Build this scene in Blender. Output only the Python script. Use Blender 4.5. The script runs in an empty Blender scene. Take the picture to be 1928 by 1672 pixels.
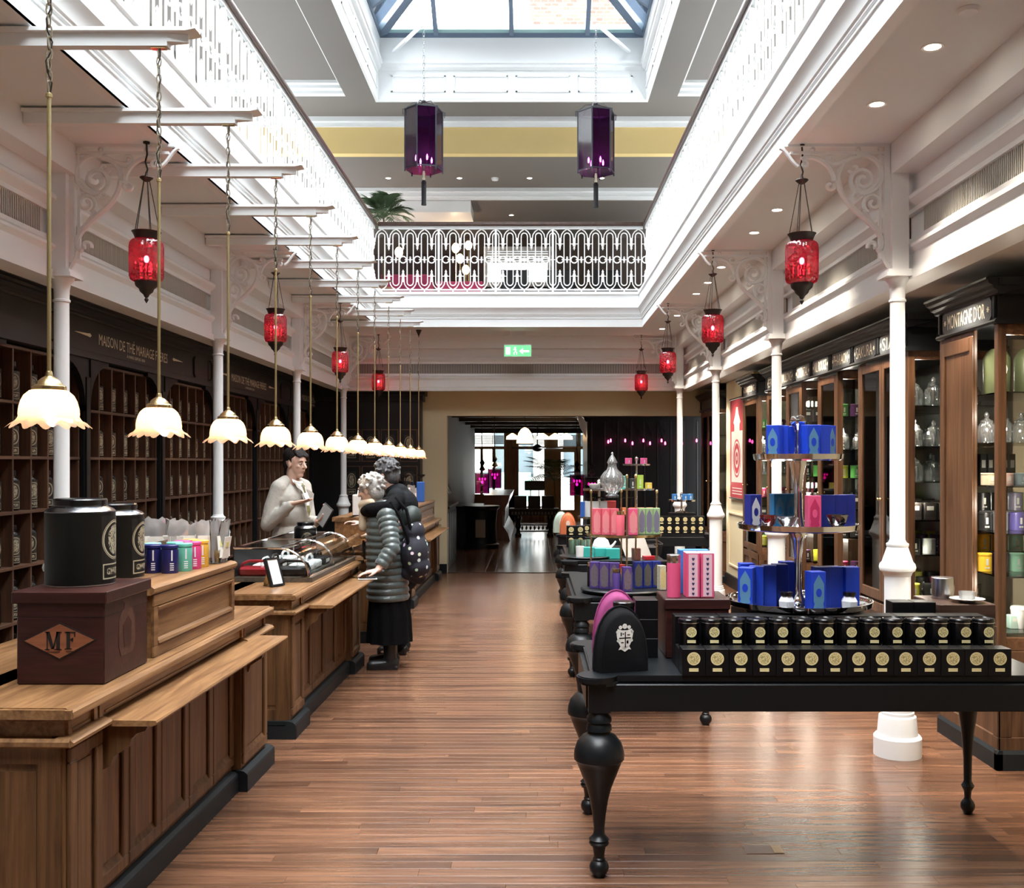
import bpy, math, random
from math import sin, cos, pi, radians
from mathutils import Vector, Matrix
random.seed(7)
SC = bpy.context.scene
COL = SC.collection
# ---------------- camera, world, main light, exposure ----------------
FPX = 1920.0
cam_d = bpy.data.cameras.new('camera'); cam = bpy.data.objects.new('camera', cam_d); COL.objects.link(cam)
cam.location = (0, 0, 1.6); cam.rotation_euler = (pi/2, 0, 0)
cam_d.sensor_width = 36.0; cam_d.lens = 36.0*FPX/1928.0
cam_d.shift_x = -40/1928.0; cam_d.shift_y = 36/1928.0
cam_d.clip_start = 0.05; cam_d.clip_end = 200
SC.camera = cam
world = bpy.data.worlds.new('sky'); SC.world = world; world.use_nodes = True
wn = world.node_tree; wn.nodes.clear()
wo = wn.nodes.new('ShaderNodeOutputWorld'); wb = wn.nodes.new('ShaderNodeBackground')
wb.inputs[0].default_value = (0.95, 0.975, 1.0, 1); wb.inputs[1].default_value = 16.0
wn.links.new(wb.outputs[0], wo.inputs[0])
SC.view_settings.view_transform = 'Standard'; SC.view_settings.look = 'None'
SC.view_settings.gamma = 1.0; SC.view_settings.use_curve_mapping = False
SC.view_settings.exposure = 0.5
try:
    SC.cycles.max_bounces = 10; SC.cycles.transparent_max_bounces = 16
    SC.cycles.diffuse_bounces = 5; SC.cycles.glossy_bounces = 4; SC.cycles.transmission_bounces = 6
    SC.cycles.caustics_reflective = False; SC.cycles.caustics_refractive = False
    SC.cycles.sample_clamp_indirect = 6.0
except Exception: pass

def portal(name, loc, rot, sx, sy):
    l = bpy.data.lights.new(name, 'AREA'); l.shape = 'RECTANGLE'; l.size = sx; l.size_y = sy
    l.cycles.is_portal = True
    o = bpy.data.objects.new(name, l); COL.objects.link(o); o.location = loc; o.rotation_euler = rot
    return o
portal('skylight_portal', (-0.3, 6.3, 7.47), (0, 0, 0), 3.6, 15.0)
portal('far_shopfront_portal', (0.2, 28.1, 1.3), (radians(-90), 0, 0), 3.6, 2.3)

# ---------------- mesh helpers ----------------
class MB:
    def __init__(s): s.v = []; s.f = []; s.m = []; s.cur = 0
    def add(s, vs, fs):
        b = len(s.v); s.v.extend([tuple(v) for v in vs])
        for f in fs: s.f.append(tuple(b+i for i in f)); s.m.append(s.cur)
        return s
    def box(s, x0, x1, y0, y1, z0, z1):
        return s.add([(x0,y0,z0),(x1,y0,z0),(x1,y1,z0),(x0,y1,z0),(x0,y0,z1),(x1,y0,z1),(x1,y1,z1),(x0,y1,z1)],
            [(0,3,2,1),(4,5,6,7),(0,1,5,4),(1,2,6,5),(2,3,7,6),(3,0,4,7)])
    def cbox(s, x0, x1, y0, y1, z0, z1, b=0.004):
        # box with chamfered vertical and top edges
        def ring(i, z): return [(x0+i,y0+b+0,z),(x0+b,y0+i,z),(x1-b,y0+i,z),(x1-i,y0+b,z),(x1-i,y1-b,z),(x1-b,y1-i,z),(x0+b,y1-i,z),(x0+i,y1-b,z)]
        r = [ring(b*.9, z0), ring(0, z0+b), ring(0, z1-b), ring(b*.9, z1)]
        vs = sum(r, []); fs = [tuple(range(7,-1,-1)), tuple(range(24,32))]
        for k in range(3):
            for i in range(8):
                j = (i+1) % 8; fs.append((k*8+i, k*8+j, k*8+8+j, k*8+8+i))
        return s.add(vs, fs)
    def lathe(s, prof, c=(0,0,0), n=20, a0=0.0, a1=2*pi, axis='z', cap=True, mod=None):
        full = abs(a1-a0-2*pi) < 1e-6; cols = n if full else n+1
        vs = []
        for (r, z) in prof:
            for i in range(cols):
                a = a0+(a1-a0)*i/n; rr = r*(mod(a, r, z) if mod else 1)
                p = (rr*cos(a), rr*sin(a), z)
                if axis == 'x': p = (p[2], p[0], p[1])
                elif axis == 'y': p = (p[0], p[2], p[1])
                vs.append((c[0]+p[0], c[1]+p[1], c[2]+p[2]))
        fs = []
        for k in range(len(prof)-1):
            for i in range(n):
                j = (i+1) % cols
                a, b_, c_, d = k*cols+i, k*cols+j, (k+1)*cols+j, (k+1)*cols+i
                fs.append((a, b_, c_, d))
        if cap and full:
            if prof[0][0] > 1e-5: fs.append(tuple(range(cols-1, -1, -1)))
            if prof[-1][0] > 1e-5: fs.append(tuple((len(prof)-1)*cols+i for i in range(cols)))
        return s.add(vs, fs)
    def tube(s, pts, r, n=6, closed=False, caps=True):
        pts = [Vector(p) for p in pts]; N = len(pts)
        rs = r if isinstance(r, (list, tuple)) else [r]*N
        vs = []; prev = None
        for i, p in enumerate(pts):
            if closed: t = (pts[(i+1) % N]-pts[i-1])
            else: t = pts[min(i+1, N-1)]-pts[max(i-1, 0)]
            if t.length < 1e-9: t = Vector((0,0,1))
            t.normalize()
            if prev is None:
                up = Vector((0,0,1)) if abs(t.z) < .9 else Vector((0,1,0))
                u = t.cross(up).normalized()
            else:
                u = (prev - t*prev.dot(t))
                if u.length < 1e-6: u = t.cross(Vector((0,0,1)) if abs(t.z) < .9 else Vector((0,1,0)))
                u.normalize()
            prev = u; w = t.cross(u)
            for k in range(n):
                a = 2*pi*(k+.5)/n; vs.append(tuple(p+(u*cos(a)+w*sin(a))*rs[i]))
        fs = []
        M = N if closed else N-1
        for i in range(M):
            j = (i+1) % N
            for k in range(n):
                l = (k+1) % n; fs.append((i*n+k, j*n+k, j*n+l, i*n+l))
        if caps and not closed:
            fs.append(tuple(range(n))); fs.append(tuple((N-1)*n+k for k in range(n-1,-1,-1)))
        return s.add(vs, fs)
    def prism(s, poly, a, b, axis='y'):
        # poly 2-D; axis y: poly=(x,z) extruded y a..b ; axis x: poly=(y,z); axis z: poly=(x,y)
        def P(p, t):
            return {'y': (p[0], t, p[1]), 'x': (t, p[0], p[1]), 'z': (p[0], p[1], t)}[axis]
        n = len(poly); vs = [P(p, a) for p in poly]+[P(p, b) for p in poly]
        fs = [tuple(range(n)), tuple(range(2*n-1, n-1, -1))]
        for i in range(n):
            j = (i+1) % n; fs.append((i, i+n, j+n, j))
        return s.add(vs, fs)
    def ell(s, c, r, n=12, m=8, M=None):
        vs = []; fs = []
        for i in range(m+1):
            t = pi*i/m
            for k in range(n):
                a = 2*pi*k/n
                p = Vector((r[0]*sin(t)*cos(a), r[1]*sin(t)*sin(a), r[2]*cos(t)))
                if M: p = M @ p
                vs.append((c[0]+p.x, c[1]+p.y, c[2]+p.z))
        for i in range(m):
            for k in range(n):
                l = (k+1) % n; fs.append((i*n+k, (i+1)*n+k, (i+1)*n+l, i*n+l))
        return s.add(vs, fs)
    def xf(s, M, start=0):
        for i in range(start, len(s.v)): s.v[i] = tuple(M @ Vector(s.v[i]))
        return s
    def build(s, name, mat, parent=None, world=False, loc=None, ang=35, recalc=True):
        me = bpy.data.meshes.new(name)
        vs = s.v
        if world and parent is not None:
            r = root_of(parent); l = r.location
            vs = [(v[0]-l.x, v[1]-l.y, v[2]-l.z) for v in vs]
        me.from_pydata(vs, [], s.f)
        mats = mat if isinstance(mat, (list, tuple)) else [mat]
        for m in mats: me.materials.append(m)
        if len(mats) > 1: me.polygons.foreach_set('material_index', s.m)
        if recalc:
            import bmesh
            bm = bmesh.new(); bm.from_mesh(me)
            bmesh.ops.remove_doubles(bm, verts=bm.verts, dist=1e-6)
            bmesh.ops.recalc_face_normals(bm, faces=bm.faces)
            bm.to_mesh(me); bm.free()
        if ang:
            me.polygons.foreach_set('use_smooth', [True]*len(me.polygons))
            me.set_sharp_from_angle(angle=radians(ang))
        o = bpy.data.objects.new(name, me); COL.objects.link(o)
        if parent is not None: o.parent = parent
        if loc is not None: o.location = loc
        return o
def root_of(o):
    while o.parent is not None: o = o.parent
    return o
def tag(o, label=None, cat=None, group=None, kind=None):
    if label: o['label'] = label
    if cat: o['category'] = cat
    if group: o['group'] = group
    if kind: o['kind'] = kind
    return o
def thing(name, label, cat, loc=(0,0,0), rz=0.0, group=None):
    o = bpy.data.objects.new(name, None); COL.objects.link(o); o.empty_display_size = .05
    o.location = loc; o.rotation_euler = (0, 0, rz)
    return tag(o, label, cat, group)
def struct(name, mb, mat, **k):
    o = mb.build(name, mat, **k); o['kind'] = 'structure'; return o
CH = {}
def kids(o): return [c for c in bpy.data.objects if c.parent == o]
def dup(root, loc, rz=None, label=None, group=None, matmap=None):
    r = root.copy(); COL.objects.link(r); r.location = loc
    if rz is not None: r.rotation_euler = (0, 0, rz)
    if label: r['label'] = label
    if group: r['group'] = group
    if root.name not in CH: CH[root.name] = [(c, kids(c)) for c in kids(root)]
    for c, gs in CH[root.name]:
        d = c.copy(); COL.objects.link(d); d.parent = r
        for g in gs:
            e = g.copy(); COL.objects.link(e); e.parent = d
    return r
def fresh(root): CH.pop(root.name, None)
def B(*a): return MB().box(*a)

def text_mb(s, w=None, h=.05, ext=.002, M=None, bold=False, shear=0.0, font_w=None):
    """text as a mesh in MB form, centred at origin, lying in XZ plane facing -Y, height h of capitals"""
    cu = bpy.data.curves.new('t', 'FONT'); cu.body = s; cu.size = 1.0; cu.extrude = 0.0
    cu.resolution_u = 2; cu.shear = shear
    if bold: cu.offset = .012
    ob = bpy.data.objects.new('t', cu); COL.objects.link(ob)
    dg = bpy.context.evaluated_depsgraph_get(); me = bpy.data.meshes.new_from_object(ob.evaluated_get(dg))
    xs = [v.co.x for v in me.vertices]; ys = [v.co.y for v in me.vertices]
    x0, x1, y0, y1 = min(xs), max(xs), min(ys), max(ys)
    sy = h/max(y1-y0, 1e-6); sx = (w/(x1-x0)) if w else sy
    mb = MB()
    vs = [((v.co.x-(x0+x1)/2)*sx, -ext, (v.co.y-(y0+y1)/2)*sy) for v in me.vertices]
    fs = [tuple(p.vertices) for p in me.polygons]
    mb.add(vs, fs)
    if M: mb.xf(M)
    bpy.data.objects.remove(ob); bpy.data.curves.remove(cu); bpy.data.meshes.remove(me)
    return mb
def face_px(x, y, z, rz=pi/2):   # matrix: facing +X instead of -Y
    return Matrix.Translation((x, y, z)) @ Matrix.Rotation(rz, 4, 'Z')
# ---------------- materials ----------------
MATS = {}
def nt(name):
    m = bpy.data.materials.new(name); m.use_nodes = True; n = m.node_tree
    b = n.nodes['Principled BSDF']; return m, n, b
def link(n, a, b): n.links.new(a, b)
def mat(name, col, rough=.5, metal=0.0, spec=None, bump=0.0, bscale=60, var=0.0, vscale=6, coat=0.0, em=None, es=0.0, sheen=0, trans=0, alpha=None):
    if name in MATS: return MATS[name]
    m, n, b = nt(name)
    b.inputs['Base Color'].default_value = (*col, 1); b.inputs['Roughness'].default_value = rough
    b.inputs['Metallic'].default_value = metal
    if spec is not None: b.inputs['Specular IOR Level'].default_value = spec
    if coat: b.inputs['Coat Weight'].default_value = coat; b.inputs['Coat Roughness'].default_value = .1
    if sheen: b.inputs['Sheen Weight'].default_value = sheen
    if trans: b.inputs['Transmission Weight'].default_value = trans
    if em: b.inputs['Emission Color'].default_value = (*em, 1); b.inputs['Emission Strength'].default_value = es
    tc = n.nodes.new('ShaderNodeTexCoord')
    if var > 0:
        nz = n.nodes.new('ShaderNodeTexNoise'); nz.inputs['Scale'].default_value = vscale; nz.inputs['Detail'].default_value = 4
        link(n, tc.outputs['Object'], nz.inputs['Vector'])
        mx = n.nodes.new('ShaderNodeMix'); mx.data_type = 'RGBA'
        mx.inputs[6].default_value = (*[c*(1-var) for c in col], 1); mx.inputs[7].default_value = (*[min(1, c*(1+var)) for c in col], 1)
        link(n, nz.outputs[0], mx.inputs[0]); link(n, mx.outputs[2], b.inputs['Base Color'])
    if bump > 0:
        nb = n.nodes.new('ShaderNodeTexNoise'); nb.inputs['Scale'].default_value = bscale; nb.inputs['Detail'].default_value = 3
        link(n, tc.outputs['Object'], nb.inputs['Vector'])
        bp = n.nodes.new('ShaderNodeBump'); bp.inputs['Strength'].default_value = bump; bp.inputs['Distance'].default_value = .01
        link(n, nb.outputs[0], bp.inputs['Height']); link(n, bp.outputs[0], b.inputs['Normal'])
    MATS[name] = m; return m
def wood(name, c1, c2, axis='y', rough=.35, scale=1.0, coat=0.15, objvar=.0, spec=.4, streak=.45):
    """grain stretched along axis"""
    if name in MATS: return MATS[name]
    m, n, b = nt(name)
    tc = n.nodes.new('ShaderNodeTexCoord'); mp = n.nodes.new('ShaderNodeMapping')
    st = {'x': (.9, 14, 14), 'y': (14, .9, 14), 'z': (14, 14, .9)}[axis]
    mp.inputs['Scale'].default_value = tuple(a*scale for a in st)
    oi = n.nodes.new('ShaderNodeObjectInfo'); ge = n.nodes.new('ShaderNodeNewGeometry')
    ad = n.nodes.new('ShaderNodeMath'); ad.operation = 'ADD'
    link(n, oi.outputs['Random'], ad.inputs[0]); link(n, ge.outputs['Random Per Island'], ad.inputs[1])
    fr = n.nodes.new('ShaderNodeMath'); fr.operation = 'FRACT'; link(n, ad.outputs[0], fr.inputs[0])
    of = n.nodes.new('ShaderNodeMath'); of.operation = 'MULTIPLY'; of.inputs[1].default_value = 37.0; link(n, fr.outputs[0], of.inputs[0])
    cb = n.nodes.new('ShaderNodeCombineXYZ'); link(n, of.outputs[0], cb.inputs[0]); link(n, of.outputs[0], cb.inputs[2]); link(n, of.outputs[0], cb.inputs[1])
    link(n, tc.outputs['Object'], mp.inputs['Vector'])
    va = n.nodes.new('ShaderNodeVectorMath'); va.operation = 'ADD'; link(n, mp.outputs[0], va.inputs[0]); link(n, cb.outputs[0], va.inputs[1])
    n1 = n.nodes.new('ShaderNodeTexNoise'); n1.inputs['Scale'].default_value = 1.0; n1.inputs['Detail'].default_value = 6; n1.inputs['Distortion'].default_value = 1.2
    n1.inputs['Roughness'].default_value = .65
    link(n, va.outputs[0], n1.inputs['Vector'])
    n2 = n.nodes.new('ShaderNodeTexNoise'); n2.inputs['Scale'].default_value = 5.0; n2.inputs['Detail'].default_value = 3
    link(n, va.outputs[0], n2.inputs['Vector'])
    r = n.nodes.new('ShaderNodeValToRGB'); r.color_ramp.elements[0].position = .33; r.color_ramp.elements[1].position = .68
    r.color_ramp.elements[0].color = (*c1, 1); r.color_ramp.elements[1].color = (*c2, 1)
    link(n, n1.outputs[0], r.inputs[0])
    mx = n.nodes.new('ShaderNodeMix'); mx.data_type = 'RGBA'; mx.blend_type = 'MULTIPLY'; mx.inputs[0].default_value = streak
    link(n, r.outputs[0], mx.inputs[6]); 
    r2 = n.nodes.new('ShaderNodeValToRGB'); r2.color_ramp.elements[0].position = .35; r2.color_ramp.elements[1].position = .6
    r2.color_ramp.elements[0].color = (.45, .4, .38, 1); r2.color_ramp.elements[1].color = (1, 1, 1, 1)
    link(n, n2.outputs[0], r2.inputs[0]); link(n, r2.outputs[0], mx.inputs[7])
    out = mx.outputs[2]
    if objvar > 0:
        hs = n.nodes.new('ShaderNodeHueSaturation'); mr = n.nodes.new('ShaderNodeMapRange')
        mr.inputs['To Min'].default_value = 1-objvar; mr.inputs['To Max'].default_value = 1+objvar
        link(n, fr.outputs[0], mr.inputs['Value']); link(n, mr.outputs[0], hs.inputs['Value']); link(n, out, hs.inputs['Color']); out = hs.outputs[0]
    link(n, out, b.inputs['Base Color'])
    b.inputs['Roughness'].default_value = rough; b.inputs['Coat Weight'].default_value = coat; b.inputs['Coat Roughness'].default_value = .2
    b.inputs['Specular IOR Level'].default_value = spec
    bp = n.nodes.new('ShaderNodeBump'); bp.inputs['Strength'].default_value = .05 if name.startswith('floor') else .08; bp.inputs['Distance'].default_value = .002 if name.startswith('floor') else .004
    link(n, n2.outputs[0], bp.inputs['Height']); link(n, bp.outputs[0], b.inputs['Normal'])
    MATS[name] = m; return m
def thin_glass(name, col=(1,1,1), gl=.12, rough=.02, frost=0.0, fres=1.0):
    """clear pane: tinted transparency plus a fresnel reflection"""
    if name in MATS: return MATS[name]
    m, n, b = nt(name); n.nodes.remove(b); out = n.nodes['Material Output']
    tr = n.nodes.new('ShaderNodeBsdfTransparent'); tr.inputs[0].default_value = (*col, 1)
    g = n.nodes.new('ShaderNodeBsdfGlossy'); g.inputs['Roughness'].default_value = rough
    fr = n.nodes.new('ShaderNodeFresnel'); fr.inputs[0].default_value = 1.45
    ad = n.nodes.new('ShaderNodeMath'); ad.operation = 'MULTIPLY_ADD'; ad.inputs[1].default_value = fres; ad.inputs[2].default_value = gl*.3; ad.use_clamp = True
    link(n, fr.outputs[0], ad.inputs[0])
    mx = n.nodes.new('ShaderNodeMixShader'); link(n, ad.outputs[0], mx.inputs[0])
    base = tr.outputs[0]
    if frost > 0:
        tl = n.nodes.new('ShaderNodeBsdfTranslucent'); tl.inputs[0].default_value = (*col, 1)
        df = n.nodes.new('ShaderNodeBsdfDiffuse'); df.inputs[0].default_value = (*col, 1)
        a1 = n.nodes.new('ShaderNodeMixShader'); a1.inputs[0].default_value = .35; link(n, tl.outputs[0], a1.inputs[1]); link(n, df.outputs[0], a1.inputs[2])
        m1 = n.nodes.new('ShaderNodeMixShader'); m1.inputs[0].default_value = frost
        link(n, base, m1.inputs[1]); link(n, a1.outputs[0], m1.inputs[2]); base = m1.outputs[0]
    link(n, base, mx.inputs[1]); link(n, g.outputs[0], mx.inputs[2]); link(n, mx.outputs[0], out.inputs[0])
    MATS[name] = m; return m
def emis(name, col, s):
    if name in MATS: return MATS[name]
    m, n, b = nt(name); n.nodes.remove(b); e = n.nodes.new('ShaderNodeEmission')
    e.inputs[0].default_value = (*col, 1); e.inputs[1].default_value = s
    link(n, e.outputs[0], n.nodes['Material Output'].inputs[0]); MATS[name] = m; return m
WHITE = mat('white_paint', (.82, .85, .86), .4, bump=.03, bscale=25)
PLAST = mat('plaster_warm', (.78, .85, .87), .85, bump=.05, bscale=40)
CREAM = mat('cream_wall', (.68, .60, .40), .8, var=.06, vscale=2)
YELL = mat('yellow_wall', (.72, .55, .24), .8, var=.05, vscale=2)
BLACK = mat('black_paint', (.008, .009, .0105), .45, spec=.25, bump=.03, bscale=30)
BLKSAT = mat('black_table_lacquer', (.0045, .006, .0075), .36, spec=.35, bump=.03, bscale=60)
SLATE = mat('slate_plinth', (.010, .013, .015), .5, spec=.3)
OAKY = wood('oak_long', (.13, .060, .024), (.37, .20, .086), 'y', .38)
OAKX = wood('oak_cross', (.17, .082, .036), (.42, .235, .115), 'x', .38)
OAKZ = wood('oak_upright', (.075, .034, .014), (.21, .105, .043), 'z', .42)
CABZ = wood('cabinet_oak_upright', (.062, .027, .012), (.15, .074, .035), 'z', .42)
CABY = wood('cabinet_oak_rail', (.085, .035, .015), (.20, .095, .045), 'y', .42)
SHELFW = wood('shelf_wood', (.06, .028, .016), (.14, .068, .038), 'y', .5)
SHELFZ = wood('shelf_wood_upright', (.06, .028, .016), (.14, .068, .038), 'z', .5)
CRATE = wood('crate_mahogany', (.020, .006, .006), (.060, .016, .013), 'x', .4, coat=.15, spec=.3)
INLAY = wood('crate_inlay', (.22, .075, .035), (.34, .13, .06), 'x', .4)
FLOORW = wood('floor_oak', (.072, .031, .017), (.205, .100, .055), 'x', .27, scale=1.0, coat=.22, objvar=.24, streak=.3)
FLOORB = wood('floor_backroom', (.10, .045, .028), (.24, .12, .07), 'y', .16, coat=.4, objvar=.2)
BRASS = mat('brass', (.75, .58, .30), .25, 1.0)
CHROME = mat('chrome', (.82, .82, .82), .08, 1.0)
STEEL = mat('brushed_steel', (.6, .6, .6), .25, 1.0)
BRONZE = mat('dark_bronze', (.03, .025, .022), .5, .6)
TINBLK = mat('black_tin', (.004, .004, .005), .22, 0, spec=.5)
CARTON = mat('black_carton', (.004, .004, .005), .35, spec=.3)
GOLD = mat('gold_label', (.62, .50, .24), .4, .3, var=.35, vscale=220)
CREAMINK = mat('cream_lettering', (.85, .79, .60), .5)
INK = mat('black_ink', (.01, .008, .008), .5)
PORC = mat('white_porcelain', (.85, .85, .83), .15)
GLASS = thin_glass('clear_glass', (.97, .985, .98), .0)
GLASSW = thin_glass('cut_glass', (.93, .95, .95), .55, .05, frost=.25)
GREENGLASS = thin_glass('glass_shelf', (.92, .965, .95), .15)
PAPER = mat('white_paper', (.82, .81, .78), .7)
def emblem_mat(name, base, ink, round_=True):
    """printed label: engraved seal above a framed caption, laid out on the label's own UV-like generated space"""
    m, n, b = nt(name)
    tc = n.nodes.new('ShaderNodeTexCoord'); sp = n.nodes.new('ShaderNodeSeparateXYZ'); uv = tc.outputs['UV']
    link(n, uv, sp.inputs[0])
    def M(op, a, b_=None, c=None, cl=False):
        k = n.nodes.new('ShaderNodeMath'); k.operation = op; k.use_clamp = cl
        for i, x in enumerate((a, b_, c)):
            if x is None: continue
            if isinstance(x, (int, float)): k.inputs[i].default_value = x
            else: link(n, x, k.inputs[i])
        return k.outputs[0]
    u, v = sp.outputs[0], sp.outputs[1]
    dx = M('SUBTRACT', u, .5); dy = M('MULTIPLY', M('SUBTRACT', v, .62), 1.55)
    r = M('SQRT', M('ADD', M('MULTIPLY', dx, dx), M('MULTIPLY', dy, dy)))
    ring = M('MULTIPLY', M('GREATER_THAN', r, .42), M('LESS_THAN', r, .455))
    ring2 = M('MULTIPLY', M('GREATER_THAN', r, .47), M('LESS_THAN', r, .485))
    nz = n.nodes.new('ShaderNodeTexNoise'); nz.inputs['Scale'].default_value = 17; nz.inputs['Detail'].default_value = 5; nz.inputs['Distortion'].default_value = 1.5; link(n, uv, nz.inputs['Vector'])
    ins = M('MULTIPLY', M('LESS_THAN', M('ADD', M('MULTIPLY', r, 1.5), M('MULTIPLY', M('ABSOLUTE', dy), -.35)), .42), M('GREATER_THAN', nz.outputs[0], .47))
    cx = M('ABSOLUTE', dx); cy = M('ABSOLUTE', M('SUBTRACT', v, .13))
    fr_o = M('MULTIPLY', M('LESS_THAN', cx, .46), M('LESS_THAN', cy, .12)); fr_i = M('MULTIPLY', M('LESS_THAN', cx, .43), M('LESS_THAN', cy, .10))
    frame = M('SUBTRACT', fr_o, fr_i, cl=True)
    n2 = n.nodes.new('ShaderNodeTexNoise'); n2.inputs['Scale'].default_value = 26; link(n, uv, n2.inputs['Vector'])
    txt = M('MULTIPLY', M('MULTIPLY', M('LESS_THAN', cx, .34), M('LESS_THAN', cy, .05)), M('GREATER_THAN', n2.outputs[0], .5))
    tot = M('ADD', M('ADD', M('ADD', ring, ring2), ins), M('ADD', frame, txt), cl=True)
    mx = n.nodes.new('ShaderNodeMix'); mx.data_type = 'RGBA'; mx.inputs[6].default_value = (*base, 1); mx.inputs[7].default_value = (*ink, 1)
    link(n, tot, mx.inputs[0]); link(n, mx.outputs[2], b.inputs['Base Color']); b.inputs['Roughness'].default_value = .35
    MATS[name] = m; return m
LABELM = emblem_mat('engraved_label', (.004, .0045, .0045), (.42, .38, .27))
def uv_patch(name, mt, parent, grid, world=False):
    """grid[j][i] of points -> quad patch with 0..1 UV"""
    ny = len(grid); nx = len(grid[0]); vs = [p for row in grid for p in row]
    if world: l = root_of(parent).location; vs = [(p[0]-l.x, p[1]-l.y, p[2]-l.z) for p in vs]
    fs = [(j*nx+i, j*nx+i+1, (j+1)*nx+i+1, (j+1)*nx+i) for j in range(ny-1) for i in range(nx-1)]
    me = bpy.data.meshes.new(name); me.from_pydata(vs, [], fs); me.materials.append(mt)
    uv = me.uv_layers.new(name='UVMap')
    for p in me.polygons:
        for li in p.loop_indices:
            vi = me.loops[li].vertex_index; uv.data[li].uv = ((vi % nx)/(nx-1), (vi//nx)/(ny-1))
    me.polygons.foreach_set('use_smooth', [True]*len(me.polygons))
    o = bpy.data.objects.new(name, me); COL.objects.link(o)
    if parent is not None: o.parent = parent
    return o
def cyl_patch(name, mt, parent, c, r, z0, z1, a0, a1, n=8, world=False):
    return uv_patch(name, mt, parent, [[(c[0]+r*cos(a0+(a1-a0)*i/n), c[1]+r*sin(a0+(a1-a0)*i/n), z) for i in range(n+1)] for z in (z0, z1)], world)
def lamp(name, loc, col, power, kind='POINT', size=.03, rot=None, spot=None, blend=.6, parent=None):
    l = bpy.data.lights.new(name, kind); l.color = col; l.energy = power
    if kind != 'AREA': l.shadow_soft_size = size
    else: l.size = size
    if spot: l.spot_size = radians(spot); l.spot_blend = blend
    o = bpy.data.objects.new(name, l); COL.objects.link(o); o.location = loc
    if rot: o.rotation_euler = rot
    if parent is not None: o.parent = parent
    return o
# ---------------- floor ----------------
fl = struct('floor', B(-3.9, 3.3, -2.6, 14.9, -.08, -.013), BLACK)
rb = random.Random(3)
def board(x0, x1, y0, y1, t=.012, axis='x'):
    b = .0014; mb = MB()
    mb.add([(x0,y0,-t),(x1,y0,-t),(x1,y1,-t),(x0,y1,-t),(x0,y0,-b),(x1,y0,-b),(x1,y1,-b),(x0,y1,-b),
            (x0+b,y0+b,0),(x1-b,y0+b,0),(x1-b,y1-b,0),(x0+b,y1-b,0)],
        [(0,1,5,4),(1,2,6,5),(2,3,7,6),(3,0,4,7),(4,5,9,8),(5,6,10,9),(6,7,11,10),(7,4,8,11),(8,9,10,11)])
    return mb
W_ = .0725; y = 3.62; n_ind = 0; far = MB(); first = {}
LENS = [.8, 1.1, 1.4, 1.7]
def add_far(mb): far.add(mb.v, mb.f)
row = 0; yy = -2.5
rows = []
while yy < 14.78: rows.append(yy); yy += W_
for yy in rows:
    x = -1.6 - rb.random()*1.4 if 3.6 < yy < 9 else -3.85
    if 3.6 < yy < 9:
        add_far(board(-3.85, x, yy, yy+W_))
    while x < 3.2:
        L = rb.choice(LENS); x1 = min(x+L, 3.25)
        if x1-x < .25: x1 = 3.25
        if 3.6 < yy < 12 and n_ind < 300 and abs(x1-x-L) < 1e-6 and x < 2.9 and x+L > -1.5:
            if L not in first: first[L] = board(0, L, 0, W_).build('floor_board', FLOORW, fl, ang=0, recalc=False); first[L].location = (x, yy, 0)
            else:
                c = first[L].copy(); COL.objects.link(c); c.location = (x, yy, 0)
            n_ind += 1
        else: add_far(board(x, x1, yy, yy+W_))
        x = x1
        if x >= 3.2: break
o = far.build('floor_boards', FLOORW, fl, ang=0, recalc=False); tag(o, kind='stuff')
fb = struct('floor', B(-3.9, 4.3, 14.9, 28.1, -.08, -.013), BLACK)
mbb = MB(); xx = -3.9; k = 0
while xx < 4.2:
    yq = 14.92 - rb.random()*2*0
    while yq < 28:
        L = rb.choice([1.6, 2.2, 2.8]); y1 = min(yq+L, 28.05); b_ = board(xx, xx+.145, yq, y1); mbb.add(b_.v, b_.f); yq = y1
    xx += .145
tag(mbb.build('floor_boards', FLOORB, fb, ang=0, recalc=False), kind='stuff')
# brass threshold strip
struct('trim_1', B(-1.25, 2.45, 14.86, 14.9, 0, .006), BRONZE)
# ---------------- ground-floor walls ----------------
struct('wall_left', B(-3.9, -3.75, -2.6, 14.9, 0, 3.6), PLAST)
struct('wall_right', MB().box(3.1, 3.25, -2.6, 14.9, 0, 3.6).box(2.56, 3.1, 11.85, 13.52, 0, 2.66), CREAM)
w = MB(); w.box(-3.9, -1.25, 14.78, 14.95, 0, 3.36); w.box(2.5, 3.25, 14.78, 14.95, 0, 3.36); w.box(-1.25, 2.5, 14.78, 14.95, 2.286, 3.36)
struct('wall_back', w, CREAM)
struct('wall_front', B(-3.9, 3.3, -2.6, -2.48, 0, 3.4), mat('front_wall_dark', (.16, .145, .125), .7))

struct('baseboard_back', B(-1.57, -1.25, 14.755, 14.78, 0, .14), BLACK)
struct('baseboard_right', B(2.535, 2.56, 11.85, 13.52, 0, .16), BLACK)
struct('trim_2', MB().box(2.545, 2.56, 12.1, 13.3, .95, .97).box(2.545, 2.56, 12.1, 13.3, .28, .3).box(2.545, 2.56, 12.1, 12.12, .3, .95).box(2.545, 2.56, 13.28, 13.3, .3, .95), CREAM)
# aisle ceilings, low
LOWC = mat('aisle_ceiling', (.66, .68, .68), .85)
struct('ceiling', B(-3.75, -2.7, -2.5, 14.78, 2.72, 2.80), LOWC)
struct('ceiling', B(2.15, 3.1, -2.5, 14.78, 2.665, 2.75), LOWC)
struct('ceiling', B(-2.7, 2.15, 14.12, 14.78, 2.66, 2.75), LOWC)
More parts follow.
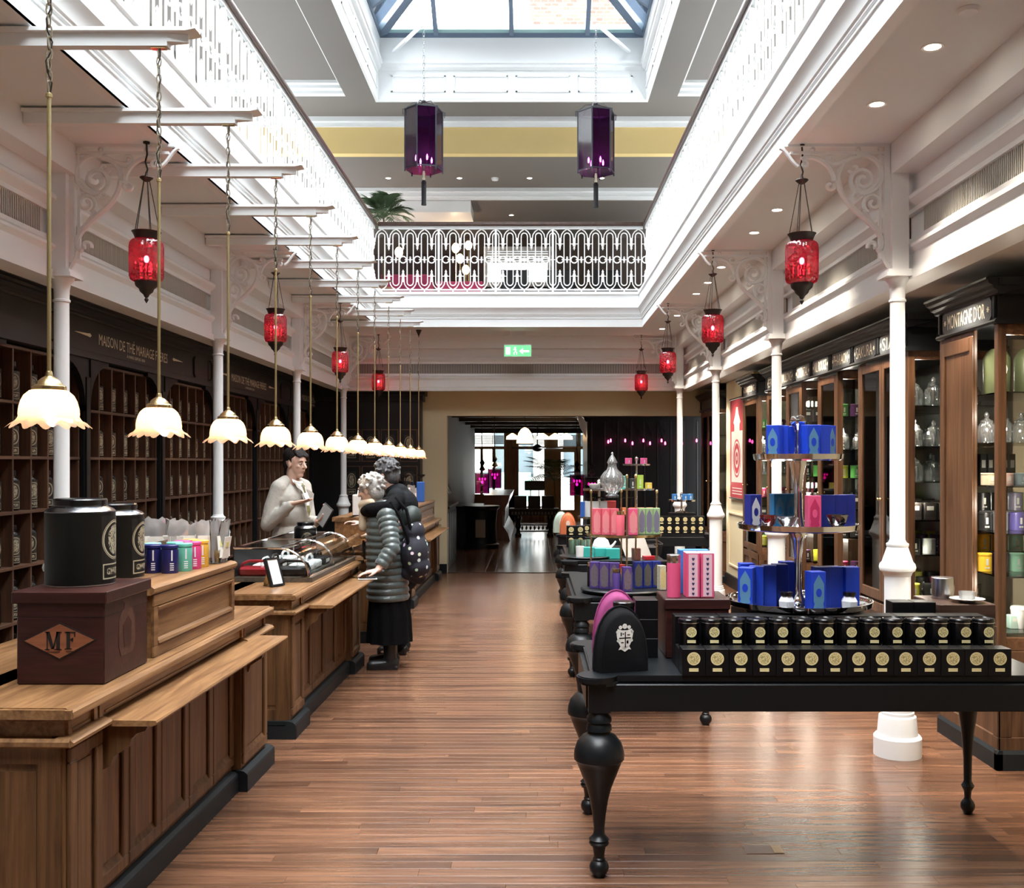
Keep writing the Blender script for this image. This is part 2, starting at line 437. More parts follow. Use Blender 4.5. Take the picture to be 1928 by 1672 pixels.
# ceiling under the balcony, made as the balcony deck with its void
sl = MB(); sl.box(-3.9, -2.03, -2.6, 22, 3.35, 3.77); sl.box(1.43, 3.3, -2.6, 22, 3.35, 3.77); sl.box(-2.03, 1.43, 13.14, 22, 3.35, 3.77); sl.box(-2.03, 1.43, -2.6, -1.5, 3.35, 3.77)
struct('ceiling', sl, PLAST)
# beams above the columns (inner profile), right, left, back
P = [(0,3.36),(0,3.18),(.13,3.18),(.13,3.075),(.10,3.07),(.085,3.055),(.085,3.035),(.10,3.02),(.115,3.01),(.125,3.0),(.125,2.975),
     (.16,2.975),(.16,2.84),(.125,2.84),(.125,2.815),(.105,2.805),(.09,2.79),(.09,2.775),(.105,2.76),(.115,2.75),(.115,2.66),(.09,2.65),(.09,2.60),(.24,2.60),(.24,3.36)]
Y0, Y1 = -2.5, 14.0
def beam(name, sgn, xi):
    mb = MB(); n = len(P); vs = []
    for (o_, z) in P: vs.append((xi+sgn*o_, Y0, z))
    for (o_, z) in P: vs.append((xi+sgn*o_, Y1+o_, z))
    fs = [(i, i+n, (i+1) % n+n, (i+1) % n) for i in range(n)]
    mb.add(vs, fs); return struct(name, mb, WHITE, ang=20)
XR, XL = 1.96, -2.51
br = beam('trim_3', 1, XR); bl = beam('trim_4', -1, XL)
mb = MB(); n = len(P)
mb.add([(XL-o_, Y1+o_, z) for o_, z in P]+[(XR+o_, Y1+o_, z) for o_, z in P], [(i, i+n, (i+1) % n+n, (i+1) % n) for i in range(n)])
bb = struct('trim_5', mb, WHITE, ang=20)
# vent grilles with slats
DARKSLOT = mat('vent_shadow', (.03, .028, .026), .8)
GRILLE = mat('grille_grey', (.55, .54, .50), .6)
def grille(parent, kind, a, b, x):
    s = MB(); t = a
    while t < b:
        if kind == 'x': s.box(x-.012*(1 if x > 0 else -1)*1, x+.0, t, t+.008, 2.84, 2.975)
        else: s.box(t, t+.008, x-.012, x, 2.84, 2.975)
        t += .0185
    bk = MB()
    if kind == 'x': bk.box(min(x, x+.005*(1 if x > 0 else -1)), max(x, x+.005*(1 if x > 0 else -1)), a, b, 2.84, 2.975)
    else: bk.box(a, b, x-.001, x+.004, 2.84, 2.975)
    bk.build('vent_back', DARKSLOT, parent, ang=0)
    o = s.build('vent_slats', GRILLE, parent, ang=0, recalc=False); tag(o, kind='stuff')
CY = [5.6, 8.38, 11.17, 13.92]
edges = [-2.4, .05, 2.82] + CY
for a, b in zip([.05, 2.82]+CY[:-1], [2.82]+CY):
    grille(br, 'x', a+.12, b-.12, XR+.152); grille(bl, 'x', a+.12, b-.12, XL-.152)
grille(bb, 'y', XL+.1, XR-.1, Y1+.152)
# dark downstand on left aisle front
# ---------------- balcony fascia ----------------
# profile: (inset towards the void, z)
F = [(-.03,3.346),(0,3.345),(0,3.45),(.008,3.452),(.008,3.462),(-.002,3.466),(.002,3.478),(.012,3.482),(.012,3.492),(.02,3.50),(.024,3.525),(.032,3.55),(.046,3.572),(.058,3.585),(.058,3.595),(.045,3.60),(.045,3.745),(.058,3.755),(.058,3.79),(-.10,3.79)]
VX0, VX1, VY0, VY1 = -2.0, 1.395, -1.5, 13.07
mb = MB(); n = len(F)
ring = lambda o_, z: [(VX0+o_, VY0+o_, z), (VX1-o_, VY0+o_, z), (VX1-o_, VY1-o_, z), (VX0+o_, VY1-o_, z)]
vs = sum([ring(o_, z) for o_, z in F], []); fs = []
for k in range(n-1):
    for i in range(4):
        j = (i+1) % 4; fs.append((k*4+i, k*4+j, k*4+4+j, k*4+4+i))
vs += [(VX0-.0,VY0-.0,3.345)]*0
mb.add(vs, fs)
# underside strip joining ceiling
mb.box(VX0-.001, VX0+.0, VY0, VY1, 3.345, 3.36)
struct('trim_6', mb, WHITE, ang=20, recalc=False)
u = MB(); 
for (a, b, c, d) in ((VX0-.0,VX0+.05,VY0,VY1),(VX1-.05,VX1,VY0,VY1),(VX0,VX1,VY1-.05,VY1)):
    pass
# fill between slab edge and fascia
u.box(-2.06, -2.004, -1.5, 13.1, 3.347, 3.785); u.box(1.399, 1.46, -1.5, 13.1, 3.347, 3.785); u.box(-2.0, 1.395, 13.074, 13.15, 3.347, 3.785)
struct('trim_7', u, WHITE)
# ---------------- upper storey ----------------
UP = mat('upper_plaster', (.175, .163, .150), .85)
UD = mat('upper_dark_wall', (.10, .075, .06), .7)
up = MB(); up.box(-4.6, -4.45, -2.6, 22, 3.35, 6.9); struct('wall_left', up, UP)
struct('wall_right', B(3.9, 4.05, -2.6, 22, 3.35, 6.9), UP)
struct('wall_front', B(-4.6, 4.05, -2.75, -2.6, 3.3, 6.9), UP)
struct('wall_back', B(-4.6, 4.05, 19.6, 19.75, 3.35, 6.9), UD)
SX0, SX1, SY0, SY1 = -2.14, 1.547, -1.4, 14.08
c = MB()
# band beside the skylight, and coffers stepped up beyond it
c.box(SX0-.42, SX0-.01, -2.6, 14.8, 6.6, 6.95); c.box(SX1+.01, SX1+.42, -2.6, 14.8, 6.6, 6.95); c.box(SX0-.01, SX1+.01, SY1+.03, 14.8, 6.6, 6.95); c.box(SX0, SX1, -2.6, SY0, 6.6, 6.95)
c.box(-4.6, SX0-.42, -2.6, 13.9, 6.72, 6.95); c.box(SX1+.42, 4.05, -2.6, 13.9, 6.72, 6.95)
c.box(-4.6, SX0-.42, 13.9, 14.8, 6.6, 6.95); c.box(SX1+.42, 4.05, 13.9, 14.8, 6.6, 6.95)
struct('ceiling', c, UP)
t = MB()
for (a, b) in ((-4.5, SX0-.42), (SX1+.42, 3.95)):
    t.box(a, b, 13.80, 13.9, 6.60, 6.72); t.box(a, b, 13.70, 13.8, 6.64, 6.72); t.box(a, b, 13.62, 13.7, 6.68, 6.72)
t.box(SX0-.46, SX0-.42, -2.5, 13.62, 6.66, 6.72); t.box(SX1+.42, SX1+.46, -2.5, 13.62, 6.66, 6.72)
struct('trim_8', t, WHITE)
struct('wall_back', B(-4.6, 4.05, 14.79, 14.95, 6.09, 6.62), YELL)
struct('trim_9', MB().box(-4.5, 3.95, 14.70, 14.8, 6.53, 6.6).box(-4.5, 3.95, 14.76, 14.8, 6.47, 6.53), WHITE)
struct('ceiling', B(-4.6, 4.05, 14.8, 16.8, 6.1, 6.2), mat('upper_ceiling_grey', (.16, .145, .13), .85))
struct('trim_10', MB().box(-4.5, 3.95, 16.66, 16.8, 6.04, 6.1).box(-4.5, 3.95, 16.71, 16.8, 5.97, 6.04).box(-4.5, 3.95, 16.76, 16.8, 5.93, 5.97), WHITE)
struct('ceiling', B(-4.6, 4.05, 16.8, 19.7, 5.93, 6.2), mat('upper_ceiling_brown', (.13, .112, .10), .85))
struct('trim_11', B(-2.9, -1.03, 16.82, 17.6, 5.74, 5.93), WHITE)
# skylight well
w = MB()
def wring(inset, z): return [(SX0+inset, SY0+inset, z), (SX1-inset, SY0+inset, z), (SX1-inset, SY1-inset, z), (SX0+inset, SY1-inset, z)]
WP = [(-.04,6.597),(-.005,6.597),(-.005,6.62),(0,6.63),(0,7.02),(.02,7.03),(.05,7.05),(.05,7.09),(.07,7.10),(.07,7.13),(.03,7.14),(.03,7.46),(-.3,7.46)]
vs = sum([wring(a, z) for a, z in WP], []); fs = []
for k in range(len(WP)-1):
    for i in range(4):
        j = (i+1) % 4; fs.append((k*4+i, k*4+j, k*4+4+j, k*4+4+i))
w.add(vs, fs)
sw = struct('trim_12', w, WHITE, ang=20, recalc=False)
pf = MB()
def panel_frame(axis, a, b, z0, z1, at, d):
    for (p, q, r, s_) in ((a, b, z0, z0+.02), (a, b, z1-.02, z1), (a, a+.02, z0, z1), (b-.02, b, z0, z1)):
        if axis == 'x': pf.box(p, q, min(at, at+d), max(at, at+d), r, s_)
        else: pf.box(min(at, at+d), max(at, at+d), p, q, r, s_)
for i in range(4):
    a = SX0+.18+i*.86; panel_frame('x', a, a+.75, 6.72, 6.95, SY1, -.012)
for i in range(17):
    a = SY0+.15+i*.9; panel_frame('y', a, a+.78, 6.72, 6.95, SX0, .012); panel_frame('y', a, a+.78, 6.72, 6.95, SX1, -.012)
pf.build('well_panels', WHITE, sw, ang=0, recalc=False)['kind'] = 'stuff'
struct('trim_13', MB().box(SX0-.3, SX0-.03, -1.7, 14.4, 6.96, 7.45).box(SX1+.03, SX1+.3, -1.7, 14.4, 6.96, 7.45).box(SX0-.03, SX1+.03, SY1+.03, 14.4, 6.96, 7.45).box(SX0, SX1, -1.7, SY0, 6.95, 7.46), WHITE)
# roof lantern: frame, rafters, glass
STEELB = mat('blue_grey_glazing_bar', (.10, .14, .20), .45)
ridge_z = 8.75; RY0, RY1 = .6, 12.15; RX = (SX0+SX1)/2
fr = MB(); fr.box(SX0, SX1, SY1-.05, SY1+.0, 7.46, 7.52); fr.box(SX0, SX0+.05, SY0, SY1, 7.46, 7.52); fr.box(SX1-.05, SX1, SY0, SY1, 7.46, 7.52); fr.box(SX0, SX1, SY0, SY0+.05, 7.46, 7.52)
sky = struct('window_1', fr, STEELB)
KERB = mat('pale_green_kerb', (.45, .66, .62), .5)
MB().box(SX0, SX1, SY1+.0, SY1+.05, 7.5, 7.66).box(SX0-.05, SX0, SY0, SY1, 7.5, 7.66).box(SX1, SX1+.05, SY0, SY1, 7.5, 7.66).build('kerb', KERB, sky, ang=0)
def rafter(p, q, w=.06, d=.12, nm='glazing_bar'):
    p, q = Vector(p), Vector(q); t = (q-p).normalized(); s_ = t.cross(Vector((0,0,1))).normalized()*w/2; u = s_.cross(t).normalized()*d/2
    if u.z < 0: u = -u
    vs = [p-s_-u, p+s_-u, p+s_+u, p-s_+u, q-s_-u, q+s_-u, q+s_+u, q-s_+u]
    return MB().add(vs, [(0,1,2,3),(4,7,6,5),(0,4,5,1),(1,5,6,2),(2,6,7,3),(3,7,4,0)]).build(nm, STEELB, sky, ang=0)
e = .02; zb = 7.52
rafter((SX0+e, SY1-e, zb), (RX, RY1, ridge_z), .12, .12, 'hip_rafter'); rafter((SX1-e, SY1-e, zb), (RX, RY1, ridge_z), .12, .12, 'hip_rafter')
rafter((RX, RY0, ridge_z), (RX, RY1, ridge_z), .1, .14, 'ridge_beam')
def hipt(x):  # top of the end-slope bar at offset x
    k = 1-abs(x-RX)/((SX1-SX0)/2); return (x, SY1-(SY1-RY1)*k, zb+(ridge_z-zb)*k)
for x in (-1.34, -.3, .745): rafter((x, SY1-e, zb), hipt(x), .06, .1)
for i in range(16):
    yb = SY1-.9-i*.93
    if yb < SY0+.3: break
    for xs, s_ in ((SX0, 1), (SX1, -1)):
        k = 1.0
        if yb > RY1: k = (SY1-yb)/(SY1-RY1)
        if yb < RY0: k = max(.05, (yb-SY0)/(RY0-SY0))
        rafter((xs+s_*e, yb, zb), (xs+(RX-xs)*k, yb, zb+(ridge_z-zb)*k), .06, .1)
A, Bq, C_, D_ = (SX0,SY0,zb), (SX1,SY0,zb), (SX1,SY1,zb), (SX0,SY1,zb); R0, R1 = (RX,RY0,ridge_z), (RX,RY1,ridge_z)
for vs in ([D_, C_, R1], [A, Bq, R0], [A, D_, R1, R0], [Bq, C_, R1, R0]):
    MB().add([(v[0], v[1], v[2]+.07) for v in vs], [tuple(range(len(vs)))]).build('pane', thin_glass('roof_glass', (.98,.99,.99), .05), sky, ang=0)
# neighbouring brick building seen through the roof glass
def brick_mat():
    m, n, b = nt('london_brick'); tc = n.nodes.new('ShaderNodeTexCoord'); mp = n.nodes.new('ShaderNodeMapping'); mp.inputs['Rotation'].default_value = (pi/2, 0, 0)
    br_ = n.nodes.new('ShaderNodeTexBrick'); br_.inputs['Scale'].default_value = 4.2; br_.inputs['Color1'].default_value = (.10,.065,.045,1); br_.inputs['Color2'].default_value = (.06,.03,.02,1); br_.inputs['Mortar'].default_value = (.19,.17,.15,1)
    link(n, tc.outputs['Object'], mp.inputs[0]); link(n, mp.outputs[0], br_.inputs['Vector']); link(n, br_.outputs[0], b.inputs['Base Color']); b.inputs['Roughness'].default_value = .9
    return m
BRICK = brick_mat()
tag(MB().box(-.05, 6, 16.5, 17, 6.9, 13).build('neighbouring_building', BRICK), 'pale brick neighbouring wall seen through the right roof glass', 'building')
tag(MB().box(-6, -2.3, 16.5, 17, 6.9, 11).build('neighbouring_building', BRICK), 'pale brick neighbouring wall seen through the left corner of the roof glass', 'building')
struct('roof', MB().box(-4.6, SX0-.3, -2.7, 19.7, 6.96, 7.05).box(SX1+.3, 4.05, -2.7, 19.7, 6.96, 7.05).box(SX0-.3, SX1+.3, 14.4, 19.7, 6.96, 7.05).box(SX0-.3, SX1+.3, -2.7, -1.7, 6.96, 7.05), BLACK)
# ---------------- columns ----------------
def column_mb():
    m = MB()
    m.lathe([(.127,0),(.127,.10),(.118,.112),(.108,.115),(.100,.205),(.098,.215),(.088,.222),(.088,.238),(.082,.242),(.082,.256),(.072,.262),(.07,.30),(.07,.98)], n=28, cap=False)
    return m
colA = thing('cast_iron_column', 'white cast iron column standing behind the near black table on the right', 'column', (2.0, CY[0], 0), group=None)
def col_parts(p):
    column_mb().build('base', WHITE, p)
    MB().lathe([(.07,.98),(.073,.985),(.078,1.0),(.093,1.012),(.098,1.03),(.093,1.048),(.082,1.06),(.074,1.085),(.062,1.12),(.056,1.14),(.06,1.148),(.06,1.158),(.048,1.165),(.0415,1.18)], n=28, cap=False).build('ring_moulding', WHITE, p)
    MB().lathe([(.0415,1.17),(.0395,2.5)], n=24, cap=False).build('shaft', WHITE, p)
    MB().lathe([(.0395,2.48),(.046,2.485),(.046,2.495),(.04,2.50),(.041,2.55),(.048,2.585),(.06,2.60),(.066,2.61),(.066,2.62)], n=24, cap=False).box(-.085, .085, -.085, .085, 2.615, 2.635).box(-.075, .075, -.075, .075, 2.635, 2.655).build('capital', WHITE, p)
    MB().box(-.045, .045, -.05, .05, 2.65, 3.18).build('upper_post', WHITE, p, ang=0)
col_parts(colA)
# ---------------- scroll brackets ----------------
def spiral(cx, cz, r0, r1, a0, a1, n=26):
    return [(cx+(r0+(r1-r0)*i/n)*cos(a0+(a1-a0)*i/n), 0, cz+(r0+(r1-r0)*i/n)*sin(a0+(a1-a0)*i/n)) for i in range(n+1)]
def bez(p0, p1, p2, p3, n=12):
    r = []
    for i in range(n+1):
        t = i/n; r.append(((1-t)**3*p0[0]+3*(1-t)**2*t*p1[0]+3*(1-t)*t*t*p2[0]+t**3*p3[0], 0, (1-t)**3*p0[1]+3*(1-t)**2*t*p1[1]+3*(1-t)*t*t*p2[1]+t**3*p3[1]))
    return r
def bracket(parent, s):
    # local frame: s=+1 bracket reaches towards -x ; origin at column foot ; coordinates u = distance from column, z height
    k = .00291*1.0
    def P2(px, py): # from the bracket's own drawing grid (516x450 grid at 3.707 px per px, column face at 1800)
        return ((1835-px)/3.707*.002917, 3.35-(py-85)/3.707*.002917)
    b = MB(); fr_ = MB()
    def T(pts, r): b.tube([(-s*p[0], 0, p[2]) for p in pts], [q*1.2 for q in r] if isinstance(r, list) else r*1.2, 6)
    # frame
    fr_.box(min(-s*.0, -s*.03), max(-s*.0, -s*.03), -.012, .012, 2.70, 3.35)
    fr_.box(min(-s*.06, -s*.045), max(-s*.06, -s*.045), -.01, .01, 2.72, 3.33)
    fr_.box(min(-s*.0, -s*.545), max(-s*.0, -s*.545), -.01, .01, 3.295, 3.31)
    fr_.box(min(-s*.0, -s*.58), max(-s*.0, -s*.58), -.012, .012, 3.335, 3.352)
    def C(*q):
        pts = [P2(*a) for a in q]; return bez(*pts)
    def S(px, py, r0, r1, a0, a1):
        u, z = P2(px, py); f = .002917/3.707
        # in u-space x is mirrored: angle measured in drawing (x right, y up) ; u = -x
        pts = []
        n = 26
        for i in range(n+1):
            t = i/n; r = (r0+(r1-r0)*t)*f; a = radians(a0+(a1-a0)*t)
            pts.append((u-r*cos(a), 0, z+r*sin(a)))
        return pts
    T(S(1650, 300, 140, 128, 110, -100), [.012]*27)                       # big round right side
    T(C((1600,175),(1510,190),(1470,280),(1480,340)), .011)
    T(C((1480,340),(1490,500),(1640,560),(1740,680)), .013)
    T(C((1740,680),(1790,740),(1800,800),(1750,830)), .013)
    T(S(1720, 795, 38, 10, 200, -60), .010)
    T(S(1650, 335, 92, 16, 250, -330), .011)                             # inner scroll
    T(C((1620,420),(1660,435),(1720,400),(1760,330)), .011)
    T(S(1722, 495, 72, 12, -120, -620), .010)                            # lower small scroll
    T(C((1690,555),(1640,520),(1660,580),(1760,680)), .009)
    T(S(1600, 440, 30, 8, 60, -260), .008)
    T(C((1410,215),(1480,250),(1540,180),(1640,172)), .011)
    T(S(1430, 190, 32, 8, -120, -420), .009)
    T(C((1220,190),(1300,140),(1440,220),(1450,340)), .011)
    T(S(1420, 375, 36, 8, 30, -300), .009)
    T(S(1240, 225, 30, 8, 120, -240), .008)
    T(C((1070,110),(1130,130),(1130,190),(1200,240)), .009)
    T(S(1590, 250, 40, 10, 200, 480), .008)
    T(C((1780,830),(1790,870),(1800,900),(1835,950)), .012)
    for (px, py) in ((1300,122),(1620,122),(1812,300),(1818,740)):
        u, z = P2(px, py); b.lathe([(.009,-.008),(.014,-.008),(.014,.008),(.009,.008)], (-s*u, 0, z), 10, axis='y', cap=False)
    br_ = b.build('scrollwork', WHITE, parent); fr_.build('frame', WHITE, parent, ang=0)
bkA = thing('scroll_bracket', 'white iron scroll bracket on the nearest right column', 'bracket', (1.955, CY[0], 0)); bracket(bkA, 1)
bkB = thing('scroll_bracket', 'white iron scroll bracket on the nearest left column', 'bracket', (-2.545, CY[0], 0)); bracket(bkB, -1)
ORD = ['nearest', 'second', 'third', 'farthest']
for i, yy in enumerate(CY):
    if i:
        dup(colA, (2.0, yy, 0), label='white cast iron column, %s from the camera in the right-hand row' % ORD[i])
        dup(bkA, (1.955, yy, 0), label='white iron scroll bracket on the %s right-hand column' % ORD[i])
        dup(bkB, (-2.545, yy, 0), label='white iron scroll bracket on the %s left-hand column' % ORD[i])
    dup(colA, (-2.59, yy, 0), label='white cast iron column, %s from the camera in the left-hand row' % ORD[i])
# ---------------- balcony railing ----------------
def motif_mb():
    w = .1835; c = w/2; Z0, Z1 = 3.80, 4.615; zc = (Z0+Z1)/2+.01
    m = MB(); r = .0088; R = .043
    # racetrack ovals sit at the motif edges (x=0): half on each side -> draw the one at x=0
    hw = .040; zt, zb_ = Z1-.055-hw, Z0+.085+hw
    pts = [(hw*cos(radians(a)), 0, zt+hw*sin(radians(a))) for a in range(0, 181, 30)]+[(-hw*cos(radians(a)), 0, zb_-hw*sin(radians(a))) for a in range(0, 181, 30)]
    m.tube(pts, r, 4, closed=True)
    for s in (-1, 1):
        for (za, zz, dz) in ((Z1-.005, Z1-.17, 1), (Z0+.03, Z0+.20, -1)):
            q = [(0, 0, za), (s*.045, 0, za-dz*.03), (s*.072, 0, za-dz*.07), (s*(c-.012), 0, za-dz*.12), (s*(c-.006), 0, zz)]
            m.tube(q, r, 4)
    m.lathe([(R-.007,-.006),(R+.007,-.006),(R+.007,.006),(R-.007,.006),(R-.007,-.006)], (c, 0, zc), 12, axis='y', cap=False)
    for (z0, sg) in ((Z1-.12, -1), (Z0+.13, 1)):
        L = .15
        m.lathe([(.006,0),(.020,sg*.02),(.016,sg*.06),(.023,sg*.08),(.017,sg*.10),(.010,sg*.12),(.016,sg*.13),(.001,sg*.16)], (c, 0, z0), 6, cap=False)
        m.box(c-.045, c+.045, -.004, .004, z0+sg*.075-.004, z0+sg*.075+.004)
    m.box(-c+.02, -hw, -.004, .004, zc-.005, zc+.005); m.box(hw, c-R, -.004, .004, zc-.005, zc+.005)
    m.lathe([(.006,-.005),(.012,-.005),(.012,.005),(.006,.005)], (0, 0, zc+.03), 6, axis='y', cap=False); m.lathe([(.006,-.005),(.012,-.005),(.012,.005),(.006,.005)], (0, 0, zc-.03), 6, axis='y', cap=False)
    m.box(-.012, .012, -.004, .004, zc-.018, zc+.018); m.box(-hw, hw, -.003, .003, zc-.004, zc+.004)
    m.box(-.009, .009, -.006, .006, 3.785, Z0+.035)
    return m
HAND = wood('handrail_wood', (.03, .016, .012), (.07, .035, .025), 'y', .35)
CASTW = mat('cast_iron_white', (.84, .84, .83), .4)
mo = {}
def rail(label, p0, direction, length, nmot, loc):
    t = thing('balcony_railing', label, 'railing', loc, 0)
    ax = direction
    for i in range(nmot):
        if 'm' not in mo:
            o = motif_mb().build('baluster', CASTW, t); mo['m'] = o
        else: o = mo['m'].copy(); COL.objects.link(o); o.parent = t
        d = (i+.0)*.1835
        if ax == 'x': o.location = (d, 0, 0); o.rotation_euler = (0,0,0)
        else: o.location = (0, d, 0); o.rotation_euler = (0, 0, pi/2)
    L = length
    if ax == 'x':
        MB().box(-.04, L, -.014, .014, 4.61, 4.645).build('top_rail', WHITE, t, ang=0); MB().box(-.04, L, -.012, .012, 3.822, 3.838).build('bottom_rail', WHITE, t, ang=0)
        MB().prism([(-.035,4.645),(.035,4.645),(.042,4.665),(.036,4.695),(.0,4.705),(-.036,4.695),(-.042,4.665)], -.04, L, 'x').build('handrail', HAND, t)
        for k in range(1, int(L/.73)): MB().box(k*.734*1-.013+.0, k*.734+.013, -.013, .013, 3.785, 4.61).build('post', WHITE, t, ang=0)
    else:
        MB().box(-.014, .014, 0, L, 4.61, 4.645).build('top_rail', WHITE, t, ang=0); MB().box(-.012, .012, 0, L, 3.822, 3.838).build('bottom_rail', WHITE, t, ang=0)
        MB().prism([(-.035,4.645),(.035,4.645),(.042,4.665),(.036,4.695),(.0,4.705),(-.036,4.695),(-.042,4.665)], 0, L, 'y').build('handrail', HAND, t)
        for k in range(1, int(L/.73)): MB().box(-.013, .013, k*.734-.013, k*.734+.013, 3.785, 4.61).build('post', WHITE, t, ang=0)
rail('white cast iron balcony railing facing the camera at the far end of the void', None, 'x', 3.36, 19, (-1.95, 13.12, 0))
rail('long white cast iron balcony railing on the left above the pendant lamps', None, 'y', 9.3, 51, (-2.045, 3.80, 0))
rail('long white cast iron balcony railing on the right above the red lanterns', None, 'y', 9.3, 51, (1.445, 3.80, 0))
# ---------------- left tea wall ----------------
XF = -3.15
def jar_parts(t):
    MB().lathe([(.0,.0),(.072,.0),(.076,.004),(.076,.175),(.07,.195),(.058,.205),(.056,.208),(.056,.215),(.062,.217),(.062,.245),(.058,.250),(0,.251)], n=14).build('canister', TINBLK, t)
    cyl_patch('label', LABELM, t, (0,0,0), .0772, .012, .185, -.95, .95, 6)
jar0 = thing('tea_canister', 'large black tea canister with engraved label in a pigeonhole of the left wall', 'canister', (0,0,0), group='black tea canisters in the left wall pigeonholes')
jar_parts(jar0); jfirst = True
SHZ = [.300, .635, .972, 1.307, 1.643, 1.98, 2.315]
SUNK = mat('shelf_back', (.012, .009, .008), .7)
PINK = ['pilaster_bay']
names = ['nearest', 'second', 'third', 'fourth', 'fifth', 'farthest']
for b in range(6):
    y0 = 5.72+1.45*b; y1 = y0+1.36
    t = thing('pigeonhole_shelving', '%s bay of dark wooden pigeonhole shelving on the left wall, counted from the camera' % names[b], 'shelving', (XF, y0, 0))
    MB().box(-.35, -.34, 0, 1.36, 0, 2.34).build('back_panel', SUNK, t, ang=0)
    MB().box(-.34, 0, 0, 1.36, 0, .30).build('base_cabinet', SHELFZ, t, ang=0)
    sh = None
    for z in SHZ[:]:
        if sh is None: sh = MB().cbox(-.34, .004, 0, 1.36, -.020, 0, .002).build('shelf', SHELFW, t, ang=0)
        else: c = sh.copy(); COL.objects.link(c); sh = c
        sh.location = (0, 0, z)
    dv = None
    for k in range(7):
        if dv is None: dv = MB().cbox(-.34, 0, -.009, .009, .3, 2.315, .002).build('divider', SHELFZ, t, ang=0)
        else: c = dv.copy(); COL.objects.link(c); dv = c
        dv.location = (0, .01+k*.2233, 0)
    MB().box(-.36, .03, 1.36, 1.45, 0, 2.34).box(.03, .045, 1.375, 1.435, .32, 2.2).build('pilaster', BLACK, t, ang=0)
    # curved spandrel bracket on the pilaster
    def arch(yc, s):
        p = [(yc, 2.34), (yc+s*.30, 2.34)]+[(yc+s*(.30-.30*sin(a)), 2.34-.04-.30*(1-cos(a))) for a in [i*pi/2/8 for i in range(9)]]+[(yc, 1.96)]
        return MB().prism(p, .0, .04, 'x')
    arch(1.36, -1).build('spandrel', BLACK, t, ang=0)
    arch(0, 1).build('spandrel', BLACK, t, ang=0)
    for r in range(6):
        for k in range(6):
            if jfirst: j = jar0; jfirst = False; j.location = (XF-.10, y0+.12+k*.2233, SHZ[r])
            else: j = dup(jar0, (XF-.10, y0+.12+k*.2233, SHZ[r]), rz=-.62+random.uniform(-.3, .3))
# sign fascia and cornice
SIGN = mat('sign_board', (.016, .018, .021), .5)
fs_ = struct('trim_14', MB().box(XF-.4, XF+.05, 2.3, 14.35, 2.34, 2.625).box(XF-.4, XF+.065, 2.3, 14.35, 2.33, 2.35), SIGN)
cp = [(XF-.1,2.60),(XF+.06,2.60),(XF+.065,2.615),(XF+.075,2.62),(XF+.08,2.64),(XF+.10,2.655),(XF+.12,2.66),(XF+.125,2.675),(XF+.15,2.685),(XF+.16,2.70),(XF+.16,2.715),(XF-.1,2.715)]
MB().prism(cp, 2.3, 14.35, 'y').build('cornice', BLACK, fs_, ang=20)
for i in range(4):
    yc = 3.18*i+4.72-0.0
    y0 = 6.35-3.19+3.19*i; y1 = y0+3.19
    if i == 0: continue
    yc = (y0+y1)/2
    sg = thing('shop_sign', ['', 'nearest', 'second', 'third'][i]+' black fascia sign with cream capital lettering on the left wall', 'sign', (XF+.051, yc, 2.34))
    MB().box(0, .004, -1.42, 1.42, .04, .245).build('board', SIGN, sg, ang=0)
    M = lambda dy, z: Matrix.Translation((.0045, dy, z)) @ Matrix.Rotation(pi/2, 4, 'Z')
    text_mb('MAISON DE THÉ MARIAGE FRÈRES', 1.36, .098, .001, M(0.0, .152)).build('lettering', CREAMINK, sg, ang=0)
    text_mb('À PARIS DEPUIS 1854', .36, .028, .001, M(0.0, .075)).build('small_lettering', CREAMINK, sg, ang=0)
    for s_ in (-1, 1):
        MB().prism([(s_*.80, .150), (s_*.86, .168), (s_*.885, .155), (s_*.86, .142), (s_*1.12, .150)] if False else [(s_*.80,.152),(s_*.825,.166),(s_*.86,.162),(s_*1.06,.153),(s_*1.06,.150),(s_*.86,.142),(s_*.825,.138)], .004, .0055, 'x').build('flourish', CREAMINK, sg, ang=0)
        MB().prism([(s_*1.40,.235),(s_*1.36,.235),(s_*1.33,.205),(s_*1.33,.075),(s_*1.36,.045),(s_*1.40,.045),(s_*1.40,.055),(s_*1.37,.055),(s_*1.345,.08),(s_*1.345,.20),(s_*1.37,.225),(s_*1.40,.225)], .004, .02, 'x').build('corner_bracket', INK, sg, ang=0)
# back-left display wall of black cupboards
t = thing('black_display_cabinet', 'tall black cabinet of framed niches across the back left corner', 'cabinet', (-2.6, 14.45, 0))
MB().box(-.6, 1.0, .0, .3, 0, 2.60).build('body', BLACK, t, ang=0)
MB().box(-.6, 1.04, -.05, .3, 2.48, 2.6).box(-.6, 1.07, -.08, .3, 2.56, 2.65).build('cornice', BLACK, t, ang=0)
for k in range(4):
    for r, (za, zb2) in enumerate(((1.62, 2.08), (1.1, 1.56), (.9, 1.06))):
        x0 = -.10+k*.27
        f = MB(); 
        for q in ((x0, x0+.25, za, za+.012), (x0, x0+.25, zb2-.012, zb2), (x0, x0+.012, za, zb2), (x0+.238, x0+.25, za, zb2)): f.box(q[0], q[1], -.012, 0, q[2], q[3])
        f.build('niche_frame', SHELFZ, t, ang=0)
        if r < 2:
            uv_patch('label', LABELM, t, [[(x0+.06, -.002, za+.05), (x0+.19, -.002, za+.05)], [(x0+.06, -.002, zb2-.08), (x0+.19, -.002, zb2-.08)]])
